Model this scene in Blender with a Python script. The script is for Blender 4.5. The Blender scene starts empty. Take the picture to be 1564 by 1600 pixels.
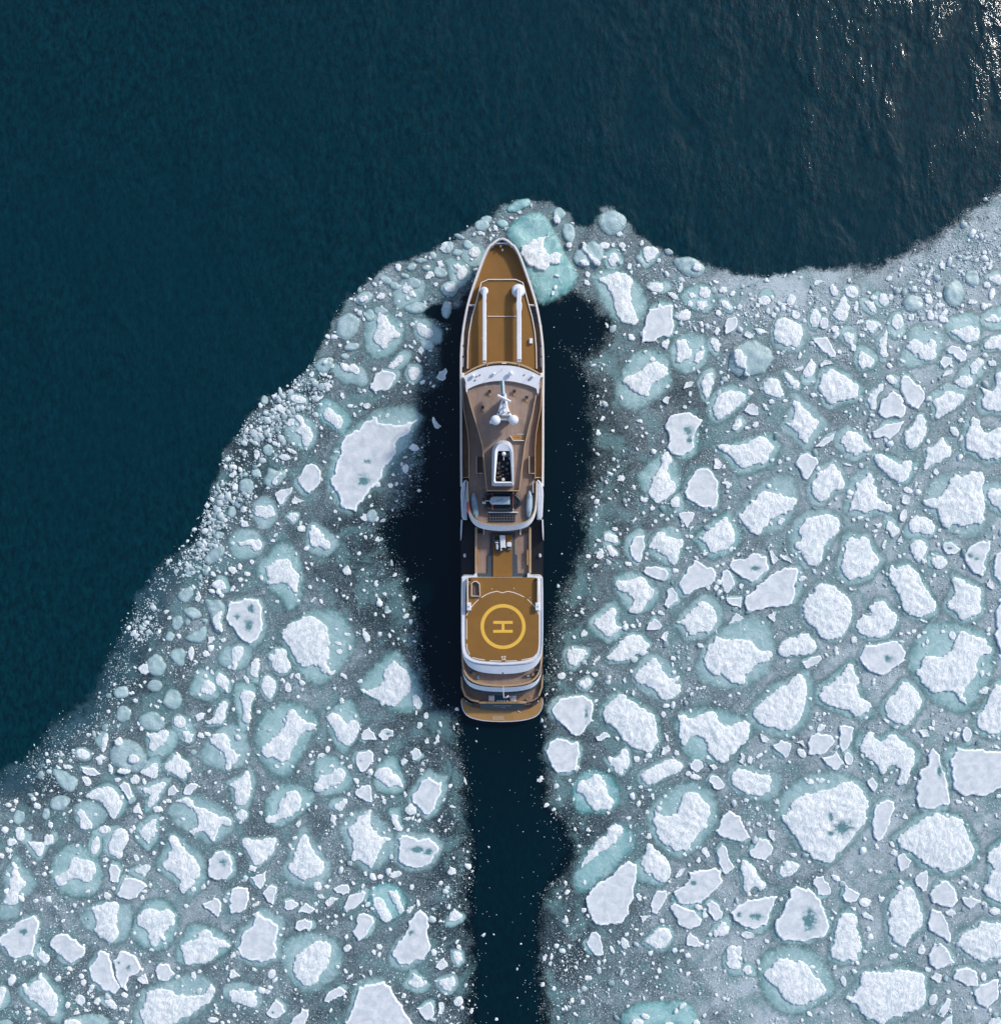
import bpy, bmesh, math, random
import numpy as np
from mathutils import Vector, noise
from mathutils.geometry import delaunay_2d_cdt
R = math.radians
sc = bpy.context.scene
COL = sc.collection

# ---------------------------------------------------------------- camera
CAM_H = 150.0
cam_d = bpy.data.cameras.new('camera')
cam = bpy.data.objects.new('camera', cam_d)
COL.objects.link(cam)
cam.location = (0, 0, CAM_H)
cam.rotation_euler = (0, 0, 0)
cam_d.sensor_fit = 'VERTICAL'
cam_d.sensor_height = 24
cam_d.lens = 12 * CAM_H / 80.0
cam_d.clip_end = 20000
cam_d.clip_start = 1
sc.camera = cam

# ---------------------------------------------------------------- sky and sun
SUN_EL, SUN_AZ = 34.0, 40.0          # azimuth counted from +x towards +y
w = bpy.data.worlds.new('World')
sc.world = w
w.use_nodes = True
nt = w.node_tree
bg = nt.nodes['Background']
sky = nt.nodes.new('ShaderNodeTexSky')
sky.sky_type = 'NISHITA'
sky.sun_disc = False
sky.sun_elevation = R(SUN_EL)
sky.sun_rotation = R(90 - SUN_AZ)
sky.air_density = 0.7
sky.dust_density = 0.9
sky.ozone_density = 0.0
nt.links.new(sky.outputs[0], bg.inputs[0])
bg.inputs[1].default_value = 0.145
sd = bpy.data.lights.new('sun', 'SUN')
sd.energy = 1.8
sd.angle = R(5)
sd.color = (1.0, 0.94, 0.86)
sun = bpy.data.objects.new('sun', sd)
COL.objects.link(sun)
sdir = Vector((math.cos(R(SUN_EL)) * math.cos(R(SUN_AZ)), math.cos(R(SUN_EL)) * math.sin(R(SUN_AZ)), math.sin(R(SUN_EL))))
sun.rotation_euler = sdir.to_track_quat('Z', 'Y').to_euler()
sun.location = (60, 50, 60)

sc.view_settings.view_transform = 'Standard'
sc.view_settings.look = 'None'
sc.view_settings.exposure = 0.70
sc.view_settings.gamma = 1.0
sc.cycles.transparent_max_bounces = 16
sc.cycles.max_bounces = 6

# ---------------------------------------------------------------- coordinates: photo pixel + height -> metres
def S(px, py, z=0.0):
    k = 0.1 * (CAM_H - z) / CAM_H
    return ((px - 782.0) * k, (800.0 - py) * k)

# ---------------------------------------------------------------- materials
def mat(name):
    m = bpy.data.materials.new(name)
    m.use_nodes = True
    n = m.node_tree
    return m, n, n.nodes['Principled BSDF']
def N(n, t, **k):
    x = n.nodes.new(t)
    for a, b in k.items():
        setattr(x, a, b)
    return x
def L(n, a, b):
    n.links.new(a, b)
def coords(n, scale=(1, 1, 1), rot=(0, 0, 0), geo=True):
    g = N(n, 'ShaderNodeNewGeometry')
    mp = N(n, 'ShaderNodeMapping')
    L(n, g.outputs['Position'], mp.inputs[0])
    mp.inputs['Scale'].default_value = scale
    mp.inputs['Rotation'].default_value = rot
    return mp.outputs[0]
def tnoise(n, vec, scale, detail=4, rough=0.55, dist=0.0, ntype='FBM'):
    t = N(n, 'ShaderNodeTexNoise')
    try: t.noise_type = ntype
    except Exception: pass
    L(n, vec, t.inputs['Vector'])
    t.inputs['Scale'].default_value = scale
    t.inputs['Detail'].default_value = detail
    t.inputs['Roughness'].default_value = rough
    t.inputs['Distortion'].default_value = dist
    return t.outputs[0]
def maprange(n, v, a, b, c=0.0, d=1.0, smooth=False):
    m = N(n, 'ShaderNodeMapRange')
    if smooth: m.interpolation_type = 'SMOOTHSTEP'
    L(n, v, m.inputs['Value'])
    for i, q in zip((1, 2, 3, 4), (a, b, c, d)):
        m.inputs[i].default_value = q
    return m.outputs[0]
def mathn(n, op, a, b=None, clamp=False):
    m = N(n, 'ShaderNodeMath', operation=op)
    m.use_clamp = clamp
    for i, q in enumerate((a, b)):
        if q is None: continue
        if hasattr(q, 'links'): L(n, q, m.inputs[i])
        else: m.inputs[i].default_value = q
    return m.outputs[0]
def mixc(n, fac, a, b):
    m = N(n, 'ShaderNodeMix', data_type='RGBA')
    ins = [m.inputs[0], m.inputs[6], m.inputs[7]]
    for s, q in zip(ins, (fac, a, b)):
        if hasattr(q, 'links'): L(n, q, s)
        elif isinstance(q, (int, float)): s.default_value = q
        else: s.default_value = (*q, 1)
    return m.outputs[2]
def attr(n, name):
    a = N(n, 'ShaderNodeAttribute')
    a.attribute_name = name
    return a.outputs['Fac']
def bump(n, h, strength, dist, bs, prev=None):
    b = N(n, 'ShaderNodeBump')
    L(n, h, b.inputs['Height'])
    b.inputs['Strength'].default_value = strength
    b.inputs['Distance'].default_value = dist
    if prev is not None: L(n, prev, b.inputs['Normal'])
    if bs is not None: L(n, b.outputs[0], bs.inputs['Normal'])
    return b.outputs[0]
def rnd(n):
    return N(n, 'ShaderNodeObjectInfo').outputs['Random']

def m_water():
    m, n, b = mat('sea water')
    v1 = coords(n, (1.0, 0.38, 1.0), (0, 0, R(22)))
    v2 = coords(n, (1.0, 0.5, 1.0), (0, 0, R(-12)))
    v3 = coords(n, (1.0, 0.6, 1.0), (0, 0, R(48)))
    big = tnoise(n, v1, 0.16, 3, 0.5, 0.2)
    mid = tnoise(n, v2, 0.85, 4, 0.55, 0.25)
    m2 = tnoise(n, v3, 2.1, 4, 0.6, 0.2)
    fine = tnoise(n, v1, 3.4, 3, 0.6, 0.2)
    calm_shade = attr(n, 'calm_shade')
    s = mathn(n, 'ADD', mathn(n, 'MULTIPLY', big, 0.7), mathn(n, 'MULTIPLY', mid, 0.42))
    s = mathn(n, 'ADD', s, mathn(n, 'ADD', mathn(n, 'MULTIPLY', m2, 0.20), mathn(n, 'MULTIPLY', fine, 0.08)))
    s = mathn(n, 'MULTIPLY', s, mathn(n, 'SUBTRACT', 1.0, mathn(n, 'MULTIPLY', calm_shade, 0.93)))
    gust = maprange(n, tnoise(n, v3, 0.10, 3, 0.6, 0.5), 0.36, 0.72, 0.5, 2.3)
    s = mathn(n, 'MULTIPLY', s, gust)
    bump(n, s, 0.26, 1.0, b)
    mot = tnoise(n, v2, 1.3, 6, 0.75, 0.3)
    c = mixc(n, maprange(n, mot, 0.38, 0.68), (0.0, 0.0115, 0.0180), (0.0004, 0.038, 0.051))
    wide = tnoise(n, coords(n, (1, 1, 1)), 0.018, 2, 0.5)
    c = mixc(n, maprange(n, wide, 0.35, 0.65, 0, 0.5), c, (0.0002, 0.024, 0.036))
    fl = mathn(n, 'MULTIPLY', maprange(n, tnoise(n, v1, 1.6, 5, 0.8), 0.64, 0.76), maprange(n, tnoise(n, v1, 0.12, 3, 0.6), 0.42, 0.62))
    c = mixc(n, mathn(n, 'MULTIPLY', fl, 0.6), c, (0.008, 0.09, 0.115))
    c = mixc(n, calm_shade, c, (0.0, 0.0075, 0.0120))  # calm water darkened in its colour: shading by the ice, plus depth
    L(n, c, b.inputs['Base Color'])
    b.inputs['Roughness'].default_value = 0.06
    b.inputs['IOR'].default_value = 1.333
    return m
def m_snow(name='packed snow', plate=False):
    m, n, b = mat(name)
    v = coords(n)
    a = tnoise(n, v, 0.9, 6, 0.6, 0.5)
    f = tnoise(n, v, 4.0, 5, 0.65, 0.4)
    rg = tnoise(n, coords(n, (1.0, 0.5, 1.0), (0, 0, R(-28))), 2.0, 5, 0.6, 1.3, 'RIDGED_MULTIFRACTAL')
    if plate:
        c = mixc(n, maprange(n, a, 0.35, 0.68), (0.74, 0.76, 0.755), (0.54, 0.59, 0.60))
        rim = attr(n, 'rim')
        c = mixc(n, maprange(n, rim, 0.15, 0.75), c, (0.88, 0.915, 0.915))
        c = mixc(n, maprange(n, f, 0.62, 0.74, 0, 0.55), c, (0.36, 0.45, 0.48))
        c = mixc(n, maprange(n, tnoise(n, v, 0.45, 5, 0.65, 0.6), 0.56, 0.72, 0, 0.6), c, (0.45, 0.53, 0.56))
    else:
        c1 = tnoise(n, coords(n, (1.0, 0.55, 1.0), (0, 0, R(-28))), 1.15, 5, 0.55, 1.1)
        cr = mathn(n, 'ABSOLUTE', mathn(n, 'SUBTRACT', c1, 0.5))
        crest = maprange(n, cr, 0.0, 0.10, 1, 0, True)
        c2 = mathn(n, 'ABSOLUTE', mathn(n, 'SUBTRACT', tnoise(n, v, 2.6, 4, 0.6, 0.8), 0.5))
        crest2 = maprange(n, c2, 0.0, 0.10, 1, 0, True)
        rg = mathn(n, 'ADD', mathn(n, 'MULTIPLY', crest, 0.65), mathn(n, 'MULTIPLY', crest2, 0.35))
        c = mixc(n, maprange(n, rg, 0.05, 0.8), (0.58, 0.66, 0.66), (0.905, 0.905, 0.88))
        c = mixc(n, maprange(n, f, 0.56, 0.70, 0, 0.6), c, (0.48, 0.585, 0.60))
        c = mixc(n, maprange(n, tnoise(n, v, 0.4, 4, 0.6), 0.55, 0.72, 0, 0.3), c, (0.62, 0.72, 0.73))
    pond = attr(n, 'pond')
    e = mathn(n, 'ADD', pond, mathn(n, 'MULTIPLY', mathn(n, 'SUBTRACT', tnoise(n, v, 1.5, 6, 0.8), 0.5), 2.3))
    pf = maprange(n, e, 0.62, 0.85, 0, 1, True)
    c = mixc(n, maprange(n, e, 0.25, 0.7, 0, 0.7), c, (0.36, 0.47, 0.49))
    c = mixc(n, pf, c, (0.12, 0.25, 0.26))
    L(n, c, b.inputs['Base Color'])
    L(n, maprange(n, pf, 0, 1, 0.62, 0.25), b.inputs['Roughness'])
    if plate:
        h = mathn(n, 'ADD', mathn(n, 'MULTIPLY', a, 0.4), mathn(n, 'MULTIPLY', f, 0.22))
        bump(n, h, 0.35, 0.4, b)
    else:
        h = mathn(n, 'ADD', mathn(n, 'MULTIPLY', rg, 0.20), mathn(n, 'MULTIPLY', tnoise(n, v, 7.0, 4, 0.7), 0.20))
        bump(n, h, 0.6, 0.32, b)
    return m
def m_foot(name, deep, mid, shallow, edge=True, frost=0.35):
    """wet ice lying at and just under the surface: paler where thick, darker and clearer where it thins out"""
    m, n, b = mat(name)
    v = coords(n)
    t = attr(n, 'thick')
    a = tnoise(n, v, 0.55, 5, 0.6, 0.7)
    f = tnoise(n, v, 5.0, 4, 0.7)
    tt = mathn(n, 'ADD', t, mathn(n, 'MULTIPLY', mathn(n, 'SUBTRACT', a, 0.5), 0.8), True)
    c = mixc(n, maprange(n, tt, 0.05, 0.45), deep, mid)
    c = mixc(n, maprange(n, tt, 0.4, 1.0), c, shallow)
    c = mixc(n, mathn(n, 'MULTIPLY', rnd(n), 0.45), c, (0.30, 0.40, 0.42))
    vo = N(n, 'ShaderNodeTexVoronoi')
    L(n, v, vo.inputs['Vector'])
    vo.inputs['Scale'].default_value = 1.5
    sp = maprange(n, vo.outputs['Distance'], 0.10, 0.16, 1, 0)
    sp = mathn(n, 'MULTIPLY', sp, maprange(n, tnoise(n, v, 0.35, 2, 0.5), 0.5, 0.62))
    c = mixc(n, mathn(n, 'MULTIPLY', sp, 0.75), c, (0.75, 0.82, 0.84))
    fr = mathn(n, 'MULTIPLY', maprange(n, f, 0.50, 0.66), maprange(n, tnoise(n, v, 0.55, 6, 0.7, 0.6), 0.48, 0.62))
    vein = maprange(n, mathn(n, 'ABSOLUTE', mathn(n, 'SUBTRACT', tnoise(n, v, 0.5, 5, 0.6, 1.0), 0.5)), 0.0, 0.035, 0.45, 0)
    c = mixc(n, vein, c, (0.55, 0.68, 0.68))
    c = mixc(n, mathn(n, 'MULTIPLY', fr, frost), c, (0.80, 0.85, 0.87))
    L(n, c, b.inputs['Base Color'])
    b.inputs['Roughness'].default_value = 0.45
    bump(n, mathn(n, 'ADD', a, mathn(n, 'MULTIPLY', f, 0.2)), 0.5, 0.35, b)
    if edge:
        al = mathn(n, 'ADD', t, mathn(n, 'MULTIPLY', mathn(n, 'SUBTRACT', tnoise(n, v, 1.1, 5, 0.65), 0.5), 0.7))
        L(n, maprange(n, al, 0.02, 0.50 if frost < 0.7 else 0.34, 0, 0.96, True), b.inputs['Alpha'])
    return m
def m_slush():
    m, n, b = mat('grease ice and slush')
    v = coords(n)
    den, tone, blue = attr(n, 'cover'), attr(n, 'tone'), attr(n, 'blue')
    big = tnoise(n, v, 0.10, 5, 0.6, 1.2)
    midn = tnoise(n, v, 0.7, 6, 0.68, 0.8)
    fine = tnoise(n, v, 3.6, 5, 0.75, 0.2)
    grain = tnoise(n, v, 9.0, 3, 0.7)
    k = mathn(n, 'ADD', tone, mathn(n, 'MULTIPLY', mathn(n, 'SUBTRACT', big, 0.5), 1.3))
    k = mathn(n, 'ADD', k, mathn(n, 'MULTIPLY', mathn(n, 'SUBTRACT', midn, 0.5), 0.8))
    k = mathn(n, 'ADD', k, mathn(n, 'MULTIPLY', mathn(n, 'SUBTRACT', fine, 0.5), 0.95), True)
    c = mixc(n, maprange(n, k, 0.05, 0.6), (0.012, 0.036, 0.044), (0.145, 0.205, 0.22))
    c = mixc(n, maprange(n, k, 0.5, 1.0), c, (0.44, 0.52, 0.54))
    tl = tnoise(n, v, 0.2, 5, 0.62, 0.8)
    c = mixc(n, maprange(n, tl, 0.47, 0.62, 0, 0.7, True), c, (0.115, 0.245, 0.245))
    sp = maprange(n, mathn(n, 'ADD', mathn(n, 'MULTIPLY', fine, 0.5), mathn(n, 'MULTIPLY', grain, 0.5)), 0.545, 0.61)
    c = mixc(n, mathn(n, 'MULTIPLY', sp, maprange(n, tone, 0, 0.8, 0.4, 0.95)), c, (0.66, 0.72, 0.73))
    c = mixc(n, mathn(n, 'MULTIPLY', blue, 0.8), c, (0.035, 0.115, 0.155))
    L(n, c, b.inputs['Base Color'])
    b.inputs['Roughness'].default_value = 0.6
    al = mathn(n, 'ADD', den, mathn(n, 'MULTIPLY', mathn(n, 'SUBTRACT', midn, 0.5), 0.9))
    al = mathn(n, 'ADD', al, mathn(n, 'MULTIPLY', mathn(n, 'SUBTRACT', fine, 0.5), 0.6))
    al = maprange(n, al, 0.16, 0.72, 0, 0.97, True)
    L(n, mathn(n, 'MULTIPLY', al, mathn(n, 'SUBTRACT', 1.0, mathn(n, 'MULTIPLY', blue, 0.30))), b.inputs['Alpha'])
    bump(n, mathn(n, 'ADD', midn, mathn(n, 'MULTIPLY', fine, 0.5)), 0.5, 0.2, b)
    return m
def m_chip():
    m, n, b = mat('brash ice')
    t = attr(n, 'pale')
    c = mixc(n, t, (0.16, 0.27, 0.29), (0.82, 0.87, 0.87))
    L(n, c, b.inputs['Base Color'])
    b.inputs['Roughness'].default_value = 0.55
    bump(n, tnoise(n, coords(n), 6, 3, 0.6), 0.4, 0.2, b)
    return m
def m_plain(name, col, rough=0.5, var=0.12, scale=1.2, metal=0.0, emit=None):
    m, n, b = mat(name)
    a = tnoise(n, coords(n), scale, 5, 0.65, 0.4)
    dark = tuple(q * (1 - var * 2) for q in col)
    c = mixc(n, maprange(n, a, 0.3, 0.75), col, dark)
    L(n, c, b.inputs['Base Color'])
    b.inputs['Roughness'].default_value = rough
    b.inputs['Metallic'].default_value = metal
    bump(n, a, 0.08, 0.1, b)
    return m
def m_teak(name, c1, c2, width=0.14):
    m, n, b = mat(name)
    v = coords(n, (1, 0.05, 1))
    pl = tnoise(n, v, 5.0, 3, 0.7)
    a = tnoise(n, coords(n), 0.5, 5, 0.7, 0.8)
    bl = tnoise(n, coords(n, (1, 0.6, 1)), 1.8, 4, 0.7)
    c = mixc(n, maprange(n, pl, 0.35, 0.65), c1, c2)
    c = mixc(n, maprange(n, a, 0.4, 0.7, 0, 0.45), c, tuple(q * 0.62 for q in c1))
    c = mixc(n, maprange(n, bl, 0.5, 0.75, 0, 0.35), c, tuple(min(1, q * 1.35) for q in c2))
    wv = N(n, 'ShaderNodeTexWave')
    wv.bands_direction = 'X'
    L(n, coords(n), wv.inputs['Vector'])
    wv.inputs['Scale'].default_value = 0.314 / width
    seam = maprange(n, wv.outputs['Fac'], 0.0, 0.12, 0.45, 0)
    c = mixc(n, seam, c, (0.05, 0.04, 0.035))
    L(n, c, b.inputs['Base Color'])
    b.inputs['Roughness'].default_value = 0.65
    return m
M = {}
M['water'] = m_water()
M['w'] = m_snow('wind packed snow')
M['p'] = m_snow('flat icy snow', True)
M['F'] = m_foot('shallow sea ice foot', (0.065, 0.165, 0.165), (0.17, 0.34, 0.33), (0.40, 0.595, 0.575), True, 0.55)
M['FG'] = m_foot('clear turquoise ice foot', (0.02, 0.12, 0.125), (0.07, 0.31, 0.30), (0.36, 0.62, 0.59), True, 0.5)
M['g'] = m_foot('bare wet glacier ice', (0.10, 0.21, 0.215), (0.21, 0.36, 0.36), (0.42, 0.57, 0.565), True, 0.9)
M['slush'] = m_slush()
M['chip'] = m_chip()
M['white'] = m_plain('white gloss paint', (0.72, 0.74, 0.77), 0.3, 0.05)
M['grey_white'] = m_plain('weathered white paint', (0.52, 0.55, 0.60), 0.4, 0.08)
M['cream'] = m_plain('cream cap rail', (0.78, 0.72, 0.64), 0.45, 0.08)
M['navy'] = m_plain('dark navy hull paint', (0.003, 0.004, 0.007), 0.45, 0.2)
M['tan'] = m_plain('tan deck coating', (0.245, 0.115, 0.016), 0.6, 0.10, 0.35)
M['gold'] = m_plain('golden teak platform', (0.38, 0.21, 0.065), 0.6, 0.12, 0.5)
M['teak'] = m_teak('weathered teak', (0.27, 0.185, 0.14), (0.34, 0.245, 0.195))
M['teak_dark'] = m_teak('damp teak', (0.115, 0.070, 0.048), (0.15, 0.095, 0.068))  # darker brown teak tone for front walk, hatches, steps and small fittings
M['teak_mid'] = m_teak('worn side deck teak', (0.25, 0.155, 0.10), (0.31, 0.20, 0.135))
M['wood'] = m_plain('varnished rail wood', (0.46, 0.32, 0.19), 0.35, 0.12)
M['grey'] = m_plain('dark grey non slip', (0.05, 0.065, 0.08), 0.6, 0.1)
M['mid_grey'] = m_plain('grey steel steps', (0.13, 0.14, 0.16), 0.5, 0.12)
M['black'] = m_plain('black equipment', (0.012, 0.012, 0.014), 0.5, 0.2)
M['rubber'] = m_plain('black rubber tube', (0.010, 0.018, 0.024), 0.4, 0.2)
M['yellow'] = m_plain('yellow marking paint', (0.80, 0.47, 0.06), 0.5, 0.05)
M['pinkwhite'] = m_plain('off white marking paint', (0.82, 0.68, 0.58), 0.5, 0.05)
M['blue'] = m_plain('petrol blue cloth', (0.02, 0.12, 0.19), 0.6, 0.1)
M['pale_blue'] = m_plain('pale blue cover', (0.36, 0.46, 0.52), 0.5, 0.1, 2.5)
M['slate'] = m_plain('slate blue canvas', (0.16, 0.24, 0.29), 0.5, 0.15, 2)
M['red'] = m_plain('red cloth', (0.42, 0.06, 0.05), 0.6, 0.1)
M['orange'] = m_plain('orange cloth', (0.55, 0.22, 0.03), 0.6, 0.1)
M['teal'] = m_plain('teal pool water', (0.005, 0.07, 0.085), 0.1, 0.2)
M['copper'] = m_plain('heat stained exhaust pipe', (0.20, 0.12, 0.07), 0.4, 0.3, 3, 0.4)
M['foam'] = m_plain('sea foam', (0.55, 0.66, 0.68), 0.7, 0.2, 3)

# ---------------------------------------------------------------- object helpers
def tag(o, label=None, cat=None, group=None, kind=None):
    if label: o['label'] = label
    if cat: o['category'] = cat
    if group: o['group'] = group
    if kind: o['kind'] = kind
    return o
def empty(name, x, y, z=0.0, rz=0.0):
    o = bpy.data.objects.new(name, None)
    o.empty_display_size = 0.3
    o.location = (x, y, z)
    o.rotation_euler = (0, 0, rz)
    COL.objects.link(o)
    return o
def link(name, verts, faces, material, parent=None, smooth=False, attrs=None, origin=None):
    me = bpy.data.meshes.new(name)
    ox, oy, oz = 0.0, 0.0, 0.0
    if parent is not None:
        ox, oy, oz = parent.location if parent.parent is None else tuple(parent.location[i] + parent.parent.location[i] for i in range(3))
    elif origin is not None:
        ox, oy, oz = origin
    me.from_pydata([(a - ox, b - oy, c - oz) for a, b, c in verts], [], faces)
    if attrs:
        for k, vals in attrs.items():
            at = me.attributes.new(k, 'FLOAT', 'POINT')
            at.data.foreach_set('value', np.asarray(vals, dtype=np.float32))
    me.materials.append(material)
    if smooth:
        me.polygons.foreach_set('use_smooth', [True] * len(me.polygons))
    me.update()
    o = bpy.data.objects.new(name, me)
    COL.objects.link(o)
    if parent is not None:
        o.parent = parent
    elif origin is not None:
        o.location = origin
    return o

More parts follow.
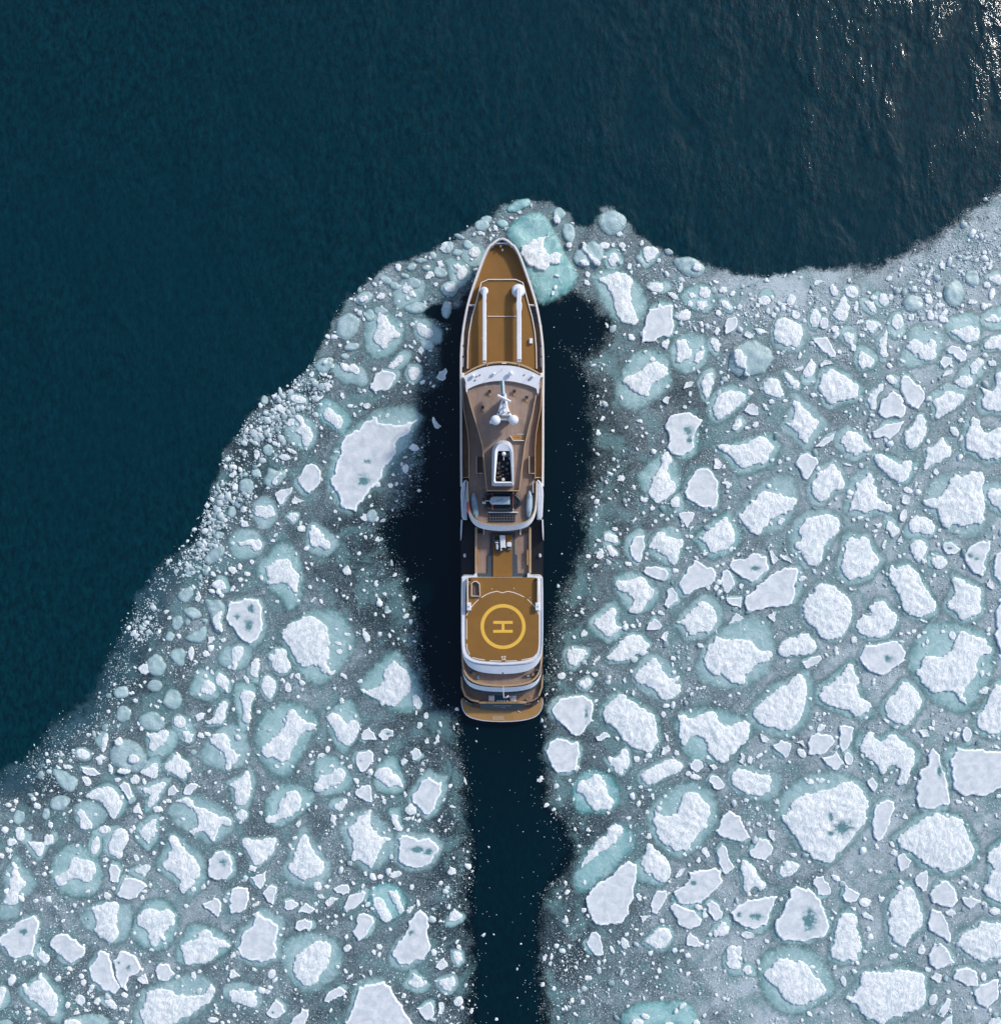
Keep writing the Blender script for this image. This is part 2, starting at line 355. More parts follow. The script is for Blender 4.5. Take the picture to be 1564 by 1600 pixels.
# survey of the ice: outlines read off the photograph tile by tile (origin x, origin y, zoom)
ICE = """
T 500 300 6.015
g e 415 1000 92 66 -30
+w e 415 1010 46 24 -30
s 572 982 38 38
w 775,900 825,842 882,895 850,925 810,960 770,925 ; F 690,960 760,840 900,810 980,840 985,950 920,1060 800,1100 700,1060 | square white block tilted on a teal shelf at the upper left ice edge # square white block at the upper left ice edge
+w 840,950 870,925 905,985 850,990
s 825 1003 25 18
g e 800 790 48 32 30
w 1000,780 1040,740 1085,780 1050,800 1005,825 985,810 ; f1.5
w 1100,650 1150,645 1170,690 1130,730 1110,690 ; f2.2
g e 1060 600 45 40 30
g e 950 645 62 28 0
g e 1215 520 48 66 20
g e 1310 420 62 26 25
w e 1450 565 60 48 0 ; f1.8,-10,20
w 1250,685 1330,690 1380,720 1385,780 1320,845 1285,800 1300,740 1255,705 ; f1.9,-40,0
g e 1220 915 95 82 -20
+w e 1220 910 52 40 0
w 560,1090 580,1140 640,1195 650,1230 700,1260 715,1310 765,1340 740,1375 690,1370 640,1420 600,1490 560,1440 520,1420 500,1370 520,1310 545,1260 535,1180 ; F 460,1110 600,1090 700,1180 800,1250 770,1400 700,1500 600,1564 480,1540 420,1440 430,1280 | spearhead shaped white floe in a broad pale teal foot left of the bow # spearhead floe left of the bow
g e 265 1265 132 130 0 | smooth round teal lump with no snow at the upper left ice edge # smooth round teal lump at the upper left edge
w 905,1235 985,1250 1005,1280 1065,1305 1060,1370 985,1378 925,1340 ; f1.7,20,0
s 760 1255 14 25
s 868 1245 18 22
s 985 1050 28 18
w 915,1480 950,1450 985,1490 960,1540 930,1510 ; f1.9,10,0
s 890 1415 25 12
s 855 1455 28 12 30
s 1085 870 22 22
w 1480,385 1510,370 1545,410 1530,430 ; f2.2,-10,5
g e 1520 320 78 60 0
s 1300 625 20 16
g e 375 920 26 30
s 190 1445 15 20
s 75 1360 25 18
s 1425 640 16 12
s 1010 705 26 14 -30
s 660 965 20 14
g e 1130 760 70 58 20
g e 880 860 78 58 0
g e 700 880 58 46 20
g e 620 830 62 44 10
g e 860 705 58 38 -20
g e 1000 715 46 34 0
g e 1390 500 60 48 30
g e 1290 570 58 38 0
g e 570 1120 72 48 10
g e 470 1160 58 62 0
g e 300 1455 82 46 -10
g e 905 1090 112 66 0
g e 1010 1440 72 56 0
g e 1190 1110 58 88 10
g e 235 1545 52 34 0
T 500 560 6.015
p 510,190 520,150 585,112 640,125 690,135 715,160 705,205 680,240 650,290 600,310 520,318 475,285 480,240 | smooth pale plate alone in grey slush above the biggest left hand floe # smooth plate above the star pond floe
w 640,75 700,20 740,-30 790,-20 780,30 730,70 690,105 645,95 ; f1.5,30,-10
w 825,150 835,100 870,80 935,90 935,160 900,205 870,215 845,190 ; f1.3
p 1095,180 1120,130 1185,95 1200,125 1180,160 1180,195 1155,212 1120,205
w 190,80 210,35 280,75 300,50 350,70 380,130 350,160 290,120 260,135 ; f1.9,0,50
s 965 225 30 18 -30
s 418 305 22 16
s 212 350 18 32 -15
s 797 325 20 18
p 410,430 460,420 480,440 465,470 430,475 405,455
w 30,520 60,465 100,465 150,520 215,570 220,610 190,670 150,660 100,600 50,580 ; fG1.6,10,-20
p 205,800 240,740 310,700 330,675 370,680 440,590 490,575 500,545 540,560 545,605 640,620 720,635 800,625 870,600 930,560 900,600 850,650 840,700 770,740 720,780 705,850 720,890 650,975 590,1040 585,1090 510,1200 460,1260 400,1350 340,1445 290,1420 250,1420 190,1370 200,1330 150,1240 105,1130 150,1040 160,970 205,905 195,850 ; F 170,820 300,660 430,600 500,520 650,480 760,460 830,460 890,500 945,560 945,640 890,720 850,790 800,870 700,950 640,1060 560,1160 460,1290 360,1440 280,1450 180,1400 80,1180 70,1060 130,900 ; o 412,1145,62,52 ; o 445,975,42,24 | largest floe left of the yacht, long white slab with a teal star shaped pond # largest left floe with the star shaped pond
w 1055,555 1075,550 1110,610 1145,640 1110,665 1075,650 1060,600 ; f2.0,5,0
w 780,1010 810,990 840,1015 835,1060 800,1085 775,1045 ; f1.4,-15,0
g e 487 1480 62 65
s 663 1195 20 26
s 153 880 16 24
s 330 540 14 14
T 300 560 6.015
g e 1245 65 85 85 0
+w e 1255 42 22 20 0
w e 1000 385 75 38 10 ; f1.15
g e 685 395 42 48
w 780,455 830,425 860,455 890,485 855,520 825,500 790,490 ; f2.0,20,-10
w 955,540 1040,540 1055,580 1060,620 1110,650 1140,710 1130,770 1100,830 1060,835 1035,790 1040,730 990,700 975,680 1010,650 1025,610 985,575 ; F 870,690 880,620 960,530 1060,540 1140,590 1180,700 1160,800 1080,860 1000,850 910,770 | white hourglass shaped snow ridge on a dark teal foot near the left ice edge # hourglass ridge near the left ice edge
s 1215 370 16 32
w e 1280 255 40 26 20
g e 862 785 28 40
s 785 800 32 20 20
g e 718 862 55 62
w e 875 932 52 32 10
g e 790 915 25 28
p 1000,1120 1040,1070 1070,1010 1130,990 1190,1030 1215,1070 1210,1150 1180,1210 1110,1270 1070,1250 1040,1210 1000,1170 | round crinkled grey white plate just left of the biggest left hand floe # round crinkled plate left of the star pond floe
g 705,1010 800,1050 890,1035 900,1100 850,1180 760,1240 690,1200 660,1150 700,1090
+w 840,1070 855,1080 810,1160 790,1195 770,1185 765,1150 800,1110
p 785,1270 830,1240 945,1212 935,1260 870,1330 830,1382 815,1350
p 970,1290 1000,1320 1055,1340 990,1370 945,1370 950,1320
g e 515 1205 80 90
g e 608 1080 50 55
w 590,1400 640,1378 690,1400 725,1375 770,1400 790,1470 770,1495 640,1490 590,1470 ; F 580,1380 640,1310 740,1310 800,1400 800,1500 740,1590 640,1590 590,1500
w 890,1490 930,1450 985,1455 1005,1480 975,1525 940,1540 920,1510 ; f1.15
s 495 1420 35 30
g e 380 1445 45 60
s 345 1300 22 45 10
s 410 1210 26 32
s 395 1020 35 22
s 390 1090 40 22 -20
s 315 1015 18 18
s 320 1520 18 26
s 262 1430 22 20
s 167 1480 20 18
g e 505 1095 30 30
s 1025 1550 14 22
s 1245 975 20 14
g e 740 530 24 26
g e 700 495 30 20
g e 675 560 30 24
s 1130 150 22 26
g e 1140 205 40 24 10
s 1295 175 26 16
s 560 640 22 16
s 640 710 20 16
T 200 820 6.015
w 1025,155 1070,165 1130,140 1210,145 1235,125 1265,190 1250,235 1220,250 1160,225 1165,190 1110,185 1060,205 ; F 960,120 1040,50 1150,40 1250,90 1300,200 1240,290 1100,320 1000,300 960,200
w 1300,400 1370,345 1450,320 1530,330 1545,400 1564,430 1620,470 1600,560 1600,640 1560,640 1520,580 1490,545 1400,550 1300,560 1330,510 1310,470 ; F 1205,420 1280,320 1400,170 1500,165 1600,260 1640,420 1645,560 1640,700 1570,800 1470,800 1430,680 1340,600 1240,520 | rough white mound on a tall pale teal foot above the large round left floe # rough mound on a tall teal foot
g e 825 280 128 60 -38 | long smooth teal grey ice lump lying aslant at the left ice edge # long teal lump aslant at the left ice edge
w 935,400 990,385 1040,440 1000,465 980,460 ; f1.8,-30,0
s 805 465 28 22
g e 840 405 22 20
s 757 420 24 26
g e 675 405 38 26 30
g e 575 445 38 45
s 1055 395 22 28
s 1060 515 28 18
g e 865 90 50 35
g e 685 490 25 35
w 790,550 850,515 900,525 935,605 860,615 800,580
s 880 660 20 30 -20
s 985 600 16 35 20
s 665 680 24 55 5
g 455,660 520,600 590,565 630,600 620,680 540,750 480,710
g e 612 825 90 60 20
g e 468 920 62 72 10
g e 565 915 35 32
g e 730 900 35 30
g 705,690 860,690 925,740 930,820 900,900 910,1000 880,1035 820,1010 780,920 750,800
+w 820,850 890,810 895,850 870,900 890,1010 850,980 810,900
p 945,760 975,720 1060,720 1150,695 1230,705 1250,760 1255,880 1270,990 1210,1080 1150,1115 1060,1060 1000,960 930,890 ; f1.12,15,10 ; o 1160,790,34,50 ; o 1140,940,42,62 ; o 1030,860,30,30 | white rimmed plate with two teal ponds in its hollow, left of the large round floe # white rimmed plate with two teal ponds
g 520,1080 600,1010 720,930 755,960 750,1060 680,1120 600,1110
g e 400 1050 50 50
s 480 1045 25 20
p 750,1125 765,1050 810,1050 820,1080 790,1110
s 900 1085 22 22
g 380,1190 520,1135 560,1200 540,1340 480,1330 400,1260
w e 600 1210 28 65 5
s 740 1215 30 35
s 640 1285 26 12 30
w 975,1220 990,1150 1060,1135 1095,1160 1080,1230 1040,1290 1010,1370 975,1360 990,1290 ; F 860,1220 930,1150 1060,1110 1180,1150 1150,1280 1050,1380 870,1310
g e 270 1320 105 108 0 | round knobbly grey green ice lump at the lower left ice edge # round knobbly lump at the lower left ice edge
w 1160,1300 1190,1255 1245,1255 1245,1330 1215,1390 1230,1430 1200,1440 1145,1395 1155,1350
w 1310,1230 1400,1165 1480,1165 1500,1200 1490,1240 1540,1310 1500,1390 1430,1400 1380,1370 1350,1290 ; f1.12
w 820,1480 850,1385 890,1400 960,1470 940,1560 870,1520 ; f1.3
w 690,1540 720,1465 760,1455 820,1500 825,1580 760,1600 690,1570 ; f1.9,-30,-20
s 1120 1455 22 40 -30
w 1255,1480 1310,1405 1390,1470 1395,1540 1370,1600 1340,1650 1300,1610 1270,1570 ; f1.15
s 1505 1530 36 48 -20
g e 260 1510 80 62
s 1390 100 26 18 -40
T 460 820 6.015
s 70 35 38 38
w 140,110 150,10 185,0 240,50 290,140 350,180 300,245 260,200 190,220 150,170 ; F 120,60 160,-30 230,-10 330,70 430,150 390,220 320,290 220,280 110,230 | jagged white floe on a triangular teal foot below the big star pond floe # jagged floe on a triangular teal foot
s 125 410 22 14 30
s 150 585 22 16
s 178 705 30 14 -45
s 255 720 14 30 -30
s 397 618 18 18
s 683 530 15 12
g e 868 795 28 45
s 1052 858 35 18 -40
s 1125 690 14 26
s 727 105 16 12
s 795 148 15 13
s 655 615 18 14
s 850 650 22 14
s 1065 515 12 20
s 1130 1095 20 10 20
s 925 998 20 9 30
s 590 1015 13 13
s 990 665 16 12
w -120,1000 -50,930 100,870 160,850 240,900 310,960 330,1050 330,1200 300,1300 340,1380 400,1360 350,1420 250,1380 230,1320 180,1310 90,1345 30,1290 -20,1200 -60,1120 -110,1060 ; F -130,1000 0,900 150,820 280,800 400,800 500,920 550,1040 570,1130 510,1240 430,1350 340,1450 250,1510 150,1480 60,1400 -30,1270 -120,1100 | large rounded white floe with a wide pale teal shelf on its right side # large rounded floe with a teal shelf
+w e 497 1030 30 18 0
+w e 425 1190 30 24 20
+w e 415 1115 35 15 25
w 0,1410 40,1390 110,1490 90,1510 60,1510
s 465 1420 40 18 30
s 380 1535 16 18
w 840,1380 880,1330 940,1265 990,1320 1060,1370 1090,1440 1100,1530 1060,1600 1000,1640 940,1714 880,1694 780,1640 700,1604 630,1564 620,1540 720,1550 800,1520 850,1460 ; F 600,1470 720,1360 860,1240 920,1190 1000,1200 1040,1290 1130,1400 1180,1564 1210,1700 1150,1745 1050,1760 950,1740 800,1680 650,1600 | pyramid shaped white floe with teal sides nearest the yacht's helideck on its left # pyramid floe left of the helideck
+w e 1150 1665 40 80 -10
T 0 1040 6.015
g e 1150 250 78 72
g e 1165 455 75 85
g e 1430 530 135 100
w 1370,620 1440,640 1560,590 1600,640 1560,730 1440,810 1400,770 1420,700 ; f1.5,30,40
s 1525 505 22 28
s 1335 590 22 22
g e 1210 840 178 185 0 | largest bare teal dome, speckled with snow, at the lower left ice edge # largest bare teal dome at the lower left
+w e 1180 985 60 26 0
+w e 1270 870 50 40 20
+w e 1130 710 34 40 0
w e 1045 970 18 50 -10
w e 785 830 65 50 30 ; f1.1
s 645 950 45 24 10
s 460 900 20 22
s 575 900 22 18
p 775,950 850,965 950,1015 880,1030 790,1000
w 770,1040 830,1045 870,1085 835,1140 790,1090
w 900,870 950,830 1015,865 990,885 920,895
w e 990 720 28 90 10
g 480,970 560,955 720,1040 760,1080 700,1200 620,1180 540,1110 | long dull green grey ice lump pointing down right at the far left edge # long dull green lump at the far left edge
g e 575 1285 100 85 -20
g e 185 1425 62 80
g e 440 1390 42 62
s 355 1315 38 26 20
s 480 1495 28 26
w 1310,995 1400,960 1450,910 1490,920 1490,1000 1440,1070 1400,1040 1350,1020
w 1220,1070 1270,1015 1320,1060 1300,1110 1250,1110
p 1125,1130 1170,1090 1220,1120 1240,1190 1260,1230 1220,1262 1190,1210 1150,1170
s 1360 1090 16 35 -15
w 800,1235 870,1170 1000,1125 1070,1150 1120,1220 1160,1290 1130,1370 1090,1445 1050,1430 1020,1370 990,1320 940,1270 870,1250 ; F 790,1230 880,1150 1020,1100 1120,1150 1210,1260 1170,1370 1090,1450 960,1300 | thick white crescent shaped floe curving round a teal bay at far left # thick crescent floe at far left
w 735,1345 780,1345 830,1430 885,1500 820,1545 760,1530 760,1440 ; F 690,1370 760,1280 880,1270 990,1350 1000,1440 900,1530 780,1550
w 1310,1150 1400,1150 1470,1110 1550,1090 1560,1110 1490,1200 1440,1310 1390,1270 1430,1220 1380,1190 ; f1.5
w 1255,1350 1300,1275 1320,1340 1350,1415 1310,1380 1260,1385
s 1490 1350 45 28
w e 990 1540 58 40
w 1330,1530 1400,1470 1480,1435 1470,1500 1460,1600 1400,1680 1370,1640 1320,1600 ; f1.5
w e 190 1550 40 35 0 ; f1.3
s 295 1525 14 24
s 155 1275 22 24
s 85 1310 30 20 20
g e 300 1220 40 24 30
s 350 1205 18 18
s 1475 385 26 14 30
s 1025 430 20 16
T 240 1080 6.015
g 75,100 110,20 150,-40 240,-20 285,60 275,150 180,190 110,150
w 820,10 870,-10 930,0 965,40 915,130 920,270 880,310 830,270 850,190 840,120 ; f1.5,-30,0
w 485,285 570,250 590,180 640,100 680,90 705,130 680,190 665,290 600,305 520,312 ; f1.15
w e 250 285 60 55 0 ; F 180,260 240,220 340,250 400,360 380,460 320,500 240,430 190,340
+w 270,380 330,370 385,400 340,495 300,470
w 530,450 560,405 660,395 700,420 720,500 750,560 830,600 780,660 720,740 680,745 690,660 670,580 600,530 540,490 ; F 420,600 520,440 620,340 760,290 870,400 900,520 900,620 800,720 680,750 560,720 440,640 | white bone shaped snow ridge across a dark teal foot in the lower left field # bone shaped ridge in the lower left
w 1260,180 1330,165 1370,250 1450,290 1540,310 1510,360 1430,370 1360,430 1340,500 1290,570 1280,640 1210,670 1130,620 1020,600 1020,520 1090,480 1180,400 1250,300 ; F 960,380 1010,250 1130,140 1280,100 1400,130 1540,230 1560,340 1480,440 1420,560 1350,700 1280,800 1180,800 1080,740 1020,640 970,520 | big egg shaped teal foot carrying a diagonal white ridge, left of the heart floe # big egg shaped teal floe with a diagonal ridge
w 100,690 170,640 210,585 270,635 330,660 340,700 310,740 315,800 280,830 210,780 120,750 ; f1.12
s 450 415 34 25
g e 380 575 35 35
s 75 262 22 26
w e 10 750 35 75 0
w -60,1050 0,900 100,850 130,870 60,960 20,1060 -40,1100 ; f1.3
p 140,980 150,910 190,880 245,940 200,970
p 290,960 310,890 360,860 425,880 380,930 320,970
s 50 1110 40 28 -20
s 145 1030 32 16
w 715,870 760,850 840,800 865,745 900,750 915,830 920,900 880,1060 820,1075 770,1060 765,960 760,900 720,890 ; f1.3
w 190,1040 300,990 345,1000 390,1090 480,1095 560,1140 620,1180 680,1170 745,1245 700,1270 650,1240 610,1290 600,1340 570,1425 530,1380 480,1310 420,1320 380,1360 330,1310 380,1290 430,1270 420,1180 400,1130 330,1080 280,1050 ; F 160,1080 300,960 450,980 650,1080 770,1200 740,1310 640,1400 530,1440 400,1370 260,1290 150,1190 | sprawling four armed white floe on a teal foot in the lower left field # sprawling four armed floe in the lower left
w 765,1165 830,1105 885,1135 885,1180 840,1225 790,1195 ; f1.1
w 1045,1230 1080,1160 1150,1165 1180,1100 1180,1040 1245,1000 1245,950 1300,935 1360,940 1390,1010 1385,1090 1330,1140 1240,1190 1160,1210 1140,1240 ; F 1050,1100 1090,980 1180,880 1320,870 1480,940 1520,1030 1450,1110 1330,1200 1200,1280 1060,1240 | white mitten shaped floe with a tail at lower left on a round teal foot # mitten shaped floe
w 825,1400 880,1375 980,1405 1060,1380 1165,1370 1140,1450 1120,1530 1060,1580 1000,1630 960,1640 930,1600 880,1500 ; f1.12 | broad tooth shaped white floe narrowing downwards below the mitten shaped floe # tooth shaped floe
s 800 365 20 16
s 990 195 20 22
s 890 350 22 12
s 1475 605 18 20
T 490 1080 6.015
w 120,240 180,195 240,220 280,270 310,310 370,265 420,290 440,330 400,430 370,480 320,520 260,480 210,420 190,360 140,290 ; F 115,230 220,130 330,70 380,110 420,230 445,330 400,460 330,560 280,590 220,540 180,440 150,350 | heart shaped white floe with a pointed teal top and bottom left of the stern # heart shaped floe left of the stern
p 450,415 470,370 525,345 595,450 460,452
p 610,415 640,365 700,350 750,370 750,420 700,450 650,460 ; o 700,400,26,15
g e 475 475 20 20
s 995 320 22 36
w 1120,495 1150,430 1175,400 1185,470 1150,495
p 400,640 415,580 470,570 520,550 560,580 565,660 510,720 465,760 430,730 ; o 440,650,14,18
s 70 605 24 42
s 345 710 20 24
w 0,880 70,785 130,790 200,740 265,715 310,780 270,860 190,890 130,900 30,960 ; F 10,760 30,620 130,590 260,650 370,820 340,920 200,970 40,980
w 570,810 580,750 650,715 710,712 750,780 790,780 830,860 845,910 790,885 750,885 710,905 640,850 ; F 560,880 600,700 700,620 790,620 840,800 850,920 780,960 660,960
p 905,570 960,530 1015,600 970,640 930,645
p 820,650 850,625 890,655 860,680 845,700 825,685
s 1015 740 24 16
s 405 845 20 35 -20
p 390,960 410,920 450,885 530,885 545,1045 480,1020 | small smooth quarter disc plate left of the wake channel # small quarter disc plate
s 660 1020 45 20
w 185,1080 230,1050 300,1000 325,1045 280,1090 265,1130 220,1110
p 925,980 980,930 1010,850 1075,805 1140,850 1205,850 1200,950 1160,1020 1140,1100 1070,1160 1030,1140 1000,1090 930,1040 ; f1.3,10,-15 | upright oval white plate nearest the wake channel on its left side # upright oval plate left of the wake
w 725,1155 800,1165 790,1210 850,1300 780,1315 740,1230
w 315,1290 400,1240 420,1170 480,1160 520,1110 550,1115 530,1200 540,1290 620,1370 700,1370 735,1390 650,1430 620,1500 590,1564 560,1640 535,1670 490,1620 430,1580 370,1600 350,1560 380,1480 ; F 230,1300 300,1180 500,1090 620,1180 760,1350 780,1450 700,1590 600,1680 450,1690 380,1600 320,1480 | tall spiky white floe with a chimney like tip on a round teal foot # tall spiky floe with a chimney tip
s 1320 340 8 28 -15
s 1425 840 12 35 -15
s 1285 890 16 24
s 1305 1085 30 12
s 860 965 14 32 -15
s 1060 230 26 26
s 1190 310 26 16
s 265 88 22 30
s 140 160 24 14 -20
s 1110 1310 22 18
g e 700 1285 14 36 -35
T 0 1300 5.333
s 103 82 28 45
w e 175 25 38 48 0
s 80 152 34 22
w 235,75 290,80 330,85 370,90 380,20 440,15 455,70 440,100 380,110 360,190 325,205 295,160 260,110 ; f1.3
w 95,250 130,245 165,350 190,390 230,435 190,470 155,500 160,590 85,610 25,590 60,510 90,470 80,400 110,340 ; f1.7 ; o 97,505,10,15
w 455,375 520,345 580,310 590,240 645,205 680,230 740,225 810,290 780,370 745,425 660,385 600,390 550,440 500,450 465,420 ; F 420,330 470,190 560,110 680,90 800,180 860,320 850,430 790,520 650,550 540,510 450,440 | white humpbacked floe inside a big round teal foot near the left frame edge # humpbacked floe at far left
w e 800 115 38 75 10 ; f1.35
w 905,130 930,60 940,20 1000,-40 1060,-20 1080,40 1060,100 1030,150 1015,225 960,205 920,180
s 1140 212 28 20
s 885 235 25 20
p 915,310 930,265 980,275 1010,320 990,415 925,400
w 1115,320 1160,290 1230,265 1270,290 1210,375 1180,350
p 980,520 1010,460 1045,375 1130,385 1190,415 1235,450 1150,540 1080,560 1010,540
s 895 530 32 28
s 1190 545 22 22
s 950 470 18 16
p 0,900 50,850 130,790 200,730 290,695 330,740 320,810 300,920 260,1020 200,1030 130,1050 70,980 20,940 ; f1.15 ; o 200,830,40,30 | triangular white plate with a grey hollow touching the left frame edge # triangular plate at the left frame edge
p 425,920 470,860 570,850 640,890 715,965 690,1040 600,1090 540,1050 470,975 | smooth shield shaped plate beside the cracked pair in the lower left corner # shield shaped plate in the lower left corner
w 305,1020 345,950 370,1000 425,1050 390,1100 350,1070
w 750,635 850,600 920,580 1000,585 980,680 975,780 1000,860 935,930 880,890 820,860 810,740 790,660 ; F 660,720 760,600 900,570 1100,590 1110,760 1060,900 930,930 820,860 700,790 | white axe head shaped floe between teal wings above the cracked pair # axe head floe above the cracked pair
w 1140,740 1190,650 1260,630 1340,660 1400,630 1469,695 1400,800 1352,881 1310,950 1280,955 1245,900 1240,820 1180,790 ; F 1090,860 1130,720 1230,560 1400,560 1480,680 1490,800 1420,950 1320,990 1180,950 | T shaped white floe on a pale teal foot right of the axe head floe # T shaped floe right of the axe head floe
p 750,1125 800,1070 820,1000 915,1010 935,1120 970,1230 1010,1290 965,1345 870,1310 785,1240 | left half of a cracked white plate, split by a thin dark crack # left half of the cracked plate
p 945,1080 1000,1000 1070,1000 1160,1080 1180,1130 1140,1180 1080,1200 1070,1320 1020,1290 970,1190 ; o 990,1085,18,12 ; o 1075,1130,20,28 | right half of a cracked white plate, pierced by two dark round holes # right half of the cracked plate
s 105 1232 38 45 20
p 1150,1220 1215,1175 1240,1260 1200,1265
p 1300,1150 1340,1095 1400,1100 1459,1180 1400,1235 1330,1225
w 190,1300 290,1250 340,1190 380,1220 430,1290 490,1370 480,1500 440,1545 380,1480 310,1420 230,1370 ; f1.3,10,20 | wedge shaped white floe pointing down right in the bottom left corner # wedge shaped floe in the bottom left corner
w -20,1290 30,1285 60,1310 40,1380 0,1460 -40,1440
s 675 1400 42 45
s 815 1410 25 32
w 865,1400 930,1385 980,1450 965,1485 910,1440
s 1045 1355 32 18 30
s 1050 1475 30 14 30
s 700 1255 28 25
s 680 1200 22 20
s 585 1137 24 16
s 760 1320 14 22
s 485 1220 22 22
s 320 1095 22 12
g e 720 1585 200 90 0
+w e 620 1590 70 40 0
g e 50 1590 70 36
T 250 1320 5.714
w 95,70 110,0 70,-60 130,-90 190,0 240,60 320,110 365,270 300,360 210,440 170,390 200,320 130,260 15,180 ; f1.35 | ragged white floe leaning down right beside the small plate with a teal pit # ragged leaning floe beside the pitted plate
p 435,220 440,130 480,90 500,60 580,50 630,90 645,150 640,200 650,240 600,300 520,312 440,280 ; o 565,150,42,32 | small upright white plate with a dark teal pit near its top # small pitted plate in the lower left
p 810,285 870,265 950,225 945,320 900,390 850,330
p 920,430 960,380 1000,360 1045,380 1020,460 1015,530 960,500
p 620,480 640,410 700,370 790,390 795,470 770,570 720,600 640,610 620,550 650,520
p 385,525 490,470 550,520 550,590 520,645 470,600
p 1110,560 1120,500 1180,490 1240,530 1150,580
p 1235,600 1300,515 1385,575 1340,610
p 1210,740 1230,680 1300,655 1360,680 1355,740 1250,765
w 1140,200 1200,120 1220,20 1260,-80 1320,-90 1340,0 1390,80 1465,160 1440,270 1330,300 1220,290 ; f1.4,0,0 | steep sided white floe on a teal foot under the mitten shaped floe # steep sided floe under the mitten floe
s 1410 368 42 35
s 1435 460 28 18 20
w 185,900 240,860 310,860 370,760 450,760 520,840 640,890 620,920 520,910 490,1010 400,1060 300,1060 240,1075 210,1010 ; F 130,1000 180,850 260,720 360,700 500,750 620,830 650,910 560,990 420,1050 240,1090 | soft edged white whale shaped mound with teal skirts in the lower left field # whale shaped mound in the lower left
p 695,920 730,830 760,770 840,720 850,660 895,620 970,660 1060,720 1040,810 1020,870 1050,930 1020,1000 900,1045 800,1020 740,1000 ; f1.25,15,-15 | large greyish white plate with a scalloped upper left edge beside the whale shaped mound # scalloped grey plate beside the whale mound
s 660 985 24 30
p 630,1120 670,1120 720,1170 630,1180
s 1000 1155 45 38
s 845 1112 26 14
s 600 1095 14 22 20
s 855 530 16 40
s 390 375 18 25
s 655 770 22 12
w 1200,1020 1260,960 1340,890 1420,850 1486,860 1538,920 1490,1100 1420,1170 1400,1240 1320,1265 1240,1200 1190,1120 ; F 1080,900 1200,800 1350,790 1480,800 1600,880 1640,1000 1600,1150 1500,1220 1420,1290 1320,1320 1200,1250 1100,1100 | rough white heap centred on a round teal foot near the bottom left of the wake # rough heap left of the lower wake
w 610,1320 640,1290 730,1275 820,1310 860,1290 875,1380 860,1440 820,1455 750,1420 640,1400 ; f1.3,0,-25
p 955,1490 1000,1430 1040,1375 1100,1430 1120,1490 1030,1545 970,1520 ; o 1010,1495,15,12
w 485,1470 510,1425 535,1510 500,1500
p e 475 1560 50 24
s 945 1310 20 45
p 1140,1620 1200,1540 1260,1500 1270,1460 1330,1465 1325,1530 1290,1600 1250,1650
w -186,1493 -120,1390 -110,1300 -20,1280 60,1290 120,1300 140,1340 280,1350 390,1340 420,1290 460,1230 500,1290 480,1360 370,1450 270,1520 130,1600 0,1640 -120,1620 -150,1560 ; F -230,1480 -160,1280 60,1220 200,1150 340,1150 480,1220 510,1320 400,1470 200,1600 0,1680 -220,1640 | very large white floe with a teal bay, cut by the bottom frame edge # very large floe at the bottom left edge
T 500 1320 5.714
p 120,390 190,355 250,355 260,430 210,445 150,425
p 45,510 90,470 170,475 120,520 75,550
p 215,560 240,500 300,440 380,405 410,430 380,500 300,570 240,600
s 430 530 24 28
p 290,770 330,720 345,620 390,605 470,640 485,690 430,780 380,830 345,855 310,800 | smooth grey white trapezoid plate below left of the glowing twin blocks # smooth trapezoid plate by the twin blocks
w 470,470 560,475 600,560 640,620 630,680 570,690 520,610 475,540 ; FG 430,430 500,360 620,340 720,390 760,500 750,610 660,650 600,700 520,640 450,540 | twin bright white blocks leaning over a vivid turquoise hollow # twin blocks over a vivid turquoise hollow
+w 610,410 680,400 720,470 745,600 715,620 680,560 640,480
w 775,620 800,560 850,530 820,590
p 650,980 690,880 740,820 790,740 790,680 850,610 900,575 950,620 975,720 970,850 980,940 930,1020 800,1065 700,1045 ; o 815,780,30,25 | smooth teardrop plate with one dark round hole beside the twin blocks # teardrop plate with one round hole
w 1145,680 1160,610 1200,560 1240,600 1275,630 1250,660 1200,680
w 1180,950 1260,955 1275,1020 1230,1075 1200,1020 ; f1.3
p 1030,1090 1060,1040 1110,1010 1140,1080 1080,1115
w 785,1220 830,1190 820,1140 870,1160 920,1220 960,1210 920,1270 860,1280 800,1250 ; f1.5
w 1050,1220 1110,1190 1190,1170 1215,1240 1160,1310 1100,1290 ; f1.3
s 750 1345 22 22
s 530 910 28 25
s 530 980 16 25 20
s 270 1175 35 15 -35
p 40,1390 60,1340 180,1265 240,1305 160,1350 80,1405
p 230,1620 280,1480 330,1340 350,1265 480,1240 575,1215 660,1330 750,1480 830,1600 700,1720 400,1720 | large flat straight edged plate cut by the bottom frame edge left of the wake # large flat plate at the bottom edge
p 860,1455 930,1430 980,1400 1015,1450 1000,1545 940,1555 900,1500
p 1050,1500 1060,1410 1100,1405 1110,1450 1090,1510
s 1240 1400 45 50
s 1080 340 20 22
s 710 345 14 22 -30
s 540 285 22 26
s 485 300 20 22
s 1355 1480 18 22
p 720,0 700,130 770,185 830,200 940,180 1000,130 1020,80 1060,30 1030,-20 960,-60 880,-40 770,-90 700,-60 ; f1.25,0,-10 ; o 860,40,75,30 ; o 960,60,40,34 | white rimmed plate with a long teal pool left of the wake, below the oval plate # white rimmed plate with a long teal pool
T 770 300 6.015
G 100,360 150,275 280,190 400,150 500,190 570,280 590,340 650,430 700,560 770,660 830,760 810,880 740,960 640,1010 500,1085 420,1080 300,900 200,600 110,450 | huge pale turquoise floe pushed against the bow, with a white snow patch # huge turquoise floe against the bow
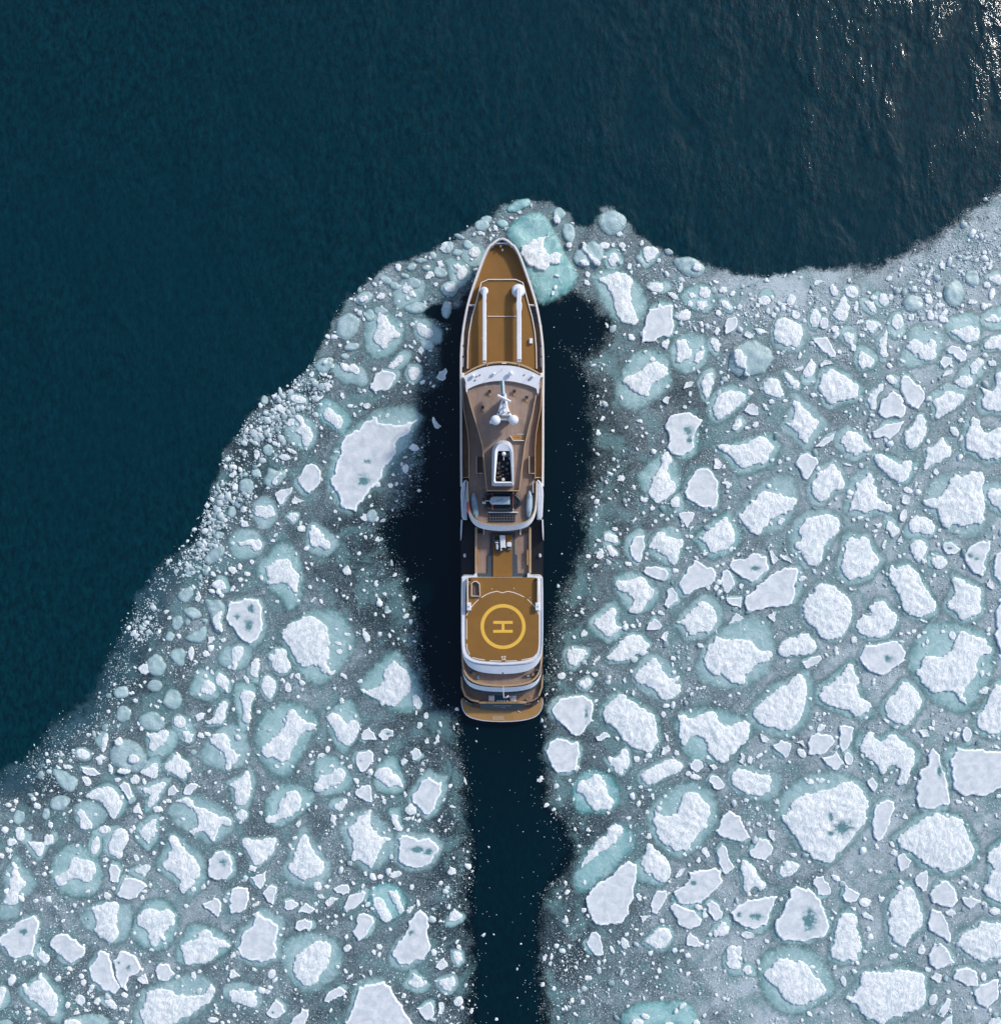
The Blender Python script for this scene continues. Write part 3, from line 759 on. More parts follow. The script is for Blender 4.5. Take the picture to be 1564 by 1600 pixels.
+w 265,520 330,500 400,460 490,430 530,390 520,420 480,460 470,520 500,580 560,590 650,590 630,680 560,690 480,750 430,740 380,700 330,700 290,640
+w e 585 905 16 22 20
+w e 560 960 14 22 15
+w e 600 795 26 10 20
G e 245 130 130 60 -25 | turquoise ice block lying just ahead of the yacht's bow tip # turquoise block ahead of the bow tip
g e 620 210 72 62
+w e 600 265 32 38 -20
g e 710 390 72 95
+w e 715 505 28 26 30
g e 940 570 105 120
+w 830,470 870,490 880,560 930,620 1000,700 960,690 900,620 850,560
g e 840 620 95 92
+w e 860 672 45 28 20
g e 1120 290 138 140 0 | round pale teal floe sticking out into open sea right of the bow # round teal floe jutting into the sea
w e 1045 505 50 33 0 ; f1.4
w e 1135 640 55 62 0 ; f1.5
s 1215 505 22 35
s 1280 700 20 35
s 1365 695 18 20
s 890 780 30 25
s 880 855 35 22
s 1300 1370 30 36 -30
w 980,820 1050,800 1120,770 1160,750 1240,770 1320,830 1290,900 1300,1050 1340,1150 1375,1210 1320,1260 1250,1240 1180,1190 1140,1090 1120,960 1060,870 ; F 930,800 1000,740 1150,725 1290,780 1380,890 1440,990 1450,1120 1380,1200 1300,1260 1150,1210 1050,1080 970,930 | long curved white ridge on an oval teal foot right of the bow floe # curved ridge floe right of the bow
s 1070 1255 14 30 -20
s 1140 1265 12 22
G e 90 300 70 45 10
g e -60 260 60 45 0
s 25 340 18 34 -30
g e 1380 640 40 60 -20
T 1000 360 5.586
w 15,165 60,140 115,140 165,190 120,240 65,290 35,240
g e 430 320 160 88 15 | pale green slab melting into the slush on the upper ice edge right of the bow # pale green slab on the upper right ice edge
+w e 490 330 40 30 40
w 50,500 90,455 190,465 205,510 170,550 100,530
w 225,540 290,545 330,580 320,610 270,595
w 505,560 520,500 580,490 620,535 600,590 540,590 ; F 360,560 420,500 560,460 640,520 630,680 560,720 430,680 370,620
+w 420,550 495,570 480,590 440,598
+w 490,640 580,615 585,665 540,700 505,680
w 695,625 750,605 805,680 780,705 740,690 ; f1.3
s 865 670 20 30
s 680 725 30 25
s 435 645 28 24
s 345 515 18 35 30
p 75,690 145,680 165,615 190,670 280,655 275,740 290,820 275,900 240,935 200,920 90,975 10,990 20,870 45,820 60,740 | tall blocky white plate with a notched top right of the curved ridge floe # blocky plate with a notched top
s 385 740 55 48
w 170,1005 245,940 255,980 230,1045
w 305,955 400,950 420,1030 450,1060 440,1110 380,1130 350,1165 315,1140 325,1050 ; F 260,1080 280,960 420,900 560,920 610,1040 560,1180 420,1250 290,1200 | upright white block joined by a smaller lump on one broad teal foot # upright block with a smaller lump on one foot
+w 460,1140 490,1070 560,1045 550,1090 500,1165
w 610,940 680,945 690,1060 650,1060 620,1010
s 668 880 20 42 10
p 735,830 750,780 830,755 845,800 800,880 740,910
p 900,915 930,880 985,920 980,940
s 1050 880 55 20 20
w 1155,900 1165,820 1210,765 1310,780 1400,830 1415,900 1380,1025 1270,1010 1180,980 ; f1.2,10,15 | rounded cube of pale mint ice with snow along its lower edge # rounded mint ice cube
s 1308 612 42 48
s 1355 742 36 42
w e 1080 615 58 40 0
s 1110 705 20 26
s 1145 585 22 18
w e 1520 770 52 78 0 ; f1.2
g e 960 1120 215 172 0 | wide round teal floe with a twisted white crest on its left side # wide round teal floe with a twisted crest
+w 830,1040 880,1060 920,1110 910,1180 950,1280 900,1210 840,1190 830,1130
w 525,1340 560,1260 640,1235 630,1330 600,1450 570,1475 545,1420 ; f1.3
p 375,1385 400,1325 465,1325 450,1360
p 190,1480 230,1450 265,1460 235,1520
w 1060,1350 1110,1290 1200,1300 1225,1370 1255,1440 1210,1470 1120,1440 1075,1410 ; f1.1
w 1240,1240 1300,1250 1395,1340 1340,1400 1290,1330 ; f1.3
w 1410,1250 1450,1180 1490,1110 1535,1180 1500,1270 1440,1295
s 1380 1210 18 40
s 1390 1090 14 32 10
s 540 880 22 14
s 475 860 8 30 -35
s 800 555 20 26
s 1210 640 22 18
s 1255 650 20 14
s 655 450 30 14 20
T 1280 280 5.507
w e 270 970 62 48 20 ; f1.15
w 105,1160 160,1080 200,1000 240,1050 240,1190 180,1230 120,1190 ; f1.15
w e 120 960 28 58 -15
s 310 1100 22 48 5
w 370,1050 430,1045 490,1120 460,1155 410,1110 ; f1.35,-20,0
w e 548 1040 42 58 -25
s 610 1020 22 28
p e 35 1240 38 45
s 460 1022 28 18
s 340 1230 20 34
s 128 1288 35 32
w 385,1230 440,1215 520,1235 480,1290 450,1340 400,1290 ; f1.15
w e 665 1230 50 70 10 ; F 580,1260 600,1180 660,1140 720,1180 740,1290 700,1370 640,1370 590,1330
g e 800 1070 95 85
w 895,985 950,985 970,1060 930,1080 900,1030
s 1020 995 34 22 30
s 1035 1085 26 35
s 1070 1155 26 42 25
s 785 1190 28 28
s 950 1170 45 32
g 1225,840 1270,780 1350,775 1375,820 1370,920 1310,935 1240,880 | pale mint boulder among brash at the upper right ice edge # pale mint boulder at the upper right
g e 1150 985 100 115 0 | round speckled teal floe below the pale mint boulder at upper right # round speckled teal floe at the upper right
w 1440,850 1520,810 1560,860 1540,925 1490,890
s 1480 985 30 50
s 1435 915 30 26
s 1310 1060 26 40
w 1385,1060 1490,1080 1450,1105 1390,1130
s 1465 740 18 42 20
s 1410 770 14 28
s 1050 745 24 40 -30
g e 1260 685 46 26 -15
w 1110,1310 1180,1290 1290,1260 1370,1280 1365,1390 1250,1415 1200,1360 ; F 1070,1240 1160,1170 1300,1145 1370,1190 1385,1300 1375,1430 1240,1420 1110,1350 | square shouldered teal floe with rough snow on its lower half at upper right # square shouldered teal floe at upper right
w 1415,1215 1480,1160 1530,1190 1600,1200 1620,1230 1520,1225 1440,1230 ; F 1380,1250 1400,1150 1520,1100 1650,1120 1660,1280 1480,1300
w 1405,1440 1440,1380 1520,1345 1600,1350 1600,1460 1500,1460 1430,1470 ; f1.2
w 725,1450 790,1380 830,1380 900,1440 950,1370 1000,1400 1005,1530 980,1550 930,1570 860,1550 800,1500 ; F 690,1500 760,1400 760,1290 860,1260 1000,1270 1075,1340 1060,1450 1010,1570 800,1630 660,1600 | white floe crested in the middle below a broad teal shoulder, top of the right field # crested floe under a broad teal shoulder
w 190,1330 270,1320 300,1370 280,1420 315,1440 300,1490 265,1480 270,1430 220,1400 ; f1.7
w 500,1400 540,1350 570,1290 575,1380 570,1480 585,1540 520,1530 ; f1.3
s 170 1490 20 22
p -60,1380 0,1365 60,1365 100,1430 130,1530 90,1535 20,1480
s 925 890 28 24
s 860 740 20 16
s 885 815 24 20
s 1415 635 20 20
s 1120 690 20 18
T 1280 540 5.507
p 1090,40 1130,5 1200,15 1250,70 1250,120 1210,145 1150,90 1110,70
w 325,100 350,45 410,80 475,125 430,200 400,185 360,210 330,170 ; f1.4,0,-20
p 0,165 50,125 90,135 115,160 50,170 10,185
s 600 175 26 20
p 1030,140 1060,100 1130,105 1135,150 1070,195
p 1050,270 1090,215 1135,210 1130,240
s 1480 155 35 30
w 0,270 50,240 90,195 150,230 210,260 260,300 335,340 320,460 230,470 150,480 100,510 60,490 20,420 -20,370 10,300 ; f1.22 | stout lumpy white floe with ragged left side, upper middle of the right field # stout lumpy floe in the upper right field
w 560,290 580,250 640,270 670,310 640,345
w 400,470 440,400 490,370 510,330 545,330 545,380 500,420 480,470 485,550 440,555 ; f1.15
p 500,580 530,470 580,440 620,385 690,430 705,500 730,570 690,625 640,600 590,620 540,615 | bell shaped smooth white plate in the upper right field # bell shaped plate
p 705,270 750,265 800,310 895,410 890,470 840,550 800,530 745,500 725,440 | long triangular plate slanting down right beside the bell shaped plate # slanting triangular plate by the bell plate
w 970,470 1040,440 1080,390 1180,410 1245,435 1210,500 1150,550 1060,600 1000,640 985,610 1000,550 975,510 ; f1.3,0,-30
w 1290,230 1320,120 1400,120 1415,150 1370,190 1330,260 ; F 1140,330 1200,220 1300,110 1430,120 1420,240 1310,350 1230,390
+w 1145,320 1200,260 1280,250 1300,340 1240,370 1180,340
w 1370,350 1430,380 1480,400 1520,340 1500,240 1564,225 1640,260 1660,400 1620,560 1560,570 1430,560 1380,480 1420,430 ; f1.2,-30,0 | white scroll shaped floe with curved ridges cut by the right frame edge # scroll shaped floe at the right edge
p 450,740 500,720 560,680 720,650 680,730 640,770 600,810 540,780 460,790
w 830,600 880,590 905,650 920,730 870,830 820,885 740,870 720,790 760,720 800,680 ; f1.12
w 160,820 230,740 280,735 360,780 400,860 460,890 400,920 370,900 310,965 230,910 ; f1.35
p 0,830 50,790 120,755 105,820 30,870 -40,870
w 455,975 520,925 570,960 640,1000 700,1030 720,990 800,990 780,1080 710,1185 640,1160 560,1090 ; f1.3,10,-20 | white saddle shaped floe dipping between two raised ends, upper right field # saddle shaped floe in the upper right field
w 905,890 960,880 1010,830 1055,780 1080,850 1140,920 1060,980 980,1020 890,1085 900,1000 920,950 ; f1.15
s 1155 740 35 50 -20
w 1250,820 1260,750 1300,620 1330,610 1380,700 1430,760 1500,720 1564,700 1640,760 1660,900 1564,960 1420,995 1340,920 1260,900 ; f1.2 | craggy white twin peaked floe at the right edge below the scroll floe # twin peaked floe at the right edge
w 0,1080 50,1060 100,1010 150,1060 200,1150 215,1200 190,1240 110,1240 60,1330 0,1345 -60,1300 -80,1200 -30,1140 ; f1.25
w 240,1440 290,1300 300,1180 370,1160 410,1090 440,1110 480,1240 520,1340 620,1370 620,1430 570,1440 480,1400 390,1450 320,1410 ; f1.35,0,0 | white witch hat shaped floe with a pointed top and a wide foot # witch hat floe
s 755 1245 40 30 20
p e 735 1330 32 42
p e 715 1465 28 58 15
w 880,1350 900,1320 1020,1320 1080,1230 1160,1110 1270,1120 1290,1080 1400,1085 1390,1240 1415,1340 1410,1540 1231,1551 1066,1578 1020,1480 1010,1400 930,1390 ; F 900,1250 1000,1120 1200,1080 1410,1080 1440,1300 1430,1560 1350,1640 1230,1650 1100,1600 990,1480 880,1400 | largest squarish white floe near the right frame edge with an arm to its left # largest squarish floe near the right edge
w 1430,1290 1450,1230 1564,1230 1640,1300 1620,1400 1564,1440 1480,1370 ; f1.4,0,-10
s 820 1060 16 18
s 350 470 16 18
s 1210 645 18 26
s 235 1025 36 8
T 1050 600 6.015
w 370,230 410,140 460,90 540,60 690,95 680,160 600,230 500,310 420,345 395,300 ; f1.28,0,-10 | smooth backed white loaf shaped floe slanting up right of the hexagonal teal floe # loaf shaped floe
s 930 165 26 24
w 830,190 880,200 905,245 870,250
p 670,250 700,205 760,190 800,220 800,295 730,290
w 555,410 590,340 640,320 660,380 610,440 570,435
s 780 380 28 26 -30
w 1110,180 1190,160 1230,230 1290,270 1310,320 1385,355 1340,420 1280,490 1260,570 1220,540 1180,460 1110,410 1045,365 1130,350 1150,250 ; f1.5 | white diamond star shaped floe with four points over a round teal foot # four pointed star floe
p -60,430 -40,330 20,285 120,270 210,300 280,340 250,390 210,460 190,540 205,590 160,640 90,675 0,660 -50,600 -30,530 ; o 150,440,45,48 ; o 150,530,30,40 | white C shaped plate open on its right with a grey teal hollow # C shaped plate
p 385,800 390,710 420,700 465,760 440,800
w 450,920 500,905 570,940 520,1000
w 420,600 440,565 560,580 700,560 760,520 850,490 920,560 955,600 910,660 860,765 780,745 700,790 650,795 590,740 560,690 470,630 ; f1.3 | broad white fish shaped floe with a long tail to its left # fish shaped floe
p 1155,740 1200,670 1260,650 1360,715 1330,790 1260,900 1215,850 1190,790
p 110,1020 140,930 200,850 260,795 330,795 380,850 425,950 425,1080 410,1150 370,1180 290,1160 200,1110 130,1070 ; f1.1 | smooth grey white egg shaped plate right of the diamond teal floe # smooth egg shaped plate
w 610,1230 700,1160 780,1080 850,1000 950,1030 1060,1060 1170,1080 1160,1140 1050,1210 960,1250 880,1330 820,1420 780,1420 700,1350 640,1280 ; F 560,1250 650,1130 800,950 950,860 1080,850 1160,950 1190,1080 1130,1250 1020,1380 840,1430 700,1400 | big wrinkled white wing shaped floe pointing down, below the fish shaped floe # wing shaped floe below the fish floe
p 65,1215 200,1210 190,1270 140,1350 110,1310 | small neat white triangle pointing down under the egg shaped plate # small neat triangle
w e 30 1110 42 52 0
s 175 1435 18 22
s 1325 105 30 22 20
s 1055 158 24 16 -20
T 840 540 6.015
w 780,350 830,290 930,260 1000,200 1040,165 1170,170 1220,210 1225,270 1180,310 1100,340 1050,400 1045,470 1020,485 960,460 900,430 ; F 735,440 770,330 800,230 870,100 1000,40 1130,40 1210,90 1240,200 1255,370 1200,440 1080,500 960,600 870,590 780,540 | hexagonal teal floe with a white saddle of snow, nearest floe right of the bridge # hexagonal teal floe right of the bridge
+w e 1075 130 26 24 20
+w e 785 490 12 25 -15
w 1150,1040 1190,990 1250,1040 1265,1090 1220,1120 1210,1180 1250,1260 1300,1320 1280,1380 1200,1440 1120,1495 1060,1430 1030,1380 1060,1290 1120,1180 1160,1130 ; F 940,1220 1040,1110 1150,1010 1200,985 1270,1050 1320,1180 1355,1290 1300,1370 1200,1470 1110,1490 1030,1410 960,1310 | diamond shaped teal floe with a white pear shaped snow cap # diamond teal floe with a pear shaped cap
s 995 1448 42 28 20
w e 1285 1475 38 48 20
s 785 1245 38 28 20
s 720 1172 22 14 30
s 1075 1530 24 22
s 600 220 20 10
s 860 150 16 16
s 960 710 26 16
s 830 770 14 22
s 900 1330 14 26 -30
s 515 1425 14 22
s 595 1375 18 10 -30
T 850 790 6.015
w 550,320 590,255 640,260 700,340 660,360 600,335 ; f1.2
s 665 220 28 22 30
w 580,370 620,375 690,440 690,475 640,485 600,440
s 525 460 38 50 30
s 415 478 26 22
s 790 550 34 26 20
p 800,385 830,320 880,285 940,280 945,380 900,530 870,530 810,450 ; f1.3,-20,-15
w 975,390 1020,300 1100,235 1140,290 1200,300 1250,320 1300,310 1305,380 1260,450 1230,570 1180,550 1160,480 1100,460 1060,410 990,405 ; F 970,420 1000,290 1130,200 1250,200 1310,300 1300,430 1240,560 1150,560 1020,480 | white three legged floe on a teal foot under the small neat triangle # three legged floe below the small triangle
p 930,620 950,575 1060,575 1130,590 1165,640 1120,710 1050,690 980,660
w 655,750 680,700 780,710 850,690 910,660 960,710 1000,780 1035,790 1010,860 970,900 930,970 900,1015 800,1010 790,980 840,910 830,860 780,820 690,790 ; F 640,760 670,660 800,620 920,640 1050,750 1090,870 1000,970 900,1010 770,980 720,880 | white boot shaped floe bending down to the left on a teal foot # boot shaped floe
p 1125,930 1150,800 1195,770 1245,830 1245,900 1160,965
w 470,1070 540,1040 600,980 650,955 680,1000 660,1090 700,1140 745,1140 680,1190 610,1240 550,1190 490,1150 ; f1.4
p 960,1170 990,1100 1040,1065 1105,1135 1080,1165
p 1090,1240 1130,1190 1165,1195 1150,1280
s 1095 1010 38 16 30
s 1020 1010 24 14 30
s 375 1205 30 36 20
w 1225,1100 1300,1080 1360,1000 1450,905 1520,900 1600,970 1620,1080 1560,1190 1480,1180 1370,1230 1330,1160 1290,1110 ; f1.35
w 570,1430 640,1370 720,1280 790,1215 900,1215 990,1310 980,1340 860,1400 780,1450 680,1470 610,1450 ; f1.15 | smooth white slipper shaped floe level with the yacht's helideck on its right # slipper shaped floe right of the helideck
w 205,1400 220,1350 300,1345 380,1350 410,1395 350,1450 290,1520 230,1490 ; f1.25
s 495 1440 16 40
s 470 882 20 16
s 835 1135 26 18
s 955 492 18 16
s 1345 400 14 18
s 1042 150 20 18
s 1155 130 14 22
s 440 135 18 14 -40
s 490 85 12 18 30
s 510 330 28 12 20
T 840 1040 6.015
w 1100,-93 1150,0 1200,80 1250,130 1330,90 1330,110 1270,170 1350,180 1340,260 1190,330 1140,300 1080,210 940,170 900,110 960,10 ; F 870,60 1000,-100 1120,-130 1250,0 1350,130 1350,280 1200,340 1050,280 920,200 | white tent shaped floe with folded ridges right of the yacht's stern # tent shaped floe right of the stern
T 1080 820 6.015
p -118,580 -93,500 -43,420 17,335 100,370 200,410 230,480 200,540 100,590 0,630 -70,655 | smooth grey white plate with a blunt top left of the crumpled plate # smooth blunt plate left of the crumpled plate
w 50,120 150,60 200,20 280,-60 330,-80 370,0 405,80 400,160 330,230 200,275 150,210 110,160 ; f1.3
w 950,180 1040,150 1000,50 1080,-60 1200,-90 1300,-100 1380,-60 1395,30 1330,120 1240,180 1225,290 1200,370 1100,390 1050,320 1020,250 ; F 920,200 920,20 1050,-130 1250,-160 1400,-80 1420,30 1300,200 1230,370 1080,420 960,320 | big lumpy white molar shaped floe on a pale teal foot in the right field # molar shaped floe
p 275,500 290,440 330,420 370,470 400,540 370,600 320,645 290,590
p 350,380 380,335 500,325 540,290 620,270 700,300 715,380 720,420 640,480 570,540 480,500 390,430 ; o 590,410,50,24 | crumpled greyish plate with a humped right half above the sloping plate # crumpled plate with a humped right half
p 725,250 750,235 775,280 795,350 770,370 745,330
p 820,290 890,290 945,360 880,335
p 495,720 560,640 680,530 780,450 880,400 980,405 1000,440 980,530 965,640 940,740 800,775 700,775 600,800 520,805 | large smooth white plate sloping up to the right in the middle of the right field # large smooth plate sloping up right
w 1040,800 1060,700 1160,640 1170,565 1280,550 1380,620 1450,660 1500,740 1505,820 1490,900 1440,1010 1390,1070 1240,1085 1160,970 1060,900 ; f1.1 | big round dimpled white floe in the middle of the right field # big round dimpled floe
p 320,685 400,690 470,680 465,790 400,760
p 345,940 380,870 420,830 485,880 430,910
p 710,855 760,815 820,815 775,915
s 230 590 26 28
s 465 575 26 24
s 1040 505 25 42
w 130,1330 110,1250 150,1130 210,1110 220,1040 300,1080 450,1070 560,1080 600,1160 680,1190 740,1180 765,1230 700,1290 580,1320 565,1380 490,1400 500,1500 420,1490 330,1450 280,1390 210,1420 ; F 40,1330 100,1150 250,1000 420,900 580,850 720,900 780,1080 770,1260 700,1400 500,1530 300,1540 100,1480 | ruffled white maple leaf shaped floe on a very wide teal foot # ruffled maple leaf floe
w 800,1190 820,1130 900,1070 1050,1005 1120,1060 1180,1150 1120,1210 1060,1230 980,1220 870,1250 ; f1.07
p 1035,1290 1110,1250 1200,1230 1220,1260 1170,1310 1080,1350
s 1520 1080 35 32
s 155 590 22 24
s 45 310 26 14 30
s 440 280 18 16
s 1355 1165 16 26 20
s 295 370 18 14
T 1304 800 6.015
w 40,520 70,440 100,340 80,310 150,225 210,260 310,240 330,330 380,400 420,460 340,540 300,610 200,610 140,650 90,600 ; f1.25 | wrinkled white arrowhead floe right of the molar shaped floe # wrinkled arrowhead floe
w 470,160 490,85 530,90 560,130 610,165 570,220 530,245 510,190
p 580,280 620,205 635,290
w 685,120 710,60 800,40 880,60 935,130 910,215 850,210 790,190 720,205 695,170
s 460 305 20 40 10
w 695,320 730,270 800,260 845,290 835,420 775,480 740,430
w 895,450 960,400 1060,460 1030,510 975,545 920,510
p 1010,340 1020,290 1090,285 1170,345 1120,395 1050,395 ; o 1070,340,25,14
p 1210,400 1240,350 1330,290 1390,270 1450,270 1445,350 1410,400 1410,530 1380,605 1310,580 1240,490 ; o 1270,415,40,24 ; o 1330,440,30,14 | white shell shaped plate with a dark teal slot through it near the right edge # shell plate with a dark slot
w 500,600 500,540 530,490 570,540 620,510 680,490 740,540 800,620 830,700 900,790 950,870 930,940 840,970 770,990 700,960 640,920 620,840 590,760 530,680 ; f1.15 | long furrowed white slab slanting down right in the right field # long furrowed slab
w 1085,640 1120,610 1200,640 1280,700 1360,710 1355,820 1370,920 1330,970 1240,1000 1160,1010 1150,950 1060,910 1040,850 1110,790 1120,700 ; f1.22 | knobbly white floe with notched corners right of the furrowed slab # knobbly floe right of the furrowed slab
p 1420,670 1450,625 1485,700 1480,730 1420,700
p 1490,500 1510,400 1570,380 1640,450 1620,600 1550,660 1490,600
w 190,1080 200,1020 340,970 350,850 460,830 500,900 580,970 560,1080 480,1160 370,1190 240,1150 ; f1.15
p 225,1360 290,1250 420,1240 530,1210 610,1240 655,1310 640,1400 560,1450 450,1530 340,1500 260,1430 ; o 490,1380,46,36 | rounded plate with a finely cracked grey middle below the wrinkled arrowhead floe # rounded plate with a cracked grey middle
w 820,1360 900,1350 980,1370 1060,1330 1110,1260 1150,1150 1190,1110 1300,1170 1400,1190 1470,1290 1450,1330 1330,1370 1330,1500 1300,1560 1220,1640 1190,1720 1240,1820 1180,1780 1110,1670 950,1700 900,1700 820,1600 750,1510 ; F 690,1450 720,1300 800,1150 900,1050 1050,1040 1200,1080 1420,1130 1490,1290 1480,1500 1400,1650 1260,1850 1170,1890 1050,1840 900,1750 780,1600 | biggest teal footed floe, with a horned white ridge round a teal bay, right side # biggest horned floe round a teal bay
+w e 1100 1160 33 40 0
s 1435 1105 18 28
s 830 1025 32 14 20
s 735 1120 24 20 -30
p 1490,1150 1530,1100 1510,1030 1550,860 1640,820 1660,1300 1560,1340 1530,1250 | tall white plate cut by the right frame edge, level with the helideck # tall plate on the right frame edge
s 375 180 14 22
s 395 125 24 12 20
s 690 1140 24 14
s 615 1145 18 16
T 840 1040 6.015
p 135,430 160,370 220,310 330,295 440,290 505,320 520,400 510,520 460,560 430,620 380,655 310,640 250,560 170,490 ; o 455,440,20,70 | grey white guitar pick shaped plate right of the yacht's swim platform # guitar pick plate right of the swim platform
p 75,800 110,720 200,690 280,700 310,730 370,710 385,780 395,820 370,880 355,980 270,1005 180,1005 120,900 ; f1.1,8,0 | roundish grey plate with a right hand crust, just below the guitar pick plate # roundish grey plate by the upper wake
w 370,165 470,100 515,150 480,200 430,225 ; f1.2
s 220 97 45 30 -15
s 535 80 32 22 20
w 605,450 630,390 700,320 790,255 840,310 920,350 1000,410 1090,460 1115,590 1130,710 1050,825 1000,790 900,780 830,720 780,650 700,560 640,540 ; f1.13 | big furrowed white potato shaped floe slanting down right, lower right of the stern # big potato shaped floe right of the stern
p 545,670 610,630 650,630 680,665 600,705 560,705
w 650,880 670,845 720,870 770,830 790,780 850,790 865,900 840,960 780,1025 700,950 ; f1.2,-5,0
s 930 878 32 30
p 1160,840 1165,770 1220,750 1245,790 1200,830
s 1300 820 24 26
s 1210 680 16 38 -15
s 1180 460 26 24
w 960,1030 1000,990 1100,940 1200,885 1290,880 1360,920 1355,970 1290,1020 1190,1045 1100,1110 1030,1125 980,1080 ; f1.12,-8,0 | white sausage shaped floe with rounded ends right of the wake # sausage shaped floe
p 1425,920 1480,880 1530,900 1555,950 1490,1000
s 1475 1045 50 26 15
w 360,1150 390,1080 450,1080 530,1015 580,1020 640,1090 650,1200 720,1270 680,1370 620,1350 540,1370 490,1310 460,1280 430,1210 370,1190 ; FG 320,1200 350,1090 430,1010 550,980 680,1030 750,1140 770,1280 680,1380 540,1370 410,1395 350,1310 | white streaky floe set in a vivid turquoise disc beside the wake # streaky floe in a vivid turquoise disc
s 25 1070 28 35
s 80 1310 20 26
s 150 1350 14 20
s 300 1078 16 16
s 965 1140 22 18
s 855 1430 24 18 -30
s 350 1535 16 16
w 1095,1383 1105,1340 1160,1420 1270,1410 1330,1320 1360,1220 1400,1185 1500,1195 1560,1270 1624,1360 1600,1440 1492,1594 1400,1744 1293,1744 1179,1678 1119,1570 ; F 1020,1400 1100,1280 1250,1150 1450,1090 1620,1160 1700,1350 1650,1550 1500,1720 1350,1820 1180,1750 1060,1580 | large white seal shaped floe in a broad teal foot, above right of the turquoise slab # large seal shaped floe
T 1080 1060 6.015
w -139,335 -54,340 -14,385 100,330 200,305 240,340 250,410 340,465 430,410 550,410 540,490 520,590 400,690 310,800 230,760 160,700 150,640 120,560 50,530 -30,560 -60,640 -99,620 -124,540 -110,450 ; F -170,420 -100,290 150,280 350,300 570,400 580,520 450,650 330,790 180,790 0,770 -100,650 | white bat winged floe arching over a turquoise pool # bat winged floe over a turquoise pool
w 565,340 590,280 660,220 740,150 800,90 900,60 930,10 1000,-60 1060,10 1085,110 1060,250 1030,370 960,450 870,500 780,460 660,440 600,380 ; f1.25 | granular white boomerang mound leaning right in the middle of the right field # granular leaning mound
p 755,625 850,580 930,610 920,680 875,750 820,690
p 640,520 700,550 735,575 700,605 660,590
w 1170,480 1200,420 1270,440 1220,490 1180,510
s 1115 465 20 20
p 1090,600 1110,560 1270,525 1340,580 1300,640 1200,720 1095,710
p 1385,450 1470,450 1520,465 1500,580 1410,690 1385,620
p 1220,740 1355,685 1425,790 1360,860 1290,820
p e 1470 750 36 60 -20
s 1030 700 52 33 35
p 980,600 1040,580 1055,640
s 635 725 38 20 -25
p 440,780 460,700 495,720 480,805
p 165,810 210,805 245,840 200,860
p 160,970 190,910 250,920 310,1000 290,1035 210,1030
w 370,900 430,840 530,860 640,900 740,905 750,970 730,1060 650,1110 560,1090 460,1050 380,1000 ; f1.3,30,0 | white brick shaped floe with brushed lines, teal on both long sides # brushed brick shaped floe
p 220,1430 270,1360 290,1290 350,1240 450,1290 480,1370 550,1500 470,1530 330,1490 250,1460 | smooth grey white fin shaped plate right of the seal shaped floe # fin shaped plate
p 710,1430 780,1435 770,1530
w 830,1290 900,1270 930,1170 1010,1110 1140,1080 1220,1050 1340,1020 1430,965 1557,1000 1610,1090 1667,1160 1637,1340 1497,1504 1434,1581 1305,1733 1212,1721 1049,1604 897,1383 ; F 780,1280 850,1100 1000,960 1200,880 1440,900 1600,980 1690,1160 1650,1360 1450,1590 1300,1750 1200,1740 1030,1620 880,1400 ; o 1300,1290,32,40 ; o 1300,1450,30,28 ; o 1420,1400,90,70 | largest floe right of the yacht, pitted by two dark teal holes # largest right floe with two dark holes
s 1115 970 24 30
s 800 1155 22 20
s 920 785 22 12 40
T 1304 1050 6.015
w -157,220 -120,140 -20,100 50,30 100,-40 140,-90 180,-20 210,220 280,260 340,300 310,360 190,430 160,380 70,345 -60,310 -140,270 ; f1.25 | white flying bird shaped floe with its tail to lower right # flying bird floe
w 460,330 480,270 560,200 600,120 680,90 740,150 790,220 805,320 740,380 730,440 650,510 570,480 480,420 ; f1.2
p 770,555 850,540 880,600 820,615
s 905 530 30 18 25
s 920 480 16 32 -10
p e 1235 583 38 72
s 1045 628 16 26 -30
w 220,710 270,600 310,560 370,570 360,620 430,660 500,590 560,590 640,660 740,730 750,820 700,920 690,1010 620,1070 570,1050 600,970 620,910 560,870 490,890 460,960 430,960 400,880 330,830 260,770 ; f1.2 | white hook shaped floe curling round a small turquoise bay # hook shaped floe round a turquoise bay
p 795,920 880,850 870,780 920,715 970,770 980,850 1030,960 1050,1100 1055,1250 960,1260 870,1285 790,1270 760,1190 760,1080 800,1010 ; o 975,930,24,62 | tall bottle shaped plate with a dark vertical pool on its right # bottle shaped plate
p 1075,830 1140,705 1180,720 1380,720 1430,750 1564,750 1640,800 1640,1060 1564,1080 1470,1130 1370,1160 1210,1165 1110,1090 1100,980 | wide smooth grey plate running off the right frame edge beside the bottle plate # wide smooth plate at the right edge
w 1325,470 1340,400 1420,300 1450,190 1500,110 1564,130 1650,200 1660,500 1564,540 1490,590 1410,560 1340,520 ; f1.2 | granular white hill running off the right frame edge above the wide smooth plate # granular hill at the right edge
p 300,1020 350,990 395,1050 370,1120 330,1080
p 350,1390 370,1280 420,1220 480,1200 550,1220 540,1310 510,1420 440,1560 400,1590 360,1540 | narrow leaf shaped plate right of the largest right floe # narrow leaf shaped plate
s 1155 1220 32 20 20
s 1515 705 28 16
s 1530 1165 20 22
s 1160 540 20 20
T 830 1270 4.85
w 365,430 400,350 500,220 620,70 700,110 690,160 600,250 520,300 440,370 ; FG 320,450 420,300 620,60 720,120 800,200 750,320 600,450 480,560 400,620 330,560 | turquoise slab with a long thin white ridge on its upper left edge, beside the wake # turquoise slab with a thin white ridge
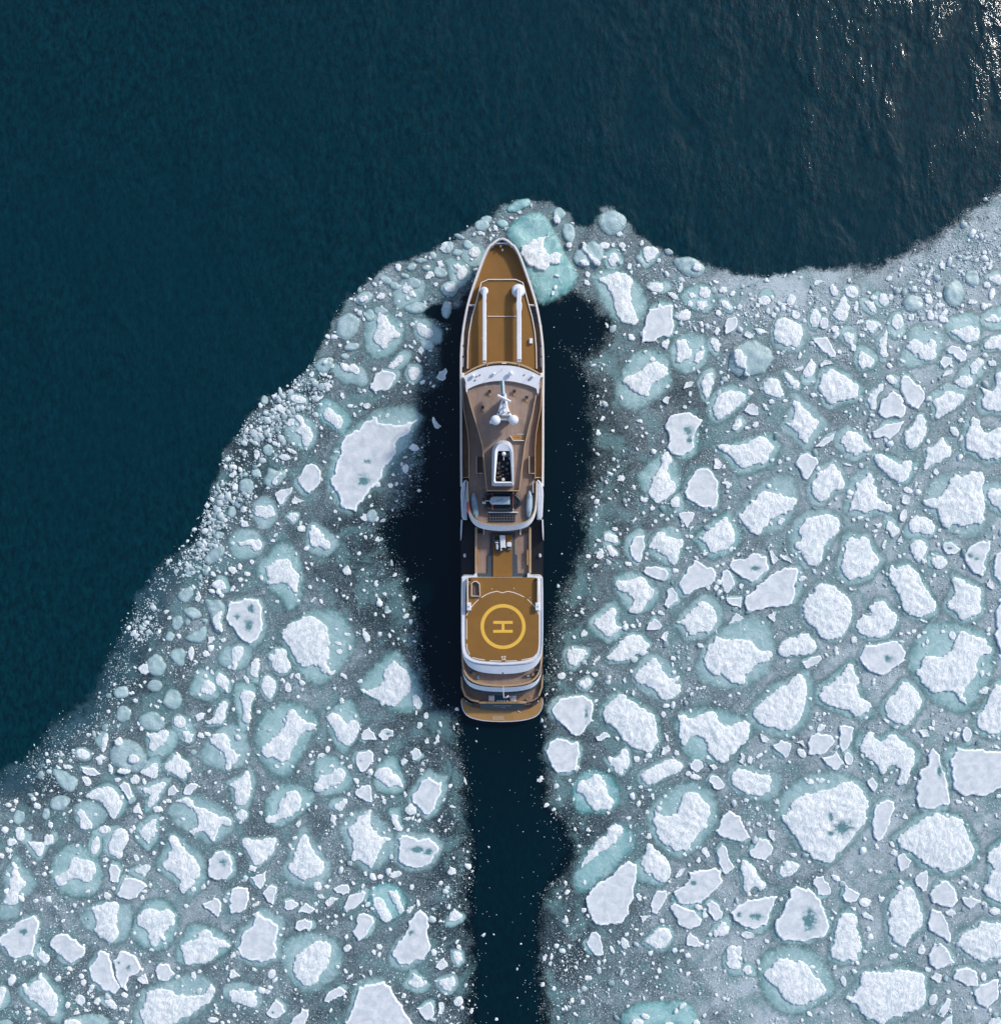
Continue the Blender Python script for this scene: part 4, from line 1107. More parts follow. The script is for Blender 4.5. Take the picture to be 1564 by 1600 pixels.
p 410,650 450,590 520,520 650,430 730,365 795,390 790,470 770,560 775,640 735,700 740,760 690,820 560,845 470,820 430,740 | large smooth white pear shaped plate leaning on the turquoise slab # large pear shaped plate
w 820,380 870,300 870,230 910,235 960,300 1040,370 1055,430 1045,490 990,535 930,490 910,450 870,460
p 415,980 450,910 490,900 530,980 545,1070 500,1080 440,1030
s 705 985 28 52 -10
s 610 1035 18 30 -20
s 815 640 20 38 -20
p 900,700 930,620 970,590 1020,590 1025,640 980,710 950,765 910,745
p 820,780 885,785 845,835
w 850,975 910,920 960,870 1020,865 1060,910 1050,970 990,1035 900,1010 ; f1.15
p 1075,600 1140,560 1190,510 1190,450 1270,430 1391,412 1435,445 1447,510 1400,567 1269,680 1180,690 1110,680 ; o 1222,528,30,20 | smooth kidney shaped plate with a dark hole near its left end # kidney shaped plate with a hole
p 1085,480 1120,430 1160,420 1140,470 1100,490
p 1050,710 1090,685 1160,720 1240,750 1285,800 1270,850 1200,880 1140,860 1100,790
p 1175,940 1200,900 1250,940 1305,990 1270,1010 1180,1000
s 1265 712 28 18 20
s 1310 770 20 28 -20
s 270 600 20 22 20
s 430 1250 20 30
s 1265 358 16 24 20
G 640,1564 680,1480 780,1420 900,1400 1120,1390 1200,1400 1260,1480 1320,1600 1300,1700 700,1700 | turquoise sunken floe scattered with white chips at the bottom frame edge # sunken turquoise floe at the bottom edge
+w e 860 1530 30 18 20
+w e 800 1580 48 30 0
+w e 1140 1450 32 12 -30
+w e 1090 1490 12 22 20
+w e 1245 1585 26 24 0
+w e 1040 1590 30 16 0
s 100 1095 16 28 30
s 150 1090 12 26 10
s 85 1300 16 20
s 170 1330 16 16
s 310 1420 18 22
s 1085 1040 20 22
s 1185 1080 20 20
T 1080 1290 5.161
p 465,200 510,160 540,100 600,110 655,180 640,230 590,275 530,265 480,245
p 200,215 240,145 275,170 290,230 345,330 275,390 235,330
w 400,275 440,280 490,310 540,420 605,465 570,530 520,490 490,490 425,555 415,430 ; f1.15
w 700,350 760,280 875,310 840,370 740,420 705,390 ; f1.12
p 975,470 1000,410 1060,405 1100,460 1115,550 1060,560 1010,550
s 1155 415 35 22 40
p 310,700 380,640 450,590 590,570 690,570 660,640 620,730 600,800 510,830 400,800 340,760 ; o 515,730,50,28 ; o 380,715,20,20 | white rimmed plate with grey pools pointing up right, bottom of the right field # white rimmed plate with grey pools
p 670,800 720,720 760,620 790,520 850,485 940,500 1030,590 1080,720 1105,800 1080,870 990,900 900,935 730,920 680,860 ; o 950,760,60,90 | large smooth bell shaped plate at the bottom of the right field # large bell shaped plate at the bottom right
p 120,640 160,600 220,650 250,700 240,745 190,765 140,700
w 165,860 220,800 270,770 310,830 290,870 210,900
p e 450 880 52 30 5
w 290,970 400,965 400,1020 380,1080 400,1150 330,1160 270,1110 285,1050
w 400,1160 430,1130 475,1125 490,1190 440,1205
w 570,1190 640,1140 700,1070 830,1080 930,1120 980,1210 1050,1260 1090,1330 1000,1400 900,1440 840,1450 730,1390 700,1310 620,1250 ; F 520,1150 600,1020 800,960 1000,1010 1130,1200 1150,1350 1030,1430 880,1520 700,1500 580,1350 | crumbly white heap fading into teal at the bottom of the right field # crumbly heap fading into teal
s 1220 1250 22 48 -20
s 605 930 22 16
s 640 340 14 22 20
s 55 660 30 22 30
s 105 720 22 28 -30
T 1304 1290 5.161
w 485,100 600,20 700,-60 820,-110 900,-60 960,-80 1040,10 1080,110 1125,200 1080,300 940,360 865,385 820,325 780,350 680,270 570,200 ; f1.15 | very large pale white floe with a blunt left point, lower right field # very large floe with a blunt left point
p 55,560 80,475 130,510 195,550 170,600 90,610
p 520,235 560,225 610,280 590,330 525,365
s 475 220 30 24
s 460 150 16 26 -40
p 640,440 680,380 735,360 735,520 700,530 655,480
s 238 617 45 36 -20
w 430,620 500,540 590,480 640,530 670,620 700,720 700,810 620,860 580,930 570,980 510,960 450,900 430,780 ; f1.2 | tall white floe tapering to a point at its bottom, lower right field # tall floe tapering downwards
p 760,550 800,490 850,445 920,470 970,540 985,600 930,660 850,640 780,610
p 1020,575 1090,565 1170,605 1090,670 1040,630
s 1130 485 28 24
s 1285 690 45 30
s 930 702 42 28 10
p 745,780 780,670 850,690 890,770 920,860 920,940 850,890 760,840
p 750,1040 800,950 850,945 910,1010 960,1100 880,1130 810,1155 760,1110 ; o 820,965,14,14
s 695 1000 28 42 10
p 950,1220 970,1160 1060,1140 1130,1170 1150,1285 1060,1290 960,1240
p 1115,1350 1160,1290 1310,1235 1300,1400 1220,1470 1140,1420
w 980,920 1050,850 1140,830 1170,760 1260,790 1360,770 1400,950 1342,1050 1230,1070 1190,1110 1130,1060 1030,1010 ; f1.2 | crusty white floe with a forked left end at the right frame edge near the bottom # crusty fork ended floe at the right edge
w 1180,510 1240,460 1220,250 1260,190 1340,130 1420,160 1420,600 1340,620 1250,590 ; f1.15
w 65,1385 200,1310 210,1180 330,1170 380,1190 500,1150 600,1170 720,1190 710,1290 735,1380 680,1470 500,1530 420,1560 380,1620 330,1570 200,1500 130,1410 ; f1.12 | huge white slab with a thin point to its left in the bottom right corner # huge slab in the bottom right corner
w 20,760 50,705 150,705 180,740 170,860 220,960 170,1100 110,1070 60,1100 0,1070 -40,1050 -20,950 0,860 ; f1.15
p 765,1220 800,1185 860,1210 835,1265
s 745 1160 28 16 30
g e 890 1230 28 28
s 1195 1220 34 24
s 790 1400 36 48
p 820,1520 850,1460 900,1390 930,1400 910,1480 870,1540 ; o 845,1515,12,12
p 830,1610 880,1570 940,1530 945,1640 880,1660
w 1220,1600 1260,1550 1320,1535 1342,1580 1340,1650 1240,1650
s 15 430 24 20 30
"""
# ================================================================ THE ICE
random.seed(11)
rng = np.random.default_rng(5)

def px2w(p):
    return np.array([(p[0] - 782.0) * 0.1, (800.0 - p[1]) * 0.1])
def inside(pts, poly):
    """vectorised point in polygon"""
    x, y = pts[:, 0], pts[:, 1]
    c = np.zeros(len(pts), bool)
    n = len(poly)
    for i in range(n):
        x1, y1 = poly[i]; x2, y2 = poly[(i + 1) % n]
        if y1 == y2: continue
        c ^= ((y1 > y) != (y2 > y)) & (x < (x2 - x1) * (y - y1) / (y2 - y1) + x1)
    return c
def seg_dist(pts, poly, closed=True):
    d = np.full(len(pts), 1e9)
    n = len(poly)
    for i in range(n if closed else n - 1):
        a = np.asarray(poly[i]); b = np.asarray(poly[(i + 1) % n]); ab = b - a
        L2 = max(float(ab @ ab), 1e-9)
        t = np.clip(((pts - a) @ ab) / L2, 0, 1)
        q = pts - a - t[:, None] * ab
        d = np.minimum(d, np.hypot(q[:, 0], q[:, 1]))
    return d
def area(p):
    p = np.asarray(p); x, y = p[:, 0], p[:, 1]
    return 0.5 * float(np.sum(x * np.roll(y, -1) - y * np.roll(x, -1)))
def ell(cx, cy, rx, ry, a, n=14, jag=0.12, rs=None):
    rs = rs or random
    out = []
    ph = rs.uniform(0, 6.28)
    for i in range(n):
        t = 2 * math.pi * i / n
        r = 1 + jag * math.sin(2 * t + ph) * 0.6 + rs.uniform(-jag, jag)
        x, y = rx * math.cos(t) * r, ry * math.sin(t) * r
        ca, sa = math.cos(R(a)), math.sin(R(a))
        out.append((cx + x * ca - y * sa, cy + x * sa + y * ca))
    return out
def chaikin(p, it=1):
    for _ in range(it):
        q = []
        for i in range(len(p)):
            a = np.asarray(p[i]); b = np.asarray(p[(i + 1) % len(p)])
            q += [a * 0.8 + b * 0.2, a * 0.2 + b * 0.8]
        p = q
    return p
def fractal(p, amp, step, rs):
    """midpoint displacement of a closed outline down to a step in metres"""
    p = [np.asarray(q, float) for q in p]
    for _ in range(6):
        q, more = [], False
        for i in range(len(p)):
            a, b = p[i], p[(i + 1) % len(p)]
            q.append(a)
            l = float(np.hypot(*(b - a)))
            if l > step:
                nrm = np.array([-(b - a)[1], (b - a)[0]]) / l
                q.append((a + b) / 2 + nrm * rs.gauss(0, amp) * l)
                more = True
        p = q
        if not more: break
    out = [p[0]]
    for q in p[1:]:
        if np.hypot(*(q - out[-1])) > step * 0.3: out.append(q)
    return np.array(out)

def triangulate(poly, spacing, rs):
    poly = np.asarray(poly)
    lo, hi = poly.min(0), poly.max(0)
    nx = max(2, int((hi[0] - lo[0]) / spacing) + 2); ny = max(2, int((hi[1] - lo[1]) / spacing) + 2)
    gx, gy = np.meshgrid(np.arange(nx) * spacing + lo[0], np.arange(ny) * spacing + lo[1])
    g = np.stack([gx.ravel(), gy.ravel()], 1)
    g[:, 0] += (np.arange(len(g)) // nx % 2) * spacing * 0.5
    g += np.random.default_rng(rs.randrange(10 ** 6)).uniform(-0.22, 0.22, g.shape) * spacing
    g = g[inside(g, poly)]
    if len(g): g = g[seg_dist(g, poly) > spacing * 0.35]
    if not len(g): g = poly.mean(0)[None, :]
    vs = [Vector(q) for q in np.vstack([poly, g])]
    r = delaunay_2d_cdt(vs, [], [list(range(len(poly)))], 1, 1e-5)
    v2 = np.array([(q[0], q[1]) for q in r[0]])
    f = [tuple(t) for t in r[2]]
    return v2, f
def boundary_loop(nv, faces):
    cnt = {}
    for f in faces:
        for i in range(len(f)):
            a, b = f[i], f[(i + 1) % len(f)]
            cnt[(a, b)] = 1
    return [(a, b) for (a, b) in cnt if (b, a) not in cnt]
def ridged(x, y, s, seed, ang, stretch):
    ca, sa = math.cos(ang), math.sin(ang)
    u, v = (x * ca + y * sa) * s, (-x * sa + y * ca) * s * stretch
    return noise.ridged_multi_fractal(Vector((u + seed, v, seed * 0.37)), 0.9, 2.1, 4, 1.0, 2.0, noise_basis='PERLIN_ORIGINAL')

def cap_mesh(poly, kind, rs, ponds=(), base=0.0):
    a = abs(area(poly)); size = math.sqrt(a)
    sp = min(0.27, max(0.13, size / 11))
    v2, f = triangulate(poly, sp, rs)
    d = seg_dist(v2, poly)
    n = len(v2)
    seed = rs.uniform(0, 90); ang = rs.uniform(0, 3.14)
    H = 0.05 * size ** 0.75
    z = np.zeros(n); rim = np.zeros(n); pond = np.zeros(n)
    R0 = max(0.3, size * 0.28)
    for (cx, cy, rx, ry) in ponds:
        q = ((v2[:, 0] - cx) / rx) ** 2 + ((v2[:, 1] - cy) / ry) ** 2
        pond = np.maximum(pond, np.clip(1.2 - 0.62 * np.sqrt(q), 0, 1.0))
    for i in range(n):
        x, y = v2[i]; di = d[i]
        if kind == 'p':
            nz = noise.fractal(Vector((x * 0.55 + seed, y * 0.55, seed)), 1.0, 2.0, 4)
            rg = ridged(x, y, 0.5, seed, ang, 0.6)
            rim[i] = math.exp(-(di / (0.11 + 0.02 * size)) ** 2) * (1 + 0.5 * nz) + max(0.0, rg - 1.75) * 0.7
            z[i] = 0.16 + 0.03 * size ** 0.5 + 0.06 * rim[i] + 0.03 * nz
        else:
            rg = ridged(x, y, 0.75 + 0.5 / (1 + size), seed, ang, 0.55)
            nz = noise.fractal(Vector((x * 1.7 + seed, y * 1.7, seed)), 1.0, 2.0, 4)
            k = min(1.0, di / R0); k = k * k * (3 - 2 * k)
            z[i] = 0.16 + 0.012 * size + H * k * (0.55 + 0.25 * nz) + min(1, di / 0.4) * (0.085 * (rg - 0.9) * min(1.0, 0.45 + 0.13 * size) + 0.035 * nz)
        if pond[i] > 0.4: z[i] -= 0.07 * min(1, (pond[i] - 0.4) * 2)
    z = np.maximum(z, 0.15) + base
    verts = [(v2[i][0], v2[i][1], z[i]) for i in range(n)]
    faces = list(f)
    ring = boundary_loop(n, f)
    idx = {}
    for a_, b_ in ring:
        for q in (a_, b_):
            if q not in idx:
                idx[q] = len(verts)
                c = v2[q]
                verts.append((c[0], c[1], -0.12 + base * 0.5))
        faces.append((b_, a_, idx[a_], idx[b_]))
    extra = len(verts) - n
    at = {'rim': list(rim) + [0.4] * extra, 'pond': list(pond) + [0.0] * extra}
    return verts, faces, at
def foot_mesh(poly, rs, z0, high=0.12, fade=None, lump=False):
    a = abs(area(poly)); size = math.sqrt(a)
    sp = min(0.7, max(0.18, size / 11))
    v2, f = triangulate(poly, sp, rs)
    d = seg_dist(v2, poly)
    R0 = fade or max(0.25, min(1.7, size * 0.20))
    t = np.clip(d / R0, 0, 1)
    verts = []
    seed = rs.uniform(0, 50)
    for i in range(len(v2)):
        k = t[i] * t[i] * (3 - 2 * t[i])
        nz = noise.fractal(Vector((v2[i][0] * 0.7 + seed, v2[i][1] * 0.7, seed)), 1.0, 2.0, 3)
        verts.append((v2[i][0], v2[i][1], z0 + high * k * (1 + 0.6 * nz)))
    tt = np.clip(t * 0.62 + np.clip(d / (size * 0.45), 0, 1) * 0.38, 0, 1)
    return verts, list(f), {'thick': tt}

# ---- read the survey of the floes
items = []
T = (0, 0, 1)
for ln in ICE.strip().splitlines():
    ln = ln.strip()
    if not ln: continue
    if ln.startswith('T '):
        T = tuple(float(q) for q in ln.split()[1:]); continue
    ref = lab = None
    if '|' in ln:
        ln, lab = ln.split('|'); lab, ref = [q.strip() for q in lab.split('#')]
    parts = [q.strip() for q in ln.split(';')]
    def conv(p):
        q = px2w((T[0] + p[0] / T[2], T[1] + p[1] / T[2])); return (q[0], q[1])
    def shape(tok):
        if tok[0] == 'e':
            v = [float(q) for q in tok[1:]] + [0] * 5
            return ell(v[0], v[1], v[2], v[3], v[4], 12, 0.10)
        return [tuple(float(c) for c in q.split(',')) for q in tok]
    tok = parts[0].split()
    k = tok[0]
    bright = k == 'G'
    if bright: k = 'g'
    if k == 's':
        v = [float(q) for q in tok[1:]]
        if len(v) < 4: v += [v[2]] if len(v) == 3 else []
        if len(v) < 5: v += [random.uniform(0, 90)]
        pz = ell(v[0], v[1], v[2], v[3], v[4], random.choice((7, 8, 9)), 0.16)
    else:
        pz = shape(tok[1:])
    it = dict(kind=k, poly=[conv(p) for p in pz], label=lab, ref=ref, foot=None, ponds=[], deep=bright, extra=[])
    for o in parts[1:]:
        t0 = o.split()[0] if o else ''
        if t0.startswith('f'):
            s_ = t0[1:]
            if s_.startswith('G'): it['deep'] = True; s_ = s_[1:]
            v = [float(q) for q in s_.split(',')] + [0, 0]
            P = np.array(pz); c = P.mean(0)
            # widen by an offset rather than a pure scale so that arms are filled in
            hull = np.array(P)
            rad = np.hypot(*(hull - c).T).mean()
            q = c + (hull - c) * (1 + (v[0] - 1) * 0.55) + (hull - c) / np.maximum(np.hypot(*(hull - c).T), 1e-6)[:, None] * rad * (v[0] - 1) * 0.6 + np.array(v[1:3])
            it['foot'] = [conv(p) for p in q]
        elif t0 in ('F', 'FG'):
            it['deep'] = t0 == 'FG'
            it['foot'] = [conv(p) for p in shape(o.split()[1:])]
        elif t0 == 'o':
            v = [float(q) for q in o.replace('o', '', 1).replace(',', ' ').split()]
            q = conv((v[0], v[1]))
            it['ponds'].append((q[0], q[1], v[2] / T[2] * 0.1, v[3] / T[2] * 0.1))
    if k == '+w': items[-1]['extra'].append(it['poly'])
    else: items.append(it)

for it in items:
    if area(it['poly']) < 0: it['poly'] = it['poly'][::-1]
    if it['foot'] and area(it['foot']) < 0: it['foot'] = it['foot'][::-1]
    it['extra'] = [p[::-1] if area(p) < 0 else p for p in it['extra']]
    it['area'] = abs(area(it['poly'])); it['foot_given'] = it['foot'] is not None
    P = np.array(it['poly']); it['c'] = P.mean(0)
    if it['foot']:
        F_ = np.array(it['foot']); fc = F_.mean(0); fr = np.hypot(*(F_ - fc).T)[:, None]
        it['foot'] = [tuple(q) for q in F_ + (F_ - fc) / np.maximum(fr, 1e-6) * (0.36 + 0.13 * fr.mean())]
    elif it['kind'] in 'wp' and it['area'] > (0.5 if it['kind'] == 'w' else 1.4):
        c = it['c']; rad = np.hypot(*(P - c).T)[:, None]
        k_ = 1.0 if it['kind'] == 'w' else 0.62
        hs = random.Random(int(abs(c[0] * 97 + c[1] * 131) * 10))
        ph, ph2 = hs.uniform(0, 6.28), hs.uniform(0, 6.28)
        th_ = np.arctan2(P[:, 1] - c[1], P[:, 0] - c[0])[:, None]
        vary = 0.75 + 0.75 * np.cos(th_ - ph) + 0.35 * np.cos(2 * th_ - ph2)
        if it['kind'] == 'w' or hs.random() < 0.75:
            it['foot'] = [tuple(q) for q in P + (P - c) / np.maximum(rad, 1e-6) * ((0.60 + 0.34 * rad.mean()) * k_ * np.clip(vary, 0.12, 2.2))]

# ---- which floes are individuals: the largest 300 snow covered ones, all the bare lumps that read as such
snowy = sorted([i for i in items if i['kind'] != 'g'], key=lambda i: -(i['area'] + (2 if i['ref'] else 0)))
single = set(id(i) for i in snowy[:300])
single |= set(id(i) for i in items if i['kind'] == 'g')

# ---- descriptions
def describe(it):
    P = np.array(it['poly']); c = P.mean(0)
    cov = np.cov((P - c).T); ev, vec = np.linalg.eigh(cov)
    asp = math.sqrt(max(ev[1], 1e-6) / max(ev[0], 1e-6))
    th = math.degrees(math.atan2(vec[1, 1], vec[0, 1])) % 180
    a = it['area']
    size = 'tiny' if a < 0.7 else 'small' if a < 2.5 else 'medium' if a < 8 else 'big'
    far = np.hypot(*(P - c).T)
    comp = a / (math.pi * far.max() ** 2)
    if asp > 2.0: sh = 'long thin'
    elif asp > 1.45: sh = 'oblong'
    elif comp < 0.45 and len(P) <= 6: sh = 'three cornered'
    elif comp < 0.48: sh = 'ragged'
    elif comp > 0.72: sh = 'round'
    else: sh = 'blocky'
    tilt = ''
    if asp > 1.45:
        tilt = 'standing upright' if 65 < th < 115 else 'lying level' if th < 22 or th > 158 else 'slanting up right' if th < 90 else 'slanting down right'
    what = {'w': 'white snowy floe', 'p': 'smooth white plate', 's': 'white ice block', 'g': 'bare teal ice lump'}[it['kind']]
    if it['kind'] == 'g' and it['extra']: what = 'snow dabbed teal ice lump'
    if it['kind'] == 'w' and it['foot_given'] and a > 0.8: what = 'white floe on teal foot'
    if it['kind'] == 'p' and it['ponds']: what = 'holed white plate'
    return size, sh, tilt, what
lm = [i for i in items if i['ref'] and id(i) in single]
DIRS = ['right of', 'above right of', 'above', 'above left of', 'left of', 'below left of', 'below', 'below right of']
def relation(it, m):
    v = it['c'] - m['c']
    s = int(((math.degrees(math.atan2(v[1], v[0])) + 22.5) % 360) // 45)
    return DIRS[s]
used = {}
for it in items:
    if id(it) in single and it['label']:
        used[it['label']] = it
todo = sorted([i for i in items if id(i) in single and not i['label']], key=lambda i: -i['area'])
for it in todo:
    size, sh, tilt, what = describe(it)
    short = {'w': 'snowy floe', 'p': 'white plate', 's': 'ice block', 'g': 'teal lump'}[it['kind']]
    near = sorted(lm, key=lambda m: np.hypot(*(m['c'] - it['c'])))[:6]
    cands = []
    for rank, m in enumerate(near):
        dd = np.hypot(*(m['c'] - it['c'])) - math.sqrt(m['area'] / 3.14) - math.sqrt(it['area'] / 3.14)
        close = 'just ' if dd < 1.2 else ''
        for body in (f'{size} {sh} {what}' + (f' {tilt}' if tilt else ''), f'{size} {sh} {what}', f'{size} {what}', f"{size} {short}"):
            t = f"{body}, {close}{relation(it, m)} the {m['ref']}"
            if len(t.replace(',', '').split()) <= 16: cands.append((rank, t)); break
    pick = next((t for _, t in cands if t not in used), None)
    if pick is None:
        # tell two alike apart by which lies closer to the same landmark
        t = cands[0][1]
        for wd in ('farther', 'farthest', 'second farthest', 'third farthest'):
            q = wd + ' ' + t
            if q not in used: pick = q; break
    used[pick] = it; it['label'] = pick

GROUP = 'ice floes of the broken pack ice'
GROUPL = 'bare ice lumps in the broken pack ice'
caps_all, foots_all = [], []
frag_v, frag_f, frag_a, frag_p = [], [], [], []
for k_, it in enumerate(items):
    rs = random.Random(1000 + k_)
    size = math.sqrt(it['area'])
    kind = 'w' if it['kind'] == 's' else it['kind']
    st = max(0.16, min(0.30, size / 9))
    amp = {'w': 0.16, 'p': 0.09, 'g': 0.08}[kind]
    P = it['poly']
    if kind != 'p' and size > 1.0: P = chaikin(P, 1)
    poly = fractal(P, amp, st, rs)
    caps_all.append(poly) if kind != 'g' else foots_all.append(poly)
    if id(it) not in single:
        v, f, at = cap_mesh(poly, kind, rs, it['ponds'])
        o = len(frag_v); frag_v += v; frag_f += [tuple(q + o for q in t) for t in f]
        frag_a += at['rim']; frag_p += at['pond']
        continue
    cx, cy = poly.mean(0)
    z0 = 0.04 + rs.uniform(0, 0.04)
    if kind == 'g':
        v, f, at = foot_mesh(fractal(chaikin(it['poly']), 0.07, max(0.2, size / 8), rs), rs, 0.05 + rs.uniform(0, 0.04), min(0.14 + 0.035 * size, 0.36), max(0.3, min(1.3, 0.15 * size)))
        if it['extra']:
            root = empty('ice_lump', cx, cy)
            link('wet_ice', v, f, M['FG' if it['deep'] else 'g'], root, True, at)
            for ex in it['extra']:
                pe = fractal(ex, 0.16, 0.2, rs); caps_all.append(pe)
                v, f, at = cap_mesh(pe, 'w', rs, (), 0.10 + 1.2 * min(0.14 + 0.035 * size, 0.36))
                link('snow_patch', v, f, M['w'], root, True, at)
        else:
            root = link('ice_lump', v, f, M['FG' if it['deep'] else 'g'], None, True, at, (cx, cy, 0))
        tag(root, it['label'], 'ice lump', GROUPL)
        continue
    if it['foot']:
        root = empty('ice_floe', cx, cy)
        fp = fractal(chaikin(it['foot'], 2), 0.07, max(0.22, size / 8), rs)
        foots_all.append(fp)
        v, f, at = foot_mesh(fp, rs, z0, 0.035, max(0.35, min(2.2, math.sqrt(abs(area(fp))) * 0.22)))
        link('ice_foot', v, f, M['FG' if it['deep'] else 'F'], root, True, at)
        v, f, at = cap_mesh(poly, kind, rs, it['ponds'])
        link('snow_cap', v, f, M[kind], root, True, at)
        for ex in it['extra']:
            pe = fractal(ex, 0.12, 0.18, rs); caps_all.append(pe)
            v, f, at = cap_mesh(pe, 'w', rs)
            link('snow_cap', v, f, M['w'], root, True, at)
    else:
        v, f, at = cap_mesh(poly, kind, rs, it['ponds'])
        root = link('ice_floe', v, f, M[kind], None, True, at, (cx, cy, 0))
    tag(root, it['label'], 'ice floe', GROUP)
o = link('ice_fragments', frag_v, frag_f, M['w'], None, True, {'rim': frag_a, 'pond': frag_p})
tag(o, 'hand sized to table sized white ice fragments strewn between the larger floes', 'ice fragments', None, 'stuff')

# ---- slush: where the grease ice lies
POOL = [(735, 470), (712, 505), (705, 545), (706, 590), (699, 610), (671, 626), (665, 650), (672, 676), (671, 710), (664, 745), (655, 775), (640, 802),
        (612, 830), (622, 858), (642, 885), (650, 925), (664, 975), (662, 1020), (676, 1064), (690, 1094), (716, 1104), (722, 1132), (727, 1170), (735, 1230),
        (741, 1290), (745, 1345), (737, 1400), (747, 1500), (741, 1560), (745, 1640), (745, 1800)]
LEFT = [(-300, 1190), (0, 1194), (30, 1180), (62, 1146), (95, 1110), (130, 1085), (146, 1055), (170, 1008), (192, 960), (210, 925), (246, 872), (292, 838),
        (320, 790), (335, 745), (350, 702), (385, 655), (410, 622), (455, 598), (490, 560), (510, 520), (532, 474), (560, 450), (600, 420), (650, 397),
        (700, 375), (735, 350), (780, 330)] + [(783, 400), (760, 440)] + POOL + [(-300, 1800)]
RPOOL = [(846, 478), (880, 468), (905, 463), (922, 485), (942, 500), (938, 525), (906, 552), (884, 548), (893, 566), (906, 592), (912, 612), (910, 650), (911, 700), (907, 755),
         (893, 780), (897, 815), (905, 850), (886, 880), (871, 918), (858, 960), (851, 1000), (846, 1020), (849, 1090), (843, 1130), (845, 1200), (842, 1262), (868, 1288), (882, 1330),
         (852, 1380), (838, 1420), (835, 1500), (840, 1560), (850, 1640), (850, 1800)]
RIGHT = [(780, 400), (740, 345), (772, 330), (800, 310), (830, 308), (862, 318), (892, 330), (905, 352), (930, 348), (938, 326), (960, 322), (986, 345), (1000, 368), (1030, 384), (1060, 398),
         (1110, 414), (1140, 426), (1160, 432), (1220, 428), (1280, 420), (1340, 415), (1400, 394), (1440, 374), (1500, 328), (1564, 288), (1900, 120), (1900, 1800)] + RPOOL[::-1] + [(840, 430)]
def wp(P): return [tuple(px2w(p)) for p in P]
LEFTW, RIGHTW = wp(LEFT), wp(RIGHT)
SEA_L = wp(LEFT[:27]); SEA_R = wp(RIGHT[1:26])
POOLW, RPOOLW = wp(POOL), wp(RPOOL)
# (cx, cy, rx, ry, density change, tone change) in photo pixels
SPOTS = [(686, 489, 22, 12, -1.6, 0), (545, 850, 70, 40, -0.45, -0.3), (600, 930, 70, 80, -0.3, -0.4), (640, 840, 40, 40, -0.4, -0.3), (655, 720, 25, 60, -0.15, -0.2),
         (560, 820, 60, 40, -0.1, -0.25), (700, 560, 40, 60, -0.45, -0.2), (945, 690, 38, 95, -0.40, -0.36), (900, 520, 45, 40, -0.3, -0.2), (1085, 720, 35, 60, -0.15, -0.25),
         (960, 800, 80, 60, -0.18, -0.28), (900, 960, 60, 90, -0.1, -0.22), (870, 1320, 60, 60, -0.45, -0.25), (890, 1450, 70, 150, -0.05, -0.25), (690, 1200, 50, 150, -0.02, -0.2),
         (680, 1400, 70, 150, 0, -0.18), (395, 700, 60, 60, -0.1, -0.2), (420, 740, 40, 40, -0.2, -0.2), (350, 760, 40, 50, 0.1, -0.15), (230, 1080, 60, 40, -0.25, -0.3),
         (90, 1235, 110, 40, -0.2, -0.3), (220, 1010, 40, 60, -0.25, -0.3), (310, 900, 50, 40, -0.2, -0.25), (800, 340, 80, 20, -0.1, 0), (1300, 470, 300, 60, 0.2, 0.22), (1480, 370, 120, 50, -0.1, 0.15),
         (1180, 455, 80, 30, 0.3, 0.3), (1400, 700, 250, 300, 0.1, 0.14), (1200, 1560, 180, 80, 0.15, 0.30), (1420, 1250, 220, 350, 0.1, 0.22), (1010, 530, 60, 60, 0, -0.1), (1120, 600, 70, 50, 0, -0.15),
         (1330, 660, 60, 50, 0, -0.25), (1060, 640, 40, 60, -0.2, -0.3), (200, 1400, 250, 150, 0.1, 0.12), (330, 1250, 160, 160, 0.05, 0.08), (560, 640, 60, 40, 0, -0.1), (970, 1180, 60, 120, 0, -0.12),
         (1010, 1060, 50, 50, 0, 0.05), (872, 505, 5, 22, 0.55, 0), (903, 520, 5, 26, 0.6, 0), (886, 545, 16, 6, 0.6, 0), (893, 492, 16, 4, 0.5, 0), (862, 525, 5, 14, 0.4, 0), (620, 450, 90, 60, 0.1, 0.1), (930, 440, 70, 60, 0.1, 0.15), (640, 1130, 80, 40, 0, -0.15)]
